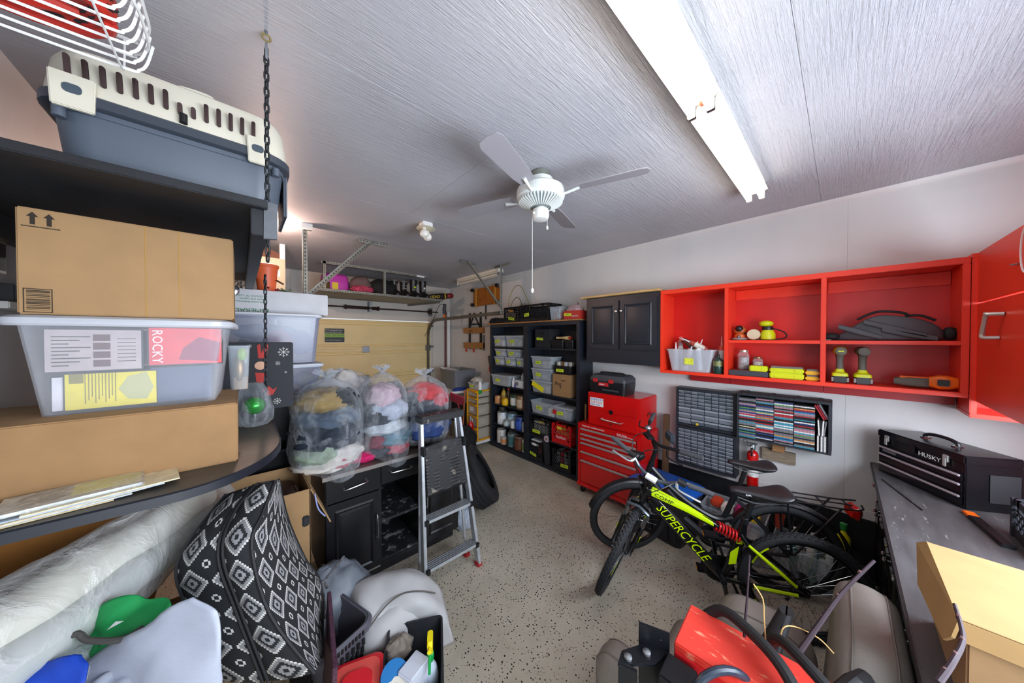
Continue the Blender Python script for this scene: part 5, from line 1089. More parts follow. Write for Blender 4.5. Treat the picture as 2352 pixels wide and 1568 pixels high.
def steer_matrix(p, ang): return Matrix.Translation(p) @ Matrix.Rotation(ang, 4, Vector((-.342, 0, .94))) @ Matrix.Translation(-Vector(p))

b1 = thing('bicycle', 'black and neon yellow mountain bike with a red spring shock', 'bicycle', (2.555, .12, .0), rot=(0, 0, 0))
b1.matrix_world = Matrix.Translation((2.525, .15, .0)) @ Matrix.Rotation(2.025, 4, 'Z') @ Matrix.Rotation(RAD(-2.0), 4, 'X')
I4 = Matrix.Identity(4)
wheel(b1, Matrix.Translation((0, 0, .332)), stripe=(160, 300, 20))
dt = MB().loft([[(u - a * .7, w, z + a * .7) for w, a in rrect(d, h, .018, 3)] for u, z, d, h in ((.845, .725, .045, .085), (.66, .545, .052, .075), (.46, .335, .045, .065), (.42, .29, .04, .05))]).build('down_tube', FRB, b1)
def along(p, q, up=(0, 0, 1), w=.028): 
    d = (Vector(q) - Vector(p)).normalized(); return frame(Vector(p) + Vector((0, w, 0)), d, Vector(up))
text('frame_lettering', 'SUPERCYCLE', .078, NEON, dt, along((.815, 0, .672), (.44, 0, .285)), shear=.25, stretch=.93)
tt = MB().loft([[(u, w, z + a) for w, a in rrect(d, h, .014, 3)] for u, z, d, h in ((.87, .775, .045, .07), (.62, .685, .045, .05), (.455, .615, .035, .04))]).build('top_tube', FRB, b1)
MB().loft([[(u, .0225 + w, z + a) for w, a in rrect(.004, h, .0015, 2)] for u, z, h in ((.84, .775, .05), (.62, .695, .034), (.47, .63, .022))]).build('neon_panel', NEON, tt); MB().loft([[(u, w, z + a) for w, a in rrect(d, .004, .0015, 2)] for u, z, d in ((.86, .8105, .03), (.62, .711, .035), (.47, .638, .025))]).build('neon_panel', NEON, tt)
text('frame_lettering', 'COMP', .034, INK, tt, along((.825, 0, .755), (.68, 0, .702), w=.0255), stretch=1.3)
stb = MB().loft([[(u + a, w, z) for a, w in rrect(d, .036, .014, 3)] for u, z, d in ((.415, .28, .045), (.36, .42, .055), (.32, .56, .06), (.30, .68, .034))]).build('seat_tube', FRB, b1)
MB().prism([(.345, .40), (.385, .385), (.375, .47), (.33, .52)], .0185, .021, 'Y').build('neon_panel', NEON, stb); MB().bx(.312, .345, .0185, .0205, .535, .565).build('maker_badge', NEON, stb)
sp = MB(); N = 110; p0, p1 = Vector((.455, 0, .615)), Vector((.325, 0, .565)); ax = (p1 - p0).normalized(); e1 = Vector((0, 1, 0)); e2 = ax.cross(e1)
sp.tube([p0 + (p1 - p0) * (k / N) + (e1 * cos(k * .42) + e2 * sin(k * .42)) * .030 for k in range(N + 1)], .0062, 7); sp.build('shock_spring', mat('red spring steel', '#c8171a', .25, .3, coat=.4), b1)
MB().cyl(p0, p1, .016).build('shock_body', BLKPL, b1)
ss = MB().tube([(.325, .02, .60), (.30, .038, .56), (.02, .06, .345), (0, .06, .332)], [.014, .013, .012, .014], 8).build('seat_stay', FRB, b1); MB().tube([(.325, -.02, .60), (.30, -.038, .56), (.02, -.06, .345), (0, -.06, .332)], [.014, .013, .012, .014], 8).build('seat_stay', FRB, b1)
MB().tube([(.29, .0485, .556), (.16, .0615, .455), (.06, .0705, .378)], [.009, .011, .009], 8).build('neon_panel', NEON, ss)
cs = MB().tube([(.40, .03, .29), (.30, .045, .30), (0, .06, .33)], .013, 8).build('chain_stay', FRB, b1); MB().tube([(.40, -.03, .29), (.30, -.045, .30), (0, -.06, .33)], .013, 8).build('chain_stay', FRB, b1)
MB().tube([(.26, .0565, .304), (.05, .067, .326)], .010, 8).build('neon_panel', NEON, cs)
MB().cyl((.30, 0, .66), (.255, 0, .835), .0145).build('seat_post', BLKPL, b1); MB().lathe([(.019, -.02), (.021, -.018), (.021, .018), (.019, .02)], 14, (.298, 0, .685)).build('seat_clamp', BLKPL, b1)
sd_ = saddle(b1, Matrix.Translation((.235, 0, .885)) @ Matrix.Rotation(RAD(4), 4, 'Y') @ Matrix.Diagonal((1.12, 1.15, 1.2, 1)), SAD); text('saddle_lettering', 'SUPERCYCLE', .014, WHITEP, sd_, frame((.31, .047, .868), (-1, -.1, 0), (0, 0, 1)))
# drivetrain
cr_ = MB().lathe([(.02, -.004), (.088, -.003), (.094, 0), (.088, .003), (.02, .004)], 44, (.42, -.055, .29), 'Y').build('chainring', mat('sooty steel', '#26272a', .4, .6), b1); MB().lathe([(.02, -.003), (.072, -.003), (.076, 0), (.02, .003)], 36, (.42, -.045, .29), 'Y').build('chainring', mat('sooty steel'), b1)
MB().cyl((.42, -.08, .29), (.42, .075, .29), .018).build('bottom_bracket', BLKPL, b1)
for s, ang in ((1, -100), (-1, 80)):
    e = (.42 + .17 * cos(RAD(ang)), .29 + .17 * sin(RAD(ang))); c = MB().tube([(.42, s * .078, .29), ((.42 + e[0]) / 2, s * .085, (.29 + e[1]) / 2), (e[0], s * .088, e[1])], [.015, .012, .013], 8).build('crank_arm', FRB, b1)
    pd = MB().box((e[0], s * .14, e[1]), (.09, .08, .022)).build('pedal', BLKPL, c, bevel=.005); MB().box((e[0] + .046, s * .14, e[1]), (.004, .05, .012)).build('reflector', mat('amber reflector', '#e8920c', .2), pd)
ch = MB(); 
for z0, z1 in ((.385, .365), (.20, .295)): ch.tube([(.42, -.05, z0), (0, -.05, z1)], .004, 5)
ch.build('chain', mat('sooty steel'), b1); MB().lathe([(.015, -.02), (.058, -.02), (.05, -.01), (.035, .01), (.015, .015)], 24, (0, -.042, .332), 'Y').build('cassette', mat('sooty steel'), b1); MB().tube([(0, -.07, .31), (.03, -.07, .23), (.05, -.07, .18)], [.012, .014, .012], 8).build('derailleur', BLKPL, b1)
MB().tube([(.32, .055, .285), (.22, .085, .15), (.15, .115, .006)], [.011, .010, .011], 8).build('kickstand', BLKPL, b1)
MB().box((-.02 + .28 * cos(RAD(150)), .0, .332 + .28 * sin(RAD(190))), (.014, .05, .06)).build('reflector', clear('clear reflector', '#dfe6ee', .6, .1), b1, bevel=.005)
# front end, steered towards the camera
S = steer_matrix(Vector((.88, 0, .74)), RAD(74))
MB().cyl((.905, 0, .665), (.85, 0, .815), .023).build('head_tube', FRB, b1)
wheel(b1, S @ Matrix.Translation((1.065, 0, .332)), stripe=(100, 250))
fk = MB().at(S).tube([(.905, -.065, .65), (.90, 0, .668), (.905, .065, .65)], [.026, .028, .026], 8).build('fork_crown', FRB, b1)
for s in (-1, 1):
    l = MB().at(S).tube([(.905, s * .065, .65), (.965, s * .065, .49)], .014, 8).build('stanchion', CHROME, b1); l2 = MB().at(S).tube([(.955, s * .065, .52), (1.03, s * .062, .36), (1.065, s * .06, .332)], [.019, .017, .016], 10).build('fork_leg', FRB, b1)
    MB().at(S).prism([(.985, .47), (1.01, .47), (1.005, .42)], s * .081 - .001, s * .081 + .001, 'Y').build('fork_decal', NEON, l2); MB().at(S).tube([(1.0, s * .04, .50), (.99, s * .05, .57), (.985, s * .035, .60)], .007, 6).build('brake_arm', BLKPL, l2)
MB().at(S).tube([(.935, -.075, .60), (.955, -.07, .66), (.955, 0, .685), (.955, .07, .66), (.935, .075, .60)], .012, 8).build('fork_brace', mat('pewter', '#5e646c', .25, .7), b1)
MB().at(S).tube([(.985, .035, .60), (.97, .0, .62), (.985, -.035, .60)], .0025, 5).build('brake_cable', STEEL, b1)
MB().at(S).tube([(.85, 0, .815), (.84, 0, .87), (.88, 0, .91)], [.016, .018, .018], 10).build('stem', BLKPL, b1)
MB().at(S).tube(smooth_path([(.83, .31, 1.0), (.85, .18, .985), (.875, .09, .93), (.885, 0, .912), (.875, -.09, .93), (.85, -.18, .985), (.83, -.31, 1.0)], 5), .0125, 8).build('handlebar', mat('pewter', '#5e646c', .3, .7), b1)
for s in (-1, 1):
    g = MB().at(S).tube([(.847, s * .20, .985), (.832, s * .30, .998), (.827, s * .335, 1.002)], [.0175, .0175, .0165], 12).build('grip', GRIP, b1)
    MB().at(S).lathe([(.0215, -.025), (.0215, .025)], 12, (.852, s * .165, .978), 'Y').build('shifter', BLKPL, b1); MB().at(S).tube(smooth_path([(.86, s * .14, .97), (.90, s * .16, .955), (.90, s * .24, .955), (.895, s * .29, .955)], 4), [.010] * 4 + [.007] * 9, 6).build('brake_lever', mat('silver lever', '#b9bcc0', .3, .7), b1)
    MB().at(S).tube(smooth_path([(.86, s * .13, .96), (.95, s * .08, .93), (.99, s * .0, .82), (.93, s * .02, .68)], 5), .003, 5).build('cable', BLKPL, b1)
MB().at(S).box((.905, 0, .925), (.045, .07, .018)).build('paper_tag', WHITEP, b1, bevel=.002)
MB().at(S).tube([(1.065, -.06, .30), (1.065, .07, .30)], .006, 6).build('axle', STEEL, b1)

# second bicycle: black trekking bike with rack and mudguards, behind the first
b2 = thing('bicycle', 'black trekking bike with luggage rack and mudguards behind the neon bike', 'bicycle', (0, 0, 0))
b2.matrix_world = Matrix.Translation((2.885, .27, .0)) @ Matrix.Rotation(2.02, 4, 'Z') @ Matrix.Rotation(RAD(-3), 4, 'X')
MAT2 = mat('satin black frame', '#16171a', .35)
wheel(b2, Matrix.Translation((0, 0, .335)), tread=False)
S2 = steer_matrix(Vector((.90, 0, .78)), RAD(24))
wheel(b2, S2 @ Matrix.Translation((1.04, 0, .335)), tread=False)
def guard(M, c, a0, a1, name='mudguard'):
    return MB().at(M).loft([[(c[0] + (.355 + q) * cos(RAD(a)), w, c[1] + (.355 + q) * sin(RAD(a))) for w, q in ((-.032, -.012), (-.02, 0), (.02, 0), (.032, -.012), (.02, -.003), (-.02, -.003))] for a in range(a0, a1 + 1, 6)]).build(name, MAT2, b2)
guard(I4, (0, .335), 20, 212); guard(S2, (1.04, .335), 20, 150)
MB().tube(smooth_path([(.875, 0, .80), (.74, 0, .66), (.58, 0, .54), (.42, 0, .47), (.31, 0, .50)], 5), .024, 10).build('top_tube', MAT2, b2); MB().tube(smooth_path([(.90, 0, .72), (.72, 0, .50), (.52, 0, .33), (.44, 0, .29)], 5), .032, 10).build('down_tube', MAT2, b2); MB().tube([(.43, 0, .29), (.29, 0, .72)], .019, 10).build('seat_tube', MAT2, b2); MB().cyl((.92, 0, .66), (.865, 0, .84), .024).build('head_tube', MAT2, b2)
MB().loft([[(u - a * .7, w, z + a * .7) for w, a in rrect(.07, .10, .02, 3)] for u, z in ((.78, .62), (.62, .46))]).build('battery', BLKPL, b2)
for s in (-1, 1): MB().tube([(.43, s * .03, .29), (.25, s * .05, .30), (0, s * .065, .335)], .012, 8).build('chain_stay', MAT2, b2); MB().tube([(.30, s * .025, .66), (0, s * .065, .335)], .009, 8).build('seat_stay', MAT2, b2)
MB().cyl((.29, 0, .70), (.245, 0, .88), .0145).build('seat_post', BLKPL, b2); saddle(b2, Matrix.Translation((.22, 0, .93)), SAD)
rk_ = MB()
for s in (-1, 1):
    rk_.tube(smooth_path([(.20, s * .06, .735), (-.10, s * .065, .735), (-.28, s * .065, .735), (-.36, s * .06, .745), (-.37, s * .03, .76)], 4), .0055, 7); rk_.tube([(-.26, s * .065, .735), (-.02, s * .075, .35)], .0065, 7); rk_.tube([(.02, s * .065, .735), (-.01, s * .075, .35)], .0065, 7)
for u in (.10, -.04, -.18, -.32): rk_.tube([(u, -.062, .735), (u, .062, .735)], .005, 6)
rk_.tube([(.18, 0, .735), (-.36, 0, .738)], .005, 6)
rk_.build('luggage_rack', MAT2, b2)
MB().loft([[(-.345 - q, y, .70 + z) for y, z in rrect(w, h, .02, 4)] for q, w, h in ((-.02, .09, .06), (.01, .10, .09), (.035, .06, .05))]).build('tail_light', mat('red lamp lens', '#d3170f', .15, coat=.6), b2)
MB().tube([(.40, .05, .28), (.36, .10, .14), (.30, .14, .006)], .010, 8).build('kickstand', BLKPL, b2); MB().lathe([(.02, -.004), (.085, -.003), (.09, 0), (.02, .004)], 36, (.43, -.05, .29), 'Y').build('chainring', mat('sooty steel'), b2); MB().tube([(.43, .08, .29), (.52, .09, .15)], .013, 8).build('crank_arm', FRB, b2); pd = MB().box((.52, .14, .15), (.09, .08, .022)).build('pedal', BLKPL, b2, bevel=.005); MB().box((.566, .14, .15), (.004, .05, .012)).build('reflector', mat('amber reflector'), pd)
for s in (-1, 1): MB().at(S2).tube([(.925, s * .06, .66), (.99, s * .062, .50), (1.04, s * .062, .335)], [.018, .017, .014], 8).build('fork_leg', MAT2, b2)
MB().at(S2).tube([(.925, -.06, .66), (.92, 0, .675), (.925, .06, .66)], .02, 8).build('fork_crown', MAT2, b2)
MB().at(S2).tube([(.865, 0, .84), (.835, 0, .95), (.86, 0, 1.02)], .018, 10).build('stem', BLKPL, b2)
MB().at(S2).tube(smooth_path([(.72, .31, 1.08), (.79, .22, 1.07), (.85, .10, 1.04), (.86, 0, 1.03), (.85, -.10, 1.04), (.79, -.22, 1.07), (.72, -.31, 1.08)], 5), .0125, 8).build('handlebar', BLKPL, b2)
for s in (-1, 1): MB().at(S2).tube([(.78, s * .235, 1.07), (.71, s * .325, 1.082), (.69, s * .35, 1.085)], [.018, .018, .017], 10).build('grip', GRIP, b2); MB().at(S2).tube(smooth_path([(.84, s * .17, 1.04), (.87, s * .24, 1.03), (.82, s * .34, 1.03)], 4), .006, 6).build('brake_lever', BLKPL, b2); MB().at(S2).tube(smooth_path([(.84, s * .14, 1.03), (.98, s * .10, 1.0), (1.0, s * .02, .82), (.93, s * .02, .70)], 5), .004, 5).build('cable', BLKPL, b2)
MB().at(S2).ell((.835, -.15, 1.06), (.03, .03, .022)).build('bell', CHROME, b2); MB().at(S2).box((.90, 0, 1.07), (.06, .09, .02)).build('display', BLKPL, b2, bevel=.006); MB().at(S2).lathe([(.02, -.04), (.04, .0), (.045, .04), (.03, .045)], 16, (.97, 0, .90), 'X').build('head_lamp', BLKPL, b2)
mr = MB().at(S2).loft([[(.80 + q, .13 + w * .9, 1.13 + h) for w, h in rrect(a, b, .02, 4)] for q, a, b in ((-.012, .10, .06), (.0, .13, .075), (.02, .09, .05))]).build('mirror', mat('grey mirror shell', '#3c424c', .3), b2); MB().at(S2).tube([(.80, .16, 1.06), (.80, .14, 1.11)], .005, 6).build('mirror_arm', BLKPL, b2)

# things between the bicycles and the wall
tl = thing('storage_tote', 'black tote with a bright blue lid behind the bicycles', 'tote', (3.02, 1.13, 0), RAD(-8)); TOT = mat('navy black plastic', '#151a24', .4, bump=.1); MB().loft([rr(.36, .44, .05, 0), rr(.42, .52, .06, .42)]).build('tub', TOT, tl); MB().loft([rr(.44, .54, .07, .42), rr(.46, .56, .07, .425), rr(.46, .56, .07, .45), rr(.42, .52, .07, .465)]).build('lid', mat('bright blue plastic', '#0d5fc4', .4), tl)
for k in range(6): MB().bx(-.20, -.19, -.2 + .075 * k, -.185 + .075 * k, .04, .40).build('rib', TOT, tl)
lime(tl, frame((-.213, .14, .30), (0, -1, 0), (0, 0, 1)), .05, .05)
b_ = bin_('clear bin of bright tubs on the floor behind the bicycle frames', 3.20, .62, .001, .34, .46, .36, ('#c4b9a6', '#b92c5c', '#d9b52c', '#dcd8d0', '#7d4f8f'), lid=False, lab=0, group=None, n=5)
for k, c in enumerate(('#e6c22c', '#b0246a', '#e8e2d8', '#d84a2a')): MB().box((-.05 + .05 * (k % 2), -.14 + .09 * k, .36), (.12, .08, .06)).build('packet', mat('packet ' + c, c, .5), b_, bevel=.01)
b_ = bin_('grey crate of green and white bottles behind the rear wheels', 3.24, .16, .001, .32, .42, .24, ('#8fa39a', '#d4d6d2', '#3f8f7c', '#b9c0bc', '#6f7f78', '#e2e2de'), lid=False, lab=0, group=None, n=6)
for k in range(9):
    c = ('#dfe3e0', '#8fb5aa', '#2f8f78', '#cfd4cf')[k % 4]; bottle(['white', 'sea green', 'teal', 'pale grey'][k % 4] + [' bottle leaning in the crate by the curb', ' bottle standing low in the crate behind the wheel', ' bottle on top of the crate behind the wheel'][k // 4 if k < 8 else 2], 3.14 + .07 * (k % 3), .04 + .10 * (k // 3), .14, .028, .19, c, group='bottles in the crate behind the wheels')
tag(MB().bx(3.08, 3.36, .30, .34, .36, .56).build('brick_red_board', mat('brick red plastic', '#a83a26', .5), bevel=.01), 'brick red panel standing behind the rear mudguard', 'panel')
yl = thing('spray_bottle', 'yellow spray bottle with a green cap by the rear wheel', 'bottle', (3.33, -.02, .24)); MB().lathe([(.03, 0), (.036, .01), (.036, .12), (.014, .16), (.014, .18)], 16).build('body', mat('yellow plastic', '#e2d21a', .4), yl); MB().lathe([(.016, .17), (.02, .18), (.02, .22), (.008, .225)], 12).build('cap', mat('green plastic', '#2a8f3c', .4), yl)
tag(MB().bx(3.20, 3.46, -.12, .05, .0, .238).build('black_carton', BLKPL, bevel=.005), 'plain black box on the floor under the yellow spray bottle', 'box')
wp = thing('timber_post', 'weathered timber post leaning between red chest and parts cabinet', 'timber', (3.36, 1.27, 0), rot=(RAD(0), RAD(3), RAD(0))); MB().bx(-.03, .03, -.025, .025, .0, 1.02).build('post', mat('brown timber', '#5a4128', .8, var=.3, vscale=10, stretch=(1, 1, .3)), wp, bevel=.004)
# ================================================================ middle: black base cabinet, bags, ladder, tyres
from mathutils import noise as mnoise
def lump(c, r, seed=0, amp=.18, freq=2.2, n=30, m=18, flat=None):
    """soft folded blob: an ellipsoid pushed about by noise"""
    mb = MB(); mb.ang = 85; rings = []
    for i in range(1, m):
        a = -pi / 2 + pi * i / m; ring = []
        for k in range(n):
            d = Vector((cos(a) * cos(2 * pi * k / n), cos(a) * sin(2 * pi * k / n), sin(a)))
            q = 1 + amp * mnoise.noise(d * freq + Vector((seed, seed * 1.7, 0))) + amp * .5 * mnoise.noise(d * freq * 3 + Vector((0, seed, 3))) + amp * .22 * mnoise.noise(d * freq * 6 + Vector((seed, 2, 0)))
            p = Vector((c[0] + r[0] * d.x * q, c[1] + r[1] * d.y * q, c[2] + r[2] * d.z * q))
            if flat is not None: p.z = max(p.z, flat)
            ring.append(tuple(p))
        rings.append(ring)
    return mb.loft(rings)
CL = lambda c, k=0: mat('cloth ' + c, c, .85, bump=.5, bscale=45, var=.2, vscale=18)
kc = thing('kitchen_cabinet', 'black kitchen base cabinet carrying the bags of clothes', 'cabinet', (.42, 2.385, 0)); Wd = 1.06
KB = mat('satin black cabinet', '#131316', .3, var=.2, vscale=6, spots=('#6a6864', 60, .24))
MB().bx(0, .018, 0, .56, .09, .87).build('side_panel', KB, kc); MB().bx(Wd - .018, Wd, 0, .56, .09, .87).build('side_panel', KB, kc, bevel=.002); MB().bx(.018, Wd - .018, .54, .56, .09, .87).build('back_panel', KB, kc); MB().bx(.018, Wd - .018, 0, .54, .09, .11).build('bottom_panel', KB, kc); MB().bx(.02, Wd - .02, .05, .07, 0, .09).build('toe_kick', BLACKC, kc)
MB().bx(.36, .378, 0, .54, .11, .87).build('divider', KB, kc); MB().bx(.69, .708, 0, .54, .11, .87).build('divider', KB, kc); MB().bx(.378, .69, .01, .54, .41, .43).build('shelf_board', mat('scuffed black shelf', '#232326', .5, spots=('#8d8b86', 14, .4)), kc); MB().bx(.378, .69, .01, .54, .11, .125).build('shelf_board', mat('scuffed black shelf'), kc)
def kdoor(x0, x1, z0, z1, name, hv=None):
    d = MB().bx(x0, x1, -.02, 0, z0, z1).build(name, KB, kc, bevel=.003)
    if z1 - z0 > .3:
        M_ = lambda k, yy: [(x0 + .05 + k, yy, z0 + .05 + k), (x1 - .05 - k, yy, z0 + .05 + k), (x1 - .05 - k, yy, z1 - .05 - k), (x0 + .05 + k, yy, z1 - .05 - k)]
        MB().loft([M_(0, -.0195), M_(.012, -.028), M_(.025, -.022), M_(.05, -.027)]).build('raised_panel', KB, d, angle=12)
    return d
def bar(d, a, b):
    a, b = Vector(a), Vector(b); MB().tube(smooth_path([a, a + Vector((0, -.028, 0)), b + Vector((0, -.028, 0)), b], 3), .0055, 8).build('handle', CHROME, d)
d = kdoor(.004, .366, .695, .865, 'drawer_front'); bar(d, (.12, -.02, .775), (.26, -.02, .79))
d = kdoor(.372, .70, .72, .865, 'drawer_front'); bar(d, (.45, -.02, .80), (.60, -.02, .80))
d = kdoor(.71, Wd - .004, .72, .865, 'drawer_front')
d = kdoor(.004, .366, .10, .685, 'door'); bar(d, (.335, -.02, .34), (.335, -.02, .50)); d = kdoor(.712, Wd - .004, .10, .71, 'door'); bar(d, (.735, -.02, .42), (.735, -.02, .56))
MB().bx(.01, .36, -.024, -.02, .10, .108).build('chipped_edge', mat('chipped edge', '#8d8780', .7), kc)
ktop = MB().bx(.40, 1.50, 2.345, 2.97, .871, .90).build('worktop', mat('grey brown worktop', '#5a4d49', .4, var=.2, vscale=8), bevel=.003); tag(ktop, 'grey brown worktop of the black kitchen cabinet under the bags', 'worktop')
MB().bx(.40, 1.50, 2.340, 2.345, .872, .899).build('metal_edge', mat('steel edge strip', '#a39c96', .3, .6), ktop)

def clothes_bag(label, c, r, h, items, seed, dip=None):
    t = thing('plastic_bag', label, 'bag', c, 0, 'clear bags of clothes on the black cabinet')
    for k, (p, q, col) in enumerate(items):
        lump(p, [v * 1.16 for v in q], seed + k * 3.1, .22, 2.4).build('clothing', CL(col), t)
    lump((0, 0, h * .40), (r[0] * .78, r[1] * .78, h * .36), seed + 40, .10, 2).build('clothing', CL('#3a3c44'), t)
    rings = []; n = 40
    for z, f in ((.012, .72), (.03, .90), (h * .12, 1.0), (h * .25, 1.03), (h * .4, 1.02), (h * .55, 1.0), (h * .68, .95), (h * .78, .80), (h * .85, .56), (h * .89, .30), (h * .915, .17)):
        ring = []
        for k in range(n):
            a = 2 * pi * k / n; d = Vector((cos(a), sin(a), z * 2.2))
            q = f * (1 + .10 * mnoise.noise(d * 2.1 + Vector((seed, 0, 0))) + .05 * mnoise.noise(d * 6 + Vector((0, seed, 0)))) + (.05 * sin(a * 9 + seed) * (1 - f) if f < .9 else 0)
            dz = 0
            if dip and z < h * .3:
                dz = -dip[2] * max(0, cos(a - dip[0])) ** 4 * (1 - z / (h * .3)); q += dip[1] * max(0, cos(a - dip[0])) ** 4 * (1 - z / (h * .3))
            ring.append((r[0] * q * cos(a), r[1] * q * sin(a), z + dz))
        rings.append(ring)
    MB().loft(rings).build('film', FILM, t, angle=70)
    MB().lathe([(.16 * r[0], h * .90), (.10 * r[0], h * .93), (.12 * r[0], h * .945), (.10 * r[0], h * .955)], 12).build('knot', clear('gathered film', '#bcc4cc', .22, .15, wrinkle=.8, hi=.2), t)
    rings = []
    for z, f in ((h * .945, .10), (h * .97, .22), (h * .99, .34), (h, .36)):
        rings.append([(r[0] * f * (1 + .25 * sin(k * 1.9 + seed)) * cos(2 * pi * k / 18), r[1] * f * (1 + .25 * sin(k * 1.9 + seed)) * .7 * sin(2 * pi * k / 18), z + .015 * sin(k * 2.3)) for k in range(18)])
    MB().loft(rings, cap=False).build('ruffle', clear('gathered film'), t)
    return t
WT = .902
clothes_bag('largest clear bag of clothes, with mustard and black garments on top', (.475, 2.56, WT), (.235, .225), .71, [((-.02, 0, .48), (.17, .15, .085), '#8d7440'), ((.09, -.06, .50), (.09, .09, .06), '#1b1b1e'), ((.0, 0, .36), (.19, .17, .09), '#3f4c5c'), ((-.01, -.02, .25), (.20, .18, .10), '#1d2633'), ((-.06, -.05, .13), (.14, .13, .075), '#8c9a86'), ((.08, -.08, .10), (.12, .10, .06), '#c8bfb6'), ((.05, -.13, .05), (.07, .07, .035), '#a52a36'), ((-.02, -.03, .05), (.18, .16, .05), '#d3cbc0')], 1.3, dip=(-pi / 2 + .3, .25, .09))
clothes_bag('middle clear bag of pale pink and grey clothes', (.865, 2.545, WT), (.195, .20), .72, [((0, -.01, .46), (.12, .12, .10), '#b9a0a8'), ((.03, -.05, .36), (.13, .12, .08), '#a3a9b6'), ((-.08, -.02, .30), (.08, .12, .09), '#33343a'), ((.0, -.03, .23), (.15, .14, .06), '#b5bbc0'), ((.05, -.06, .14), (.13, .12, .065), '#5a7480'), ((-.07, -.05, .13), (.08, .1, .06), '#7a3b46'), ((.07, -.1, .06), (.09, .08, .045), '#a84c58'), ((0, 0, .05), (.15, .14, .045), '#3b3f48')], 4.2, dip=(-pi / 2 + .35, .3, .10))
clothes_bag('clear bag of red and navy clothes behind the step ladder', (1.235, 2.56, WT), (.225, .21), .66, [((.0, -.02, .45), (.14, .13, .08), '#b3282c'), ((-.10, 0, .42), (.09, .1, .08), '#24262c'), ((.10, -.04, .38), (.1, .1, .09), '#a83440'), ((0, 0, .28), (.19, .17, .09), '#1c2432'), ((.0, -.05, .14), (.18, .15, .10), '#1c3566'), ((-.03, 0, .06), (.18, .16, .05), '#2a2228')], 7.7)
tag(lump((.70, 2.47, WT + .03), (.10, .075, .035), 2.2, .25, flat=WT).build('pink_cloth', CL('#c2145c')), 'bright pink folded cloth on the worktop between two bags', 'cloth')
bgk = thing('plastic_bag', 'pale clear bag of bedding standing behind the clothes bags', 'bag', (.62, 2.82, WT)); lump((0, 0, .34), (.26, .10, .33), 9.1, .12).build('bedding', CL('#b9b2ac'), bgk); lump((0, 0, .34), (.30, .115, .34), 3.1, .10).build('film', FILM, bgk)
tag(lump((1.05, 2.85, WT + .27), (.16, .09, .27), 5.5, .15, flat=WT).build('grey_bundle', CL('#6b625e')), 'grey brown bundle of cloth behind the middle clothes bag', 'cloth')

# step ladder
sl_ = thing('step_ladder', 'aluminium step ladder with black platform in front of the cabinet', 'ladder', (0, 0, 0)); xl, xr = .985, 1.395
def lrail(x0, x1, name='rail'): 
    return MB().hexa([(x0 - .012, 1.945, .02), (x0 + .012, 1.945, .02), (x0 + .012, 2.005, .02), (x0 - .012, 2.005, .02)], [(x1 - .011, 2.175, 1.20), (x1 + .011, 2.175, 1.20), (x1 + .011, 2.225, 1.20), (x1 - .011, 2.225, 1.20)]).build(name, ALU, sl_, bevel=.003)
lrail(.955, 1.035); lrail(1.42, 1.375)
for x0, x1 in ((.99, 1.045), (1.405, 1.365)): MB().tube([(x0, 2.13, .02), (x1, 2.235, 1.18)], .013, 8).build('rear_leg', ALU, sl_)
for p in ((.955, 1.975), (1.42, 1.975), (1.405, 2.13), (.99, 2.13)): 
    f = MB().box((p[0], p[1], .014), (.045, .055, .028)).build('foot', mat('red foot rubber', '#a81f24', .6), sl_, bevel=.004)
for z in (.19, .505):
    k = z / 1.2; a, b = .955 + .08 * k + .01, 1.42 - .045 * k - .01; y = 1.975 + .225 * k
    s = MB().bx(a, b, y - .05, y + .04, z - .022, z).build('step', ALU, sl_, bevel=.003)
    for q in range(5): MB().bx(a + .005, b - .005, y - .048 + .018 * q, y - .040 + .018 * q, z, z + .004).build('tread_rib', STEEL, s)
    for x in (a, b): MB().box((x, y - .045, z - .015), (.03, .02, .04)).build('step_cap', BLKPL, s, bevel=.004)
MB().bx(1.01, 1.40, 2.14, 2.255, 1.185, 1.24).build('top_cap', mat('splashed black plastic', '#1a1a1c', .5, spots=('#a9a49a', 24, .33)), sl_, bevel=.008)
for x in (1.02, 1.378): MB().box((x, 2.125, .985), (.03, .05, .07)).build('hinge_block', BLKPL, sl_, bevel=.006)
MB().cyl((1.01, 2.03, .15), (1.40, 2.03, .15), .006).build('brace', STEEL, sl_)
pl = MB(); rings = []
for i in range(29):
    z = .665 + .345 * i / 28; row = []
    for k in range(13):
        x = 1.03 + .335 * k / 12; wv = .004 * sin((z - .012 * sin((x - 1.03) * 19)) * 2 * pi / .024)
        row.append((x, 2.085 + (z - .66) * .16 + wv - .012, z - .02 * (x - 1.2) * 0 + .018 * sin((x - 1.03) * 9.4) * (1 if i in (27, 28) else 0)))
    rings.append(row)
vs = [p for r in rings for p in r]; n = 13
pl.add(vs + [(p[0], p[1] + .016, p[2]) for p in vs], [(i * n + k, i * n + k + 1, (i + 1) * n + k + 1, (i + 1) * n + k) for i in range(28) for k in range(12)] + [(len(vs) + i * n + k, len(vs) + (i + 1) * n + k, len(vs) + (i + 1) * n + k + 1, len(vs) + i * n + k + 1) for i in range(28) for k in range(12)])
pl.build('folded_platform', mat('dusty black tread', '#1b1b1d', .6, spots=('#8f877a', 9, .36)), sl_)
MB().bx(1.02, 1.375, 2.075, 2.09, .65, .668).build('platform_edge', BLKPL, sl_, bevel=.004)

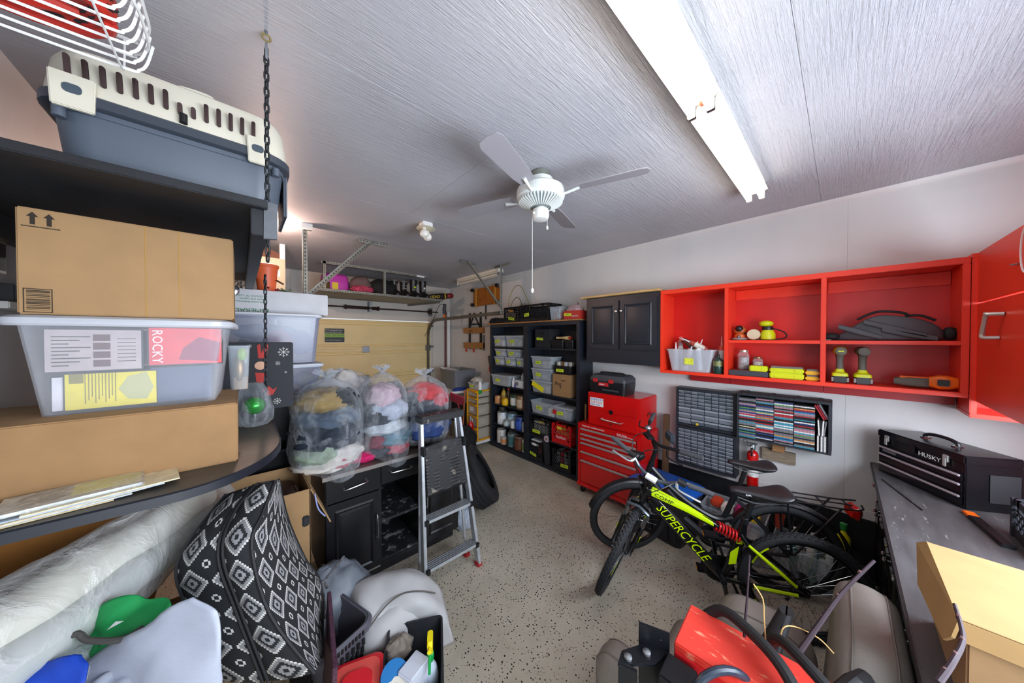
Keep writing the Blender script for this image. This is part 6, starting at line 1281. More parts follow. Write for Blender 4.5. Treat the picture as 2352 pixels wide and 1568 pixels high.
# tyres leaning behind the ladder
def tyre(label, M, r=.325, w=.105):
    t = thing('car_tyre', label, 'tyre', (0, 0, 0), 0, 'tyres leaning behind the ladder'); t.matrix_world = M
    prof = [(r * .62, -w), (r * .70, -w * 1.05), (r * .85, -w * 1.04), (r * .95, -w * .95), (r, -w * .82)]
    for g in (-.42, 0, .42): prof += [(r, w * (g - .10)), (r - .012, w * (g - .06)), (r - .012, w * (g + .06)), (r, w * (g + .10))]
    prof += [(r, w * .82), (r * .95, w * .95), (r * .85, w * 1.04), (r * .70, w * 1.05), (r * .62, w), (r * .66, w * .8), (r * .9, w * .7), (r * .9, -w * .7), (r * .66, -w * .8)]
    MB().loft([[(p * cos(a), q, p * sin(a)) for p, q in prof] for a in [2 * pi * k / 56 for k in range(56)]], closed=True).build('tyre', RUB, t, angle=25)
    b = MB()
    for k in range(90):
        a = 2 * pi * k / 90
        for q in (-.64, .21, -.21, .64): b.at(Matrix.Rotation(-a, 4, 'Y')).box((r + .0005, q * w, 0), (.003, w * .26, .003))
    o = b.build('sipes', mat('tyre sipe', '#0c0c0d', .9), t, smooth=False); o['kind'] = 'stuff'
def lean(foot, ax, tilt, r=.325): 
    """stand a wheel whose axle points along ax, tilted over by tilt"""
    ax = Vector(ax).normalized(); side = Vector((0, 0, 1)).cross(ax); R_ = Matrix.Rotation(tilt, 4, side); y = (R_ @ ax); up = R_ @ Vector((0, 0, 1)); x = y.cross(up)
    M = Matrix((x, y, up)).transposed().to_4x4(); M.translation = Vector(foot) + up * r + Vector((0, 0, .002)); return M
tyre('black car tyre leaning over behind the step ladder, nearest the shelving', lean((2.04, 2.58, .052), (.80, -.60, 0), RAD(-30)))
tyre('second black car tyre tucked against the black cabinet', lean((1.86, 2.72, .052), (.80, -.60, 0), RAD(-30)))
tag(lump((1.60, 2.46, .10), (.11, .09, .11), 8.3, .2, flat=.002).build('plastic_sack', clear('blue grey sack film', '#b9c4d4', .6, .2, wrinkle=.8)), 'pale crumpled plastic sack on the floor beside the cabinet', 'sack')

# ================================================================ far right corner: wall tools, tote, drawer tower
wd = thing('wooden_dolly', 'amber wooden dolly with four black casters hung on the wall', 'dolly', (3.47, 0, 0)); AM = mat('varnished pine', '#a5621c', .4, var=.2, vscale=6, stretch=(1, 1, 5))
for k in range(4): MB().bx(.0, .02, 4.17 + .205 * k, 4.17 + .205 * k + .20, 2.47, 2.81).build('plank', AM, wd, bevel=.003)
for y in (4.26, 4.86): MB().bx(-.02, 0, y, y + .05, 2.46, 2.82).build('cross_rail', mat('pale varnish', '#c08a3a', .45), wd, bevel=.002)
for y in (4.19, 4.965):
    for z in (2.50, 2.79): w = MB().lathe([(.01, -.04), (.034, -.04), (.036, -.03), (.036, -.012), (.034, -.002), (.01, -.002)], 16, (-.02, y, z), 'X').build('caster', BLKPL, wd); MB().bx(-.02, .0, y - .03, y + .03, z - .03, z + .03).build('caster_plate', STEEL, w)
hs_ = thing('hand_saw', 'long black bar tool with a red handle hung beside the dolly', 'tool', (3.508, 4.62, 0)); MB().bx(-.008, .008, -.012, .012, 2.20, 2.58).build('bar', BLKPL, hs_, bevel=.003); MB().loft([[(x, y, z) for x, y in rrect(.025, w, .01)] for z, w in ((2.58, .03), (2.62, .036), (2.68, .03), (2.70, .02))]).build('handle', mat('red grip', '#c22a20', .4), hs_)
bw_ = thing('folding_workbench', 'folding workbench with wooden jaws hung on the far wall', 'workbench', (3.508, 0, 0))
for z in (1.935, 1.635): MB().bx(-.05, .01, 4.66, 5.33, z, z + .115).build('wooden_jaw', mat('oiled beech', '#a8743a', .5, var=.15, vscale=8, stretch=(1, 6, 1)), bw_, bevel=.004)
text('stencil', 'WORK', .05, INK, bw_, frame((-.051, 5.15, 1.965), (0, -1, 0), (0, 0, 1)))
for y in (4.78, 5.16): MB().bx(-.02, .01, y - .02, y + .02, 1.62, 2.35).build('upright', BLKPL, bw_, bevel=.003)
for a, b in (((4.78, 2.05), (5.0, 2.34)), ((5.16, 2.05), (4.96, 2.34)), ((4.8, 2.12), (5.16, 2.12))): MB().tube([(-.02, a[0], a[1]), (-.02, b[0], b[1])], .014, 6).build('leg_strut', BLKPL, bw_)
MB().bx(-.03, .0, 4.66, 4.70, 1.60, 1.90).build('end_bracket', STEEL, bw_)
for y in (4.95, 5.22): MB().bx(-.055, -.03, y, y + .03, 1.555, 1.635).build('red_stop', mat('red grip'), bw_, bevel=.003)
lvl = thing('long_hand_saw', 'long red toothed strip standing in the far corner', 'tool', (3.40, 5.93, 0)); MB().bx(-.03, .0, -.006, .006, 1.08, 2.47).build('blade', mat('dark red steel', '#6a3a34', .5), lvl)
tt_ = MB()
for k in range(46): tt_.prism([(-.03, 1.10 + .03 * k), (-.045, 1.115 + .03 * k), (-.03, 1.13 + .03 * k)], -.005, .005, 'Y')
o = tt_.build('teeth', mat('dark red steel'), lvl, smooth=False); o['kind'] = 'stuff'
tag(MB().bx(3.42, 3.49, 5.92, 5.945, .0, 2.42).build('white_batten', WHITEM, bevel=.003), 'white batten upright in the far corner beside the toothed strip', 'batten')
wtb = thing('folding_table', 'white table top holding the grey tote in the far corner', 'table', (0, 0, 0)); MB().bx(2.72, 3.42, 4.62, 5.75, .845, .885).build('top', WHITEP, wtb, bevel=.006)
for x in (2.78, 3.36):
    for y in (4.70, 5.68): MB().cyl((x, y, 0), (x, y, .845), .014).build('leg', STEEL, wtb)
gt = thing('storage_tote', 'grey open tote with white boards on the corner table', 'tote', (3.12, 5.02, .886)); bin_shell(.40, .50, .46, .58, .36, .04, .004, .015).build('tub', mat('mid grey plastic', '#6d7176', .5), gt, angle=50); MB().at(rotm((0, .05, .30), RAD(14), RAD(8), .3)).box((0, 0, 0), (.36, .50, .02)).build('white_board', WHITEP, gt, bevel=.003)
tag(lump((2.98, 4.70, .905), (.16, .07, .03), 3.3, .2, flat=.887).build('blue_tarp', CL('#1c3a8c')), 'folded blue tarp in front of the grey tote', 'tarp')
tag(lump((2.35, 4.75, .45), (.33, .33, .45), 2.1, .15, flat=.002).build('dark_pile', CL('#1a191b')), 'dark pile of covered goods in front of the garage door', 'pile')
dtw = thing('drawer_tower', 'yellow framed clear plastic drawer tower on a white dolly', 'drawer tower', (3.09, 4.265, .10)); YF = mat('amber frame plastic', '#e0a416', .4)
FRO = clear('drawer tower plastic', '#d5cfc0', .45, .25); zt = [0, .20, .40, .60, .715, .83]
for i, (a, b) in enumerate(zip(zt, zt[1:])):
    d = MB().bx(-.125, .15, -.13, .15, a + .022, b - .004).build('drawer', FRO, dtw, bevel=.01); MB().box((.0, .01, (a + b) / 2 - .01), (.2, .2, (b - a) * .5)).build('contents', mat('drawer odds', '#b3a68c', .6, var=.4, vscale=14), d, bevel=.02)
    MB().loft([[(-.15 - .025 * cos(RAD(t * 18)) + q, -.15 + .32 * t / 10, z) for q, z in ((0, b - .012), (0, b + .008), (.03, b + .008), (.03, b - .012))] for t in range(0, 11)]).build('lip', YF, dtw)
    if 1 <= i <= 2 or i == 0: 
        l_ = MB().bx(-.1285, -.1255, .02 - .01 * i, .09, a + .08, b - .05).build('label', WHITEP, d) if i else None
for x, y in ((-.14, -.145), (.145, -.145), (-.14, .155), (.145, .155)): MB().bx(x - .012, x + .012, y - .012, y + .012, 0, .85).build('post', YF, dtw, bevel=.003)
MB().bx(-.155, .16, -.16, .17, .83, .855).build('top', YF, dtw, bevel=.006); MB().bx(-.155, .16, -.16, .17, .0, .02).build('base', YF, dtw, bevel=.004)
wdl = thing('white_dolly', 'white castered dolly under the yellow drawer tower', 'dolly', (3.09, 4.265, 0)); MB().bx(-.19, .19, -.19, .20, .06, .099).build('deck', WHITEP, wdl, bevel=.012)
for x in (-.15, .15):
    for y in (-.15, .16): MB().lathe([(.008, -.012), (.028, -.012), (.028, .012), (.008, .012)], 14, (x, y, .03), 'Y').build('caster', STEEL, wdl)
tbn = bin_('clear bin of rags on top of the yellow drawer tower', 3.08, 4.265, .956, .26, .32, .115, ('#a9a59c', '#d9d7d0', '#b4413a', '#c9c6be'), lid=False, group=None)
lump((.0, .05, .14), (.1, .1, .06), 4.4, .3).build('rag', CL('#b5b1a6'), tbn)
gb = thing('squeeze_bottle', 'white bottle with a green base hanging on the drawer tower side', 'bottle', (2.99, 4.10, .90)); MB().loft([rr(.05, .05, .02, 0), rr(.06, .06, .02, .06), rr(.06, .06, .02, .07)]).build('green_base', mat('green plastic'), gb); MB().loft([rr(.06, .06, .02, .07), rr(.055, .06, .02, .15), rr(.03, .03, .01, .21)]).build('body', WHITEP, gb)
br = thing('hand_broom', 'grey bristled hand brush standing behind the drawer tower', 'brush', (3.48, 4.37, 1.12), rot=(RAD(-12), 0, 0)); MB().loft([[(x, y, z) for x, y in rrect(.03, w, .01)] for z, w in ((.12, .05), (.22, .11), (.36, .13), (.40, .12))]).build('bristles', mat('grey bristle', '#5a5a5c', .9, bump=.8, bscale=120), br); MB().cyl((0, -.02, 0), (0, 0, .13), .014).build('handle', mat('orange red handle', '#b5432a', .5), br)
br2 = thing('brush_handle', 'black tool handle rising beside the hand brush', 'tool', (3.50, 4.24, 1.10), rot=(RAD(-14), 0, 0)); MB().cyl((0, 0, 0), (0, 0, .30), .012).build('shaft', mat('orange red handle'), br2); MB().cyl((0, 0, .28), (0, 0, .50), .017).build('grip', BLKPL, br2)
shr = thing('red_shears', 'red ring handled shears stuck behind the drawer tower', 'shears', (3.508, 4.46, 1.10)); MB().tube([(0, .05 * cos(a), .16 + .08 * sin(a)) for a in [2 * pi * k / 18 for k in range(18)]], .011, 7, closed=True).build('ring_handle', mat('red grip'), shr); MB().tube([(0, 0, 0), (0, -.02, .30)], .012, 7).build('arm', mat('red grip'), shr)
gp = thing('plant_sprig', 'small green plant sprig beside the shelving unit', 'plant', (3.46, 4.12, 1.60)); 
for k in range(7): MB().at(rotm((0, 0, .0), RAD(30 * sin(k)), RAD(50 * cos(k * 1.7)), k)).add([(0, 0, 0), (.012, .03, .01), (0, .07, .0), (-.012, .03, .01)], [(0, 1, 2, 3)]).build('leaf', mat('leaf green', '#6f8f3a', .6), gp)
dp = thing('dustpan', 'pink red dustpan leaning against the broom in the corner', 'dustpan', (2.80, 4.50, .78), rot=(RAD(20), RAD(-35), RAD(20))); MB().bx(-.012, 0, -.14, .14, -.12, .12).build('pan', mat('pink red plastic', '#c2485a', .45), dp, bevel=.004); 
for k in range(8): MB().bx(-.016, -.012, -.12 + .032 * k, -.112 + .032 * k, -.10, .10).build('groove', mat('dark pink', '#98343f', .6), dp)
MB().cyl((-.006, .0, -.12), (-.006, -.02, -.28), .014).build('handle', mat('pink red plastic'), dp)
bh_ = thing('broom', 'broom with an orange brown wooden handle in the corner clutter', 'broom', (2.78, 4.34, 0), rot=(RAD(-6), RAD(8), 0)); MB().cyl((0, 0, .15), (0, 0, .95), .014).build('handle', mat('orange brown wood', '#9a5630', .5), bh_); MB().taper((0, 0), (.10, .26), (.05, .16), .02, .16).build('bristles', mat('black bristle', '#161617', .9), bh_)
fe2 = thing('fire_extinguisher', 'red cylinder standing on the floor beside the drawer tower', 'fire extinguisher', (2.88, 4.22, 0)); MB().lathe([(.04, 0), (.05, .01), (.05, .36), (.03, .42), (.015, .44)], 18).build('cylinder', REDM, fe2); MB().lathe([(.018, .43), (.02, .50), (.01, .52)], 12).build('valve', STEEL, fe2)
tag(lump((2.62, 3.98, .22), (.17, .15, .24), 6.1, .2, flat=.002).build('black_sack', CL('#141416')), 'black soft sack on the floor behind the tyre', 'sack')
# goods on the hanging storage shelf
SZ = 2.551
pb_ = thing('pillow_bag', 'magenta pillow bag on the hanging storage shelf', 'bag', (1.08, 5.25, SZ), rot=(0, 0, RAD(4))); MB().loft([[(x, y, z) for x, y in rrect(w, d, .05)] for w, d, z in ((.30, .16, .0), (.36, .20, .05), (.36, .2, .16), (.34, .17, .24), (.30, .10, .27))]).build('bag', mat('magenta satin', '#b83aa6', .45, bump=.4, bscale=18), pb_); MB().bx(-.06, .02, -.106, -.10, .03, .13).build('logo', mat('yellow tag'), pb_)
tag(lump((1.45, 5.22, SZ + .13), (.17, .14, .15), 4.9, .2, flat=SZ).build('fur_bundle', mat('brown grey fur', '#6a5654', .95, bump=1, bscale=60)), 'brown grey furry bundle behind the pink floral roll', 'bundle')
tag(lump((1.44, 5.10, SZ + .06), (.17, .06, .06), 2.8, .2, flat=SZ).build('floral_roll', mat('pink floral cloth', '#b03a58', .8, var=.6, vscale=30)), 'pink floral cloth roll at the front of the storage shelf', 'cloth')
tag(lump((1.78, 5.22, SZ + .12), (.24, .17, .155), 1.7, .12, flat=SZ).build('helmet_bag', CL('#161615')), 'round black helmet bag on the hanging storage shelf', 'bag')
tag(lump((.93, 5.16, SZ + .07), (.07, .10, .09), 3.9, .2, flat=SZ).build('brown_toy', CL('#7a5a2c')), 'brown yellow soft thing at the end of the storage shelf', 'soft toy')
for i, (x, c) in enumerate(((1.98, '#1f1c1c'), (2.15, '#1f1c1c'), (2.33, '#17181a'), (2.51, '#17181a'))):
    t = thing('ski_boot', ['black ski boot with grey collar behind the shelf post', 'black ski boot with grey collar beside the shelf post', 'tall black ski boot with a lime badge', 'tall black ski boot with a white badge, last of four'][i], 'boot', (x, 5.22, SZ), 0, 'ski boots on the hanging shelf'); h = .27 if i < 2 else .31; bm = mat('boot ' + c, c, .35)
    MB().loft([[(x_, y_ - .07, z) for x_, y_ in rrect(.095, .28, .045)] for z in (0, .04)] + [[(x_, y_ - .05, .08) for x_, y_ in rrect(.09, .24, .045)]] + [[(x_, y_ + .02, .13) for x_, y_ in rrect(.095, .13, .045)], [(x_, y_ + .02, h * .8) for x_, y_ in rrect(.11, .13, .05)], [(x_, y_ + .01, h) for x_, y_ in rrect(.13, .14, .06)]]).build('shell', bm, t)
    MB().loft([[(x_, y_ + .01, z) for x_, y_ in rrect(w, w + .01, .05)] for z, w in ((h, .115), (h + .025, .12), (h + .03, .09))]).build('liner_collar', mat('grey boot liner', '#6d6560', .8) if i < 2 else BLKPL, t)
    for z in (.10, .16, .21): MB().bx(-.045, .045, -.07 + (z - .1) * .25, -.055 + (z - .1) * .25, z - .008, z + .008).build('buckle', STEEL, t, bevel=.002)
    if i > 1: MB().lathe([(.018, -.002), (.018, .002)], 12, (0, -.058, .20), 'Y').build('badge', NEON if i == 2 else WHITEP, t)
sk_ = thing('ski_bag', 'black and yellow ski bag lying on the end of the storage shelf', 'bag', (2.72, 5.22, SZ + .06), rot=(0, RAD(-7), RAD(-6))); MB().tube([(-.30, 0, 0), (-.2, 0, .0), (.1, 0, .01), (.24, 0, .01), (.27, 0, .01)], [.03, .045, .06, .062, .05], 12).build('bag', mat('black bag fabric', '#1f1813', .6), sk_); text('lettering', 'HEAD', .075, mat('yellow lettering', '#d8b41c', .5), sk_, frame((-.09, -.064, -.02), (1, 0, 0), (0, 0, 1))); MB().bx(-.24, -.14, -.05, -.04, -.02, .03).build('label', mat('yellow lettering'), sk_)
MB().ell((.33, 0, .015), (.09, .055, .055)).build('red_tip', mat('red black vinyl', '#7a1c22', .4), sk_); MB().lathe([(.062, -.01), (.064, 0), (.062, .01)], 14, (.22, 0, .01), 'X').build('band', mat('yellow lettering'), sk_)
dr_ = thing('power_drill', 'grey power tool with an orange tip hanging at the shelf end', 'tool', (2.86, 5.12, 2.36), rot=(0, RAD(20), 0)); MB().tube([(0, 0, .14), (.02, 0, .04), (.05, 0, -.05)], [.03, .035, .025], 10).build('body', DGREY, dr_); MB().box((.065, 0, -.08), (.04, .03, .05)).build('tip', mat('bright orange plastic'), dr_, bevel=.006); MB().tube(smooth_path([(0, 0, .12), (-.10, 0, .06), (-.12, .02, -.3), (-.04, .3, -.5), (.1, .6, -.48)]), .005, 6).build('cord', BLKPL, dr_)
# ================================================================ left: stacked bins behind the shelf
def snowflake(parent, M, r, m):
    b = MB().at(M)
    for k in range(4):
        a = k * pi / 4; b.at(M @ Matrix.Rotation(a, 4, 'Z')).bx(-r, r, -r * .03, r * .03, 0, .0006)
    for k in range(8):
        b.at(M @ Matrix.Rotation(k * pi / 4, 4, 'Z') @ Matrix.Translation((r * .6, 0, 0)) @ Matrix.Rotation(pi / 4, 4, 'Z')).bx(0, r * .28, -r * .03, r * .03, 0, .0006); b.at(M @ Matrix.Rotation(k * pi / 4, 4, 'Z') @ Matrix.Translation((r * .6, 0, 0)) @ Matrix.Rotation(-pi / 4, 4, 'Z')).bx(0, r * .28, -r * .03, r * .03, 0, .0006)
    b.build('snowflake', m, parent, smooth=False)
FY = lambda x, z, y=-.0: frame((x, y, z), (1, 0, 0), (0, 0, 1))
db = thing('printed_box', 'black gift box printed with white snowflakes on the lower shelf', 'box', (.10, 2.47, 1.402)); MB().bx(-.24, .155, -.06, .06, 0, .418).build('box', mat('black printed card', '#22242a', .7, bump=.1, bscale=200), db, bevel=.006)
PW = mat('white box print', '#e6e4de', .7); y_ = -.0608
snowflake(db, FY(.105, .355, y_), .032, PW)
for x, z, r in ((-.06, .395, .012), (.075, .285, .014), (.115, .225, .008), (.07, .045, .022), (-.10, .31, .008)): snowflake(db, FY(x, z, y_), r, PW)
MB().prism([(-.035, .235), (.02, .225), (.0, .165), (-.03, .18)], y_ - .0006, y_, 'Y').build('red_print', mat('red box print', '#b5342c', .7), db); MB().prism([(-.025, .40), (-.01, .41), (-.005, .35), (.015, .41), (.03, .40), (.02, .32), (-.02, .32)], y_ - .0006, y_, 'Y').build('red_print', mat('red box print'), db)
MB().prism([(-.01 + .028 * cos(a), .275 + .026 * sin(a)) for a in [2 * pi * k / 14 for k in range(14)]], y_ - .0006, y_, 'Y').build('peach_print', mat('peach box print', '#d9a98c', .7), db); MB().prism([(.0, .12), (.03, .145), (.05, .12), (.07, .135), (.05, .09), (.02, .085)], y_ - .0006, y_, 'Y').build('red_print', mat('red box print'), db); MB().prism([(-.12, .30), (-.085, .37), (-.06, .38), (-.07, .30), (-.10, .27)], y_ - .0006, y_, 'Y').build('pale_print', mat('pale box print', '#cfc6b8', .7), db)
def big_bin(label, x, y, z, w, d, h, items, shell=MILKY):
    t = thing('storage_bin', label, 'bin', (x, y, z)); bin_shell(w * .84, d * .84, w * .94, d * .94, h, .03, .003, .012).build('tub', shell, t, angle=50)
    for k, (p, r, c) in enumerate(items): lump(p, r, k * 2.3 + x, .25, 2.5, 14, 8).build('contents', CL(c), t)
    MB().loft([rr(w * .98, d * .98, .04, h - .012), rr(w, d, .04, h - .006), rr(w, d, .04, h + .012), rr(w * .92, d * .92, .04, h + .018)]).build('lid', mat('milky white lid', '#cdd0d6', .4), t); return t
big_bin('milky bin of holiday decorations under the white flower box', .19, 2.98, 1.655, .60, .40, .36, [((-.15, -.06, .10), (.09, .08, .08), '#2f7a3c'), ((.02, -.06, .17), (.10, .08, .09), '#b0303a'), ((.0, -.08, .05), (.12, .07, .04), '#d8a030'), ((.17, -.04, .15), (.09, .09, .10), '#6c5c86'), ((-.05, 0, .24), (.2, .12, .06), '#5a6a7c')], clear('bluish storage plastic', '#aab0c4', .38, .25))
big_bin('lower milky bin of pale ornaments under the holiday bin', .22, 2.98, 1.415, .56, .38, .215, [((.16, -.06, .10), (.07, .07, .06), '#b8a86a'), ((.19, -.08, .05), (.06, .05, .04), '#8a7ab0'), ((-.05, 0, .1), (.15, .12, .07), '#8b8f98')], clear('bluish storage plastic'))
big_bin('dark tote under the milky bins beside the bags', .30, 3.0, 1.075, .46, .40, .31, [], mat('dark tote plastic', '#1d1f24', .5))
for z0, lb in ((0.0, 'black tote on the floor behind the open carton'), (.53, 'black tote with raised rim behind the open carton')):
    t = thing('storage_tote', lb, 'tote', (.09, 2.98, z0 + .001)); bin_shell(.42, .50, .47, .58, .52, .04, .004, .016).build('tub', BLKPL, t, angle=50)
gbag = tag(lump((.345, 2.60, 1.22), (.05, .05, .16), 3.7, .2).build('green_bag', CL('#1d6a2c')), 'dark green cloth bag hanging behind the snowflake box', 'bag')
wb_ = thing('flower_box', 'white flower box with upside down green lettering on the holiday bin', 'box', (.22, 3.06, 2.036)); MB().bx(-.42, .335, -.11, .11, 0, .172).build('box', mat('white card', '#cfcfd2', .7, var=.06, vscale=8), wb_, bevel=.004)
GR = mat('green print', '#2c7a4a', .7); fl = lambda x, z: frame((x, -.1112, z), (-1, 0, 0), (0, 0, -1))
text('printed_name', 'ESMERALDA', .048, GR, wb_, fl(-.055, .03)); text('printed_line', 'www.esmeraldafarms.com', .02, GR, wb_, fl(-.065, .085)); text('printed_line', 'FROM THE EARTH', .018, GR, wb_, fl(-.075, .108)); text('printed_line', 'PRODUCE OF COLOMBIA', .02, GR, wb_, fl(-.065, .13))
MB().bx(.22, .30, -.1112, -.1105, .0, .004).build('stamp', PR, wb_)
dec = thing('tinsel_garland', 'silver tinsel and pine sprigs lying on the white flower box', 'garland', (.05, 2.98, 2.21))
for k in range(16): MB().at(rotm((-.12 + .012 * (k % 8), .0 + .01 * (k % 3), .0), RAD(40 * sin(k * 2.1)), RAD(50 * cos(k * 1.3)), k)).bx(-.002, .002, -.001, .001, 0, .05 + .03 * (k % 3)).build('tinsel', mat('silver tinsel', '#c4c8cc', .2, .9), dec)
for k in range(12): MB().at(rotm((.22, .0, .0), RAD(50 * sin(k * 2.1)), RAD(60 * cos(k * 1.3)), k)).bx(-.0015, .0015, -.001, .001, 0, .045).build('needle', mat('pine needle green', '#3d5a34', .7), dec)
for x, z in ((.095, .02), (.112, .024), (.16, .012), (.17, .016)): MB().ell((x, -.01, z), (.009, .009, .009), 10, 6).build('berry', mat('dark red berry', '#7a1622', .25), dec)
MB().ell((-.08, -.04, -.02), (.03, .01, .04), 10, 6).build('silver_ball', mat('silver tinsel'), dec)
ot = thing('orange_tub', 'orange plastic tub on the white flower box under the ceiling', 'tub', (.16, 3.13, 2.21)); MB().lathe([(.055, 0), (.075, .20), (.082, .205), (.082, .225), (.07, .23)], 24).build('tub', mat('orange tub plastic', '#e2683c', .45), ot); MB().tube([(.06, -.06, .10), (.10, -.10, .07)], .007, 6).build('handle', mat('dark brown handle', '#3a2418', .6), ot)
eb = thing('metal_box', 'beige metal box fixed under the ceiling beyond the orange tub', 'box', (.30, 4.5, 2.41)); MB().bx(-.13, .10, -.08, .08, 0, .36).build('box', mat('beige enamel', '#b3ad92', .5), eb, bevel=.004); MB().bx(-.02, .05, -.083, -.08, .15, .22).build('label', WHITEP, eb)
MB().hexa([(-.22, -.05, .38), (.06, -.05, .30), (.06, .05, .30), (-.22, .05, .38)], [(-.22, -.05, .54), (.06, -.05, .42), (.06, .05, .42), (-.22, .05, .54)]).build('timber_brace', mat('brown brace wood', '#5e3722', .7), eb); MB().bx(.05, .10, -.06, .06, .36, .54).build('white_cap', WHITEP, eb)
wsh = thing('wall_ledge', 'narrow white wall ledge behind the tan carton', 'shelf', (-.67, 2.25, 1.955)); MB().bx(0, .06, -.25, .45, 0, .025).build('board', WHITEM, wsh, bevel=.003)
kr = thing('radio', 'small black radio on the wall ledge behind the carton', 'radio', (-.638, 2.22, 1.981)); MB().bx(-.022, .024, -.16, .16, 0, .07).build('case', BLKPL, kr, bevel=.006)
for k in range(9): MB().bx(.024, .026, -.15, .02, .012 + .006 * k, .015 + .006 * k).build('grille_bar', STEEL, kr)
mw = thing('picture_frame', 'small dark framed glass on the wall above the ledge', 'frame', (-.669, 2.02, 2.09)); MB().bx(0, .012, -.12, .12, 0, .12).build('frame', CHROME, mw, bevel=.002); MB().bx(.012, .014, -.11, .11, .01, .11).build('glass', mat('dark glossy glass', '#1a2436', .08), mw)

# ================================================================ left foreground: cushions, wrapped roll, bags
def cushion_mat():
    t = NT('black and white ikat weave'); uv = t.n('UVMap'); sx = t.n('SeparateXYZ'); t.l(uv.outputs[0], sx.inputs[0])
    a0 = t.math('MULTIPLY', sx.outputs[0], 1 / .118); b0 = t.math('MULTIPLY', sx.outputs[1], 1 / .132)
    def cell(off):
        q = [t.math('FLOOR', t.math('MULTIPLY', t.math('ABSOLUTE', t.math('SUBTRACT', t.math('FRACT', t.math('ADD', v, off)), .5)), 18)) for v in (a0, b0)]
        return t.math('DIVIDE', t.math('ADD', t.math('ADD', q[0], q[1]), .5), 20)
    D = cell(0); D2 = cell(.5)
    bg, gy, wh = '#1e2023', '#8b8b8c', '#d8d6d0'
    c = t.ramp(D, [(0, bg), (.05, '#9a9a9c'), (.15, bg), (.25, gy), (.35, wh), (.40, bg)], 'CONSTANT')
    c2 = t.ramp(D2, [(0, bg), (.05, wh), (.10, bg)], 'CONSTANT')
    k = t.math('LESS_THAN', D2, .10); c = t.mix(k, c, c2)
    t.l(c, t.b.inputs['Base Color']); t.b.inputs['Roughness'].default_value = .85
    w = t.n('TexWave'); w.inputs['Scale'].default_value = 260; t.l(uv.outputs[0], w.inputs['Vector']); t.bump(w.outputs['Fac'], .15, .002)
    return t.m
IKAT = cushion_mat()
F_ = Vector((.672, .741, 0)); PIPE = mat('black piping', '#15161a', .7)
def cushion(label, left, right, back):
    t = thing('chair_cushion', label, 'cushion', (0, 0, 0), 0, 'patterned chair cushions')
    Lp, Rp, Bp = [smooth_path(q, 5) for q in (left, right, back)]
    rings = []; n = len(Lp); us = None
    me_v, me_f, me_uv = [], [], []
    for i in range(n):
        a, b, c = Lp[i], Rp[i], Bp[i]; bl = a + (c - b); ring = []
        cen = (a + b + c + bl) / 4
        for p, q, m, bulge in ((a, b, 5, .014), (b, c, 7, .012), (c, bl, 4, .01), (bl, a, 6, .006)):
            for k in range(m):
                s = k / m; pt = p.lerp(q, s); o = ((p + q) / 2 - cen).normalized(); ring.append(pt + o * bulge * sin(pi * s))
        rings.append(ring)
    m = len(rings[0]); ul = [0.0]
    for k in range(m): ul.append(ul[-1] + (rings[n // 2][(k + 1) % m] - rings[n // 2][k]).length)
    vl = [0.0]
    for i in range(1, n): vl.append(vl[-1] + (Rp[i] - Rp[i - 1]).length)
    me = bpy.data.meshes.new('cover'); me_v = [tuple(p) for r in rings for p in r]
    for i in range(n - 1):
        for k in range(m):
            me_f.append((i * m + k, i * m + (k + 1) % m, (i + 1) * m + (k + 1) % m, (i + 1) * m + k)); me_uv += [(ul[k], vl[i]), (ul[k + 1], vl[i]), (ul[k + 1], vl[i + 1]), (ul[k], vl[i + 1])]
    for i, rv in ((0, True), (n - 1, False)):
        f = tuple(range(i * m, (i + 1) * m)); f = f[::-1] if rv else f; me_f.append(f); me_uv += [(me_v[j][0], me_v[j][1]) for j in f]
    me.from_pydata(me_v, [], me_f); u_ = me.uv_layers.new(name='UVMap')
    for i, q in enumerate(me_uv): u_.data[i].uv = q
    obj('cover', me, IKAT, t, angle=60)
    for e in (0, 5): MB().tube([r[e] for r in rings], .006, 6).build('piping', PIPE, t)
    MB().tube([r[12] for r in rings], .005, 6).build('piping', PIPE, t)
    return t
R0 = [(-.048, 1.679, 1.212), (-.123, 1.611, 1.134), (-.173, 1.56, 1.041), (-.146, 1.533, .896), (-.095, 1.522, .618)]
R1 = [(.036, 1.604, 1.250), (-.036, 1.532, 1.180), (-.064, 1.461, 1.083), (-.020, 1.419, .893), (.050, 1.390, .608)]
R1b = [(.044, 1.597, 1.254), (-.026, 1.524, 1.186), (-.052, 1.451, 1.09), (-.008, 1.409, .898), (.064, 1.378, .612)]
R2 = [(.100, 1.546, 1.265), (.056, 1.450, 1.191), (.023, 1.384, 1.118), (.068, 1.339, .881), (.187, 1.267, .641)]
R3 = [(.115, 1.60, 1.248), (.160, 1.75, .99), (.229, 1.781, .753), (.280, 1.693, .649), (.264, 1.565, .467)]
bk1 = [tuple(Vector(b) + (Vector(c) - Vector(d)) * .85) for b, c, d in zip(R1, R3, R2)]
cu1 = cushion('black and white patterned cushion, nearer the plastic wrapped roll', R0, R1, bk1)
cu2 = cushion('black and white patterned cushion with its broad face towards the open carton', R1b, R2, R3)
cb_ = MB()
for k, (a, b) in enumerate((((.285, 1.70, .66), (.31, 1.72, .60)), ((.29, 1.70, .65), (.40, 1.78, .68)), ((.285, 1.69, .64), (.29, 1.66, .50)))): cb_.tube(smooth_path([a, tuple((Vector(a) + Vector(b)) / 2 + Vector((.0, -.01, .01))), b], 4), .006, 6)
cb_.build('tie_cord', mat('black white cord', '#4a4a4c', .8, var=.9, vscale=60), cu2)
tag(MB().box((.235, 1.80, .93), (.03, .02, .05)).build('cushion_buckle', BLKPL, bevel=.005), 'small black buckle showing at the edge of the cushion', 'buckle')
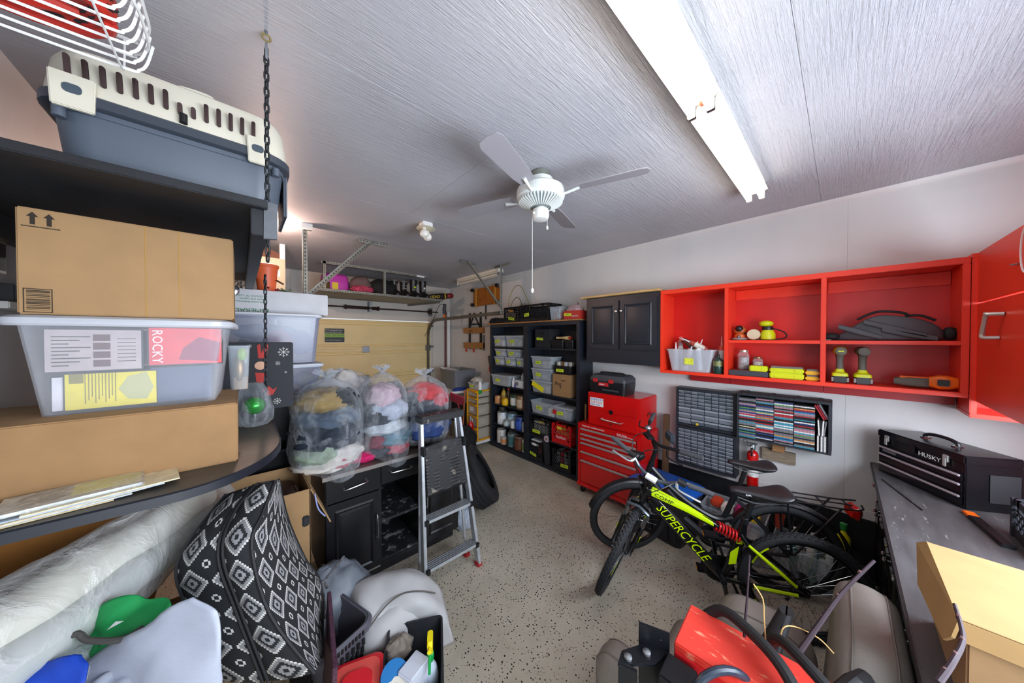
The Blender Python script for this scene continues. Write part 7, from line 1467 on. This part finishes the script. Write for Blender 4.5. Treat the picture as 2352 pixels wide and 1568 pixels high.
# table under the pile
tbx = thing('packing_crate', 'plain wooden packing crate under the foreground pile of bags', 'crate', (-.33, 1.42, 0)); WN = mat('rough deal boards', '#8d6a3e', .8, var=.25, vscale=6)
for k in range(5): MB().bx(-.33, .19, -.36, -.34, .02 + .13 * k, .14 + .13 * k).build('board', WN, tbx)
MB().bx(-.33, .19, -.34, .62, .0, .66).build('body', WN, tbx)
bwd = thing('wooden_case', 'orange brown wooden case under the hanging shelf behind the roll', 'case', (-.48, 2.05, .66)); MB().bx(-.18, .18, -.05, .3, 0, .60).build('case', mat('orange brown veneer', '#9a6428', .5, var=.2, vscale=5), bwd, bevel=.004)
# plastic wrapped roll
pr_ = thing('wrapped_roll', 'long white foam roll wrapped in clear plastic under the shelf', 'roll', (0, 0, 0))
ax0, ax1 = Vector((-.13, 2.02, 1.10)), Vector((-.56, 1.42, 1.06))
MB().tube([ax0.lerp(ax1, k / 8) + Vector((0, 0, .008 * sin(k * 1.7))) for k in range(9)], [.05, .06, .064, .066, .068, .07, .072, .074, .07], 18).build('foam_roll', mat('ivory foam', '#d9d6c4', .8, bump=.2, bscale=20), pr_)
MB().tube([ax0.lerp(ax1, k / 8) + Vector((.05, -.06, -.075 + .01 * sin(k * 2.0))) for k in range(9)], [.04, .05, .052, .054, .056, .058, .06, .06, .06], 14).build('foam_roll', mat('pale grey foam', '#aeb2ae', .8, bump=.3, bscale=16), pr_)
d = (ax1 - ax0).normalized(); u = Vector((0, 0, 1)) - d * d.z; u.normalize(); w = d.cross(u)
FILM2 = clear('thick wrapping film', '#eceae6', .13, .12, wrinkle=1.0, wscale=9, hi=.40); rings = []
for i in range(17):
    s = -.08 + 1.12 * i / 16; c = ax0.lerp(ax1, s) + Vector((.01, -.02, -.035)); ring = []
    for k in range(28):
        a = 2 * pi * k / 28; q = 1 + .16 * mnoise.noise(Vector((cos(a) * 1.6, sin(a) * 1.6, s * 5))) + .06 * mnoise.noise(Vector((cos(a) * 5, sin(a) * 5, s * 9)))
        e = .5 if i == 0 else 1
        ring.append(tuple(c + (u * sin(a) * .155 + w * cos(a) * .12) * q * e))
    rings.append(ring)
MB().loft(rings).build('plastic_wrap', FILM2, pr_, angle=70)
lump((-.38, 1.52, .86), (.14, .13, .08), 6.6, .3, 3).build('crumpled_film', clear('crumpled film', '#d5dade', .35, .15, wrinkle=1, wscale=14), pr_)
# white woven bag, green bag, blue cloth
def sheet(name, label, cat, pts, nu, nv, m, thick=.004, amp=.01, seed=0, freq=7, parts=None):
    """a crumpled sheet through a grid of control points"""
    rows = [smooth_path(r, nu) for r in pts]; cols = list(zip(*rows)); full = list(zip(*[smooth_path(c, nv) for c in cols]))
    mb = MB(); n = len(full[0]); vs = []
    for r in full:
        for p in r: vs.append(tuple(p + Vector((mnoise.noise(p * freq + Vector((seed, 0, 0))), mnoise.noise(p * freq + Vector((0, seed, 0))), mnoise.noise(p * freq + Vector((0, 0, seed))))) * amp))
    mb.add(vs, [(i * n + k, i * n + k + 1, (i + 1) * n + k + 1, (i + 1) * n + k) for i in range(len(full) - 1) for k in range(n - 1)])
    o = mb.build(name, m, angle=80); md = o.modifiers.new('thick', 'SOLIDIFY'); md.thickness = thick; md.offset = 0
    if label: tag(o, label, cat)
    return o
WVN = mat('white woven plastic', '#a6abb8', .42, bump=.3, bscale=30, stretch=(1, 1, 3))
wbag = sheet('woven_bag', 'large white woven plastic bag in the foreground beside the cushions', 'bag',
      [[(-.105, 1.26, 1.10), (-.21, 1.335, 1.03), (-.33, 1.44, .925), (-.42, 1.50, .86)], [(-.06, 1.22, 1.05), (-.17, 1.27, .97), (-.28, 1.35, .87), (-.40, 1.42, .80)], [(-.05, 1.19, .95), (-.15, 1.20, .87), (-.26, 1.27, .79), (-.38, 1.34, .74)], [(-.045, 1.19, .80), (-.14, 1.17, .74), (-.24, 1.23, .70), (-.36, 1.28, .68)], [(-.03, 1.22, .66), (-.12, 1.19, .66), (-.22, 1.22, .662), (-.34, 1.26, .662)]], 6, 6, WVN, amp=.022, seed=2, freq=11)
lump((-.24, 1.38, .76), (.14, .12, .16), 1.1, .12, flat=.662).build('bag_stuffing', WVN, wbag)
wb2 = tag(lump((-.52, 1.43, .83), (.11, .14, .16), 3.2, .15, flat=.662).build('woven_bag', mat('bluish white woven plastic', '#b9c1dc', .5, bump=.3, bscale=30)), 'bluish white woven bag at the edge behind the blue cloth', 'bag')
GRN = mat('green nonwoven cloth', '#0f8f48', .7, bump=.1, bscale=90)
gbg = sheet('green_bag', 'crumpled green shopping bag lying on the white woven bag', 'bag',
      [[(-.16, 1.385, 1.035), (-.23, 1.45, 1.045), (-.30, 1.51, 1.04), (-.33, 1.54, 1.0)], [(-.175, 1.375, 1.01), (-.25, 1.43, 1.005), (-.31, 1.49, .985), (-.36, 1.54, .94)], [(-.19, 1.365, .985), (-.26, 1.42, .965), (-.32, 1.47, .94), (-.385, 1.53, .895)], [(-.215, 1.37, .955), (-.28, 1.42, .925), (-.34, 1.46, .90), (-.41, 1.52, .865)]], 6, 6, GRN, amp=.030, seed=5, freq=13)
MB().at(frame((-.28, 1.43, 1.0), (.6, -.6, .4), (.2, .3, .9))).prism([(-.03, 0), (.03, .004), (0, .012)], 0, .001, 'Z').build('paper_slip', WHITEP, gbg)
sheet('blue_cloth', 'royal blue cloth scrap at the bottom edge of the pile', 'cloth', [[(-.55, 1.50, .98), (-.44, 1.44, .985), (-.33, 1.385, .985)], [(-.52, 1.45, .95), (-.42, 1.40, .94), (-.31, 1.35, .965)], [(-.49, 1.40, .91), (-.40, 1.36, .905), (-.30, 1.335, .94)]], 5, 5, mat('royal blue cloth', '#0f3fae', .6, bump=.2), amp=.03, seed=8, freq=16)
tag(MB().tube(smooth_path([(-.42, 1.47, .97), (-.36, 1.47, 1.0), (-.33, 1.44, .985), (-.26, 1.38, .985), (-.22, 1.37, 1.0)], 5), .008, 8).build('grey_strap', mat('grey webbing', '#4a4744', .8, bump=.3)), 'grey webbing strap under the green bag', 'strap')

# open brown carton with a brown leather bag in it
oc2 = thing('cardboard_box', 'tall open brown carton behind the patterned cushions', 'box', (.055, 2.35, .001)); CW, CD, CH = .49, .46, .95
for a in ((-CW / 2, CW / 2, -CD / 2, -CD / 2 + .006), (-CW / 2, CW / 2, CD / 2 - .006, CD / 2), (-CW / 2, -CW / 2 + .006, -CD / 2, CD / 2), (CW / 2 - .006, CW / 2, -CD / 2, CD / 2)): MB().bx(*a, 0, CH).build('wall', CARD2, oc2, bevel=.002)
MB().bx(-CW / 2, CW / 2, -CD / 2, CD / 2, 0, .006).build('floor_panel', CARD2, oc2)
MB().hexa([(CW / 2, -CD / 2, CH - .004), (CW / 2 + .004, -CD / 2, CH), (CW / 2 + .004, CD / 2, CH), (CW / 2, CD / 2, CH - .004)], [(CW / 2 + .10, -CD / 2 - .01, CH - .24), (CW / 2 + .106, -CD / 2 - .01, CH - .236), (CW / 2 + .106, CD / 2 - .2, CH - .236), (CW / 2 + .10, CD / 2 - .2, CH - .24)]).build('flap', CARD2, oc2)
MB().tube(smooth_path([(CW / 2 + .02, -CD / 2 - .02, CH - .03), (CW / 2 + .035, -CD / 2 - .03, CH - .12), (CW / 2 + .07, -CD / 2 - .03, CH - .18)]), .004, 6).build('blue_tie', mat('pale blue tie', '#8d98c8', .5), oc2)
lb_ = thing('leather_bag', 'dark brown leather bag in the open carton', 'bag', (.10, 2.36, .72)); MB().loft([rr(.32, .30, .05, 0), rr(.33, .31, .05, .12), rr(.31, .29, .06, .17), rr(.26, .24, .05, .18)]).build('body', mat('dark brown leather', '#3a2620', .4, bump=.2, bscale=60), lb_); MB().tube(smooth_path([(-.14, -.14, .17), (.13, -.14, .175), (.15, 0, .175)], 5), .008, 7).build('piping', mat('brown piping', '#5a4034', .5), lb_)

# ================================================================ floor goods in front of the cabinet
GBM = mat('grey basket plastic', '#56565f', .5)
lbk = thing('laundry_basket', 'grey slotted laundry basket on the floor beside the cushions', 'basket', (.325, 1.83, .001), RAD(18)); bin_shell(.20, .30, .27, .38, .34, .05, .006, .012).build('tub', GBM, lbk, angle=50)
b = MB()
for r in range(5):
    for k in range(9): b.bx(-.118 + .0 - .004 * (r - 2) * -1 * 0 - .008 * r * .0 - .002 - .007 * r * .9 + .0, -.112 - .0065 * r, -.13 + .03 * k, -.118 + .03 * k, .06 + .045 * r, .09 + .045 * r)
    for k in range(7): b.bx(-.09 + .028 * k, -.078 + .028 * k, -.168 - .0075 * r, -.160 - .0075 * r, .06 + .045 * r, .09 + .045 * r)
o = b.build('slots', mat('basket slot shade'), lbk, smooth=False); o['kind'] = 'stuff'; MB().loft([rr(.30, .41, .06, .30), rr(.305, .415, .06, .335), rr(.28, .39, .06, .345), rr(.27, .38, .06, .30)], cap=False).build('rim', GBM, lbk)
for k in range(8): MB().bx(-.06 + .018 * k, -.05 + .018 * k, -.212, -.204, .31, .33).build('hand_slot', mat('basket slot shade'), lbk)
sk2 = thing('garment_bag', 'pale grey garment bag with a dark seam slumped on the floor', 'bag', (0, 0, 0)); GBG = mat('pale grey nylon', '#b4b4b4', .6, bump=.4, bscale=14)
sh = sheet('cover', None, None, [[(.41, 2.0, .02), (.47, 1.99, .30), (.62, 1.99, .34), (.82, 1.90, .33), (.93, 1.80, .25)], [(.42, 1.88, .02), (.48, 1.87, .32), (.62, 1.88, .36), (.80, 1.80, .355), (.95, 1.72, .22)], [(.45, 1.77, .02), (.50, 1.75, .27), (.62, 1.74, .31), (.78, 1.66, .31), (.93, 1.62, .18)], [(.48, 1.72, .02), (.52, 1.69, .16), (.62, 1.69, .21), (.76, 1.63, .22), (.92, 1.58, .12)], [(.50, 1.69, .01), (.55, 1.67, .01), (.64, 1.68, .01), (.80, 1.60, .01), (.94, 1.57, .01)]], 6, 6, GBG, amp=.016, seed=3, freq=8); sh.parent = sk2
lump((.68, 1.78, .15), (.24, .17, .17), 2.9, .12, flat=.002).build('stuffing', GBG, sk2)
MB().tube(smooth_path([(.50, 1.70, .285), (.60, 1.725, .33), (.70, 1.72, .345), (.79, 1.665, .34), (.87, 1.66, .285)], 6), .004, 6).build('seam', mat('dark seam', '#55514c', .7), sk2)
tag(lump((.42, 2.10, .22), (.20, .16, .22), 7.3, .18, flat=.002).build('grey_sack', mat('blue grey nylon', '#6c737c', .5, bump=.4, bscale=16)), 'blue grey nylon sack between the black cabinet and the basket', 'sack')
bbk = basket('plastic_basket', 'black slotted basket of cleaning things on the floor', .635, 1.44, .001, .28, .38, .245, mat('charcoal basket plastic', '#26282c', .5), rows=4); bbk.rotation_euler = (0, 0, RAD(-28))
br_ = thing('blue_cloth_roll', 'bright blue roll of cloth in the black basket', 'roll', (.53, 1.49, .10), rot=(RAD(28), RAD(14), RAD(-30))); MB().lathe([(.02, 0), (.06, .002), (.062, .20), (.02, .205)], 22).build('roll', mat('bright blue towel', '#1c6fae', .8, bump=.4, bscale=80), br_)
pt = thing('paper_roll', 'white paper towel roll with a brown core in the black basket', 'roll', (.53, 1.385, .06), rot=(RAD(12), RAD(-8), 0)); MB().lathe([(.022, 0), (.048, 0), (.05, .01), (.05, .20), (.046, .21), (.022, .208)], 22).build('paper', mat('towel paper', '#e4dfd0', .9), pt); MB().lathe([(.023, .0), (.0235, .2085), (.019, .2085), (.019, .15)], 16).build('core', mat('core card', '#8d7452', .9), pt)
rg = tag(lump((.60, 1.55, .22), (.07, .06, .05), 5.1, .3).build('grey_rag', CL('#8c8378')), 'crumpled grey rag in the black basket', 'rag')
sb = thing('spray_bottle', 'spray bottle with a yellow and green trigger in the black basket', 'bottle', (.685, 1.36, .06), RAD(150)); MB().lathe([(.035, 0), (.04, .01), (.04, .12), (.03, .16), (.013, .19), (.013, .20)], 20).build('bottle', mat('pale blue bottle', '#c5d2e2', .4), sb); YG = mat('bright yellow plastic', '#f0dc14', .4); GG = mat('bright green plastic', '#18a04a', .4)
MB().lathe([(.016, .19), (.018, .20), (.018, .225), (.014, .23)], 14).build('collar', GG, sb); MB().loft([[(x, y + o, z) for x, y in rrect(.026, w, .01)] for z, w, o in ((.225, .03, 0), (.255, .034, 0), (.285, .075, .012), (.305, .085, .014), (.318, .06, .008))]).build('head', YG, sb); MB().tube([(0, .05, .29), (0, .06, .25), (0, .075, .20)], [.010, .008, .006], 8).build('trigger', GG, sb); MB().cyl((0, .05, .30), (0, .072, .30), .010).build('nozzle', YG, sb)
ws = thing('white_carton', 'white folded paper bag in the black basket', 'bag', (.60, 1.36, .03), RAD(20)); MB().taper((0, 0), (.10, .07), (.12, .09), 0, .26).build('bag', mat('white glossy paper', '#d5dae6', .35), ws, bevel=.006)
rlt = thing('storage_tote', 'tote with a bright red lid at the bottom edge beside the cushions', 'tote', (.365, 1.45, .001), RAD(-20)); MB().loft([rr(.18, .28, .03, 0), rr(.22, .33, .03, .21)]).build('tub', clear('red tinted plastic', '#b8474a', .8, .3), rlt); RL = mat('bright red lid', '#e0202c', .4); RL2 = mat('coral lid', '#e8584e', .45)
MB().loft([rr(.23, .34, .04, .208), rr(.245, .355, .05, .215), rr(.245, .355, .05, .24), rr(.225, .335, .05, .246)]).build('lid', RL, rlt); MB().loft([rr(.205, .315, .045, .242), rr(.20, .31, .045, .248)]).build('lid_inset', RL2, rlt); MB().loft([rr(.14, .22, .04, .245), rr(.12, .20, .04, .262), rr(.10, .18, .03, .262)]).build('lid_ridge', RL, rlt)
gs = thing('glitter_board', 'purple glitter board standing between the cushions and the red lid', 'board', (.245, 1.46, .001), rot=(0, RAD(3), RAD(-8))); MB().bx(-.008, .008, -.22, .18, 0, .64).build('board', mat('purple glitter', '#4a2a3c', .4, var=.6, vscale=160, bump=.6, bscale=200), gs, bevel=.002)

# ================================================================ right foreground: grey armchair, red timber rig, twigs
LEA = mat('taupe leather', '#7c756d', .42, bump=.25, bscale=110, var=.06, vscale=10, spots=('#3d4148', 34, .22))
ac = thing('leather_armchair', 'taupe leather armchair in front of the counter', 'chair', (1.44, .20, 0))
def pad(name, c, size, rot=(0, 0, 0), r=.06, parent=ac, m=LEA, seam=True):
    """leather pad: rounded outline w x d, domed over its thickness h, with two sewn seams round the edge"""
    w, d, h = size; M = Matrix.Translation(c) @ Euler(rot).to_matrix().to_4x4(); rings = []
    rg = lambda t: [(x, y, h / 2 * sin(RAD(t))) for x, y in rrect(w - h * (1 - cos(RAD(t)) ** .6), d - h * (1 - cos(RAD(t)) ** .6), min(r, w / 2.2, d / 2.2) - h * .5 * (1 - cos(RAD(t)) ** .6) * .8 + .002, 8)]
    q = MB().at(M).loft([rg(t) for t in (-84, -70, -55, -40, -25, -10, 0, 10, 25, 40, 55, 70, 84)]); q.ang = 85; o = q.build(name, m, parent)
    if seam:
        for t in (-32, 32): MB().at(M).tube([(x * 1.003, y * 1.003, z) for x, y, z in rg(t)], .003, 6, closed=True).build('seam', mat('taupe piping', '#6b645d', .5), o)
    return o
pad('seat_cushion', (0, .14, .36), (.50, .44, .16)); pad('seat_base', (0, .12, .22), (.52, .48, .16), seam=False)
pad('back_cushion', (.16, -.255, .58), (.62, .62, .17), (RAD(94), 0, 0), .16)
pad('armrest', (.205, .02, .50), (.36, .34, .21), (0, RAD(90), RAD(6)), .12); pad('armrest', (-.28, .25, .40), (.30, .50, .15), (0, RAD(90), 0), .08)
for x in (-.22, .22):
    for y in (-.12, .28): MB().cyl((x, y, 0), (x, y, .15), .022).build('leg', BLKPL, ac)
rd = thing('red_timber_rig', 'red painted timber block with black brackets and hoses lying on the armchair', 'timber', (1.10, .16, .80), RAD(3))
RW = mat('worn red painted timber', '#d8392c', .5, var=.12, vscale=6, stretch=(4, 1, 1), spots=('#e8b08a', 12, .36)); RW2 = mat('dark red paint timber', '#b8181e', .45, var=.15, vscale=10)
MB().bx(-.095, .095, -.26, .19, -.06, .10).build('timber', RW, rd, bevel=.004); MB().bx(-.105, -.095, -.26, .185, -.06, .08).build('painted_side', RW2, rd, bevel=.002); MB().bx(-.09, .09, -.45, -.26, -.05, .06).build('timber', RW, rd, bevel=.004)
BKT = mat('black steel bracket', '#14161b', .35, .3, spots=('#8d9096', 40, .26))
for P_, z0, z1 in (([(-.13, .27), (-.10, .20), (-.17, .22), (-.25, .30), (-.20, .31)], .055, .064),): MB().prism(P_, z0, z1, 'Z').build('bracket', BKT, rd, bevel=.002)
MB().hexa([(-.14, .28, -.10), (-.10, .20, -.10), (-.093, .204, -.10), (-.133, .284, -.10)], [(-.14, .28, .13), (-.10, .20, .12), (-.093, .204, .12), (-.133, .284, .13)]).build('bracket', BKT, rd, bevel=.002); MB().hexa([(-.245, .30, -.12), (-.225, .25, -.12), (-.215, .254, -.12), (-.235, .304, -.12)], [(-.245, .30, .065), (-.225, .25, .06), (-.215, .254, .06), (-.235, .304, .065)]).build('bracket', BKT, rd, bevel=.002); MB().bx(-.20, -.112, .12, .20, -.10, .075).build('bracket', BKT, rd, bevel=.003)
for p in ((-.155, .25, .064), (-.21, .285, .064)): MB().lathe([(.012, 0), (.012, .006), (.006, .01)], 12, p).build('bolt', STEEL, rd)
HOSE = mat('black rubber hose', '#17181a', .6, spots=('#6d6e72', 30, .3))
MB().tube(smooth_path([(.10, .16, .06), (.10, .10, .13), (.05, .02, .15), (-.02, -.06, .15), (-.10, -.12, .10), (-.14, -.14, .0)], 6), .016, 10).build('hose', HOSE, rd); MB().tube(smooth_path([(.12, -.02, .02), (.09, -.04, .14), (.0, -.12, .17), (-.06, -.20, .13), (-.08, -.24, .0)], 6), .015, 10).build('hose', HOSE, rd)
MB().tube([(-.11 + .741 * .085 * cos(RAD(a)), .06 - .672 * .085 * cos(RAD(a)), .05 + .075 * sin(RAD(a))) for a in range(-20, 205, 15)], .011, 10).build('hoop', mat('blue black tube', '#26303e', .35), rd)
MB().loft([[(.13 + .03 * i, .02 - .02 * i, .05 + .02 * i) if False else (.115 + x + .02 * i, -.01 + y - .012 * i, .03 + .035 * i) for x, y in rrect(.07 - .006 * i, .06 - .006 * i, .02)] for i in range(5)]).build('rubber_handle', HOSE, rd); MB().tube([(.04, -.16, .10), (.10, -.20, .12), (.17, -.22, .10)], [.022, .026, .02], 10).build('rubber_handle', HOSE, rd)
def twig(label, pts, r, buds=True):
    t = thing('twig', label, 'twig', pts[0]); P = [Vector(p) - Vector(pts[0]) for p in pts]; S_ = smooth_path(P, 6); n = len(S_)
    MB().tube([s for k, s in enumerate(S_)], [r * (1 - .45 * k / n) for k in range(n)], 8).build('stem', mat('purple brown bark', '#2c1a24', .6, var=.25, vscale=40), t)
    for k in range(3, n - 1, 4): MB().ell(S_[k] + Vector((r, 0, 0)), (r * .8, r * .8, r * 1.3), 8, 6).build('bud', mat('bud brown', '#6a4a48', .7), t)
twig('thick purple twig rising diagonally in front of the leather chair', [(1.183, .073, .95), (1.251, .039, 1.006), (1.363, -.008, 1.068), (1.514, -.076, 1.127)], .0075); twig('thin purple twig standing upright before the rear wheel', [(1.165, .198, .91), (1.18, .198, .96), (1.196, .197, 1.02), (1.216, .195, 1.145)], .0042)
twig('purple twig crossing in front of the carton on the counter', [(.944, -.124, 1.216), (1.012, -.150, 1.229), (1.111, -.175, 1.226), (1.215, -.18, 1.235)], .0055)
for k, (a, lb) in enumerate((([(1.192, .119, .93), (1.20, .11, .98), (1.231, .084, .98), (1.25, .039, .968), (1.254, .008, .944)], 'curling dry straw blade above the leather seat'), ([(1.19, .15, .92), (1.197, .155, .981), (1.207, .16, 1.03), (1.198, .182, 1.07)], 'short dry straw blade beside the rubber handle'))):
    t = thing('straw', lb, 'straw', a[0]); MB().tube(smooth_path([Vector(p) - Vector(a[0]) for p in a], 6), .0018, 5).build('blade', mat('dry straw', '#c29a5c', .7), t)
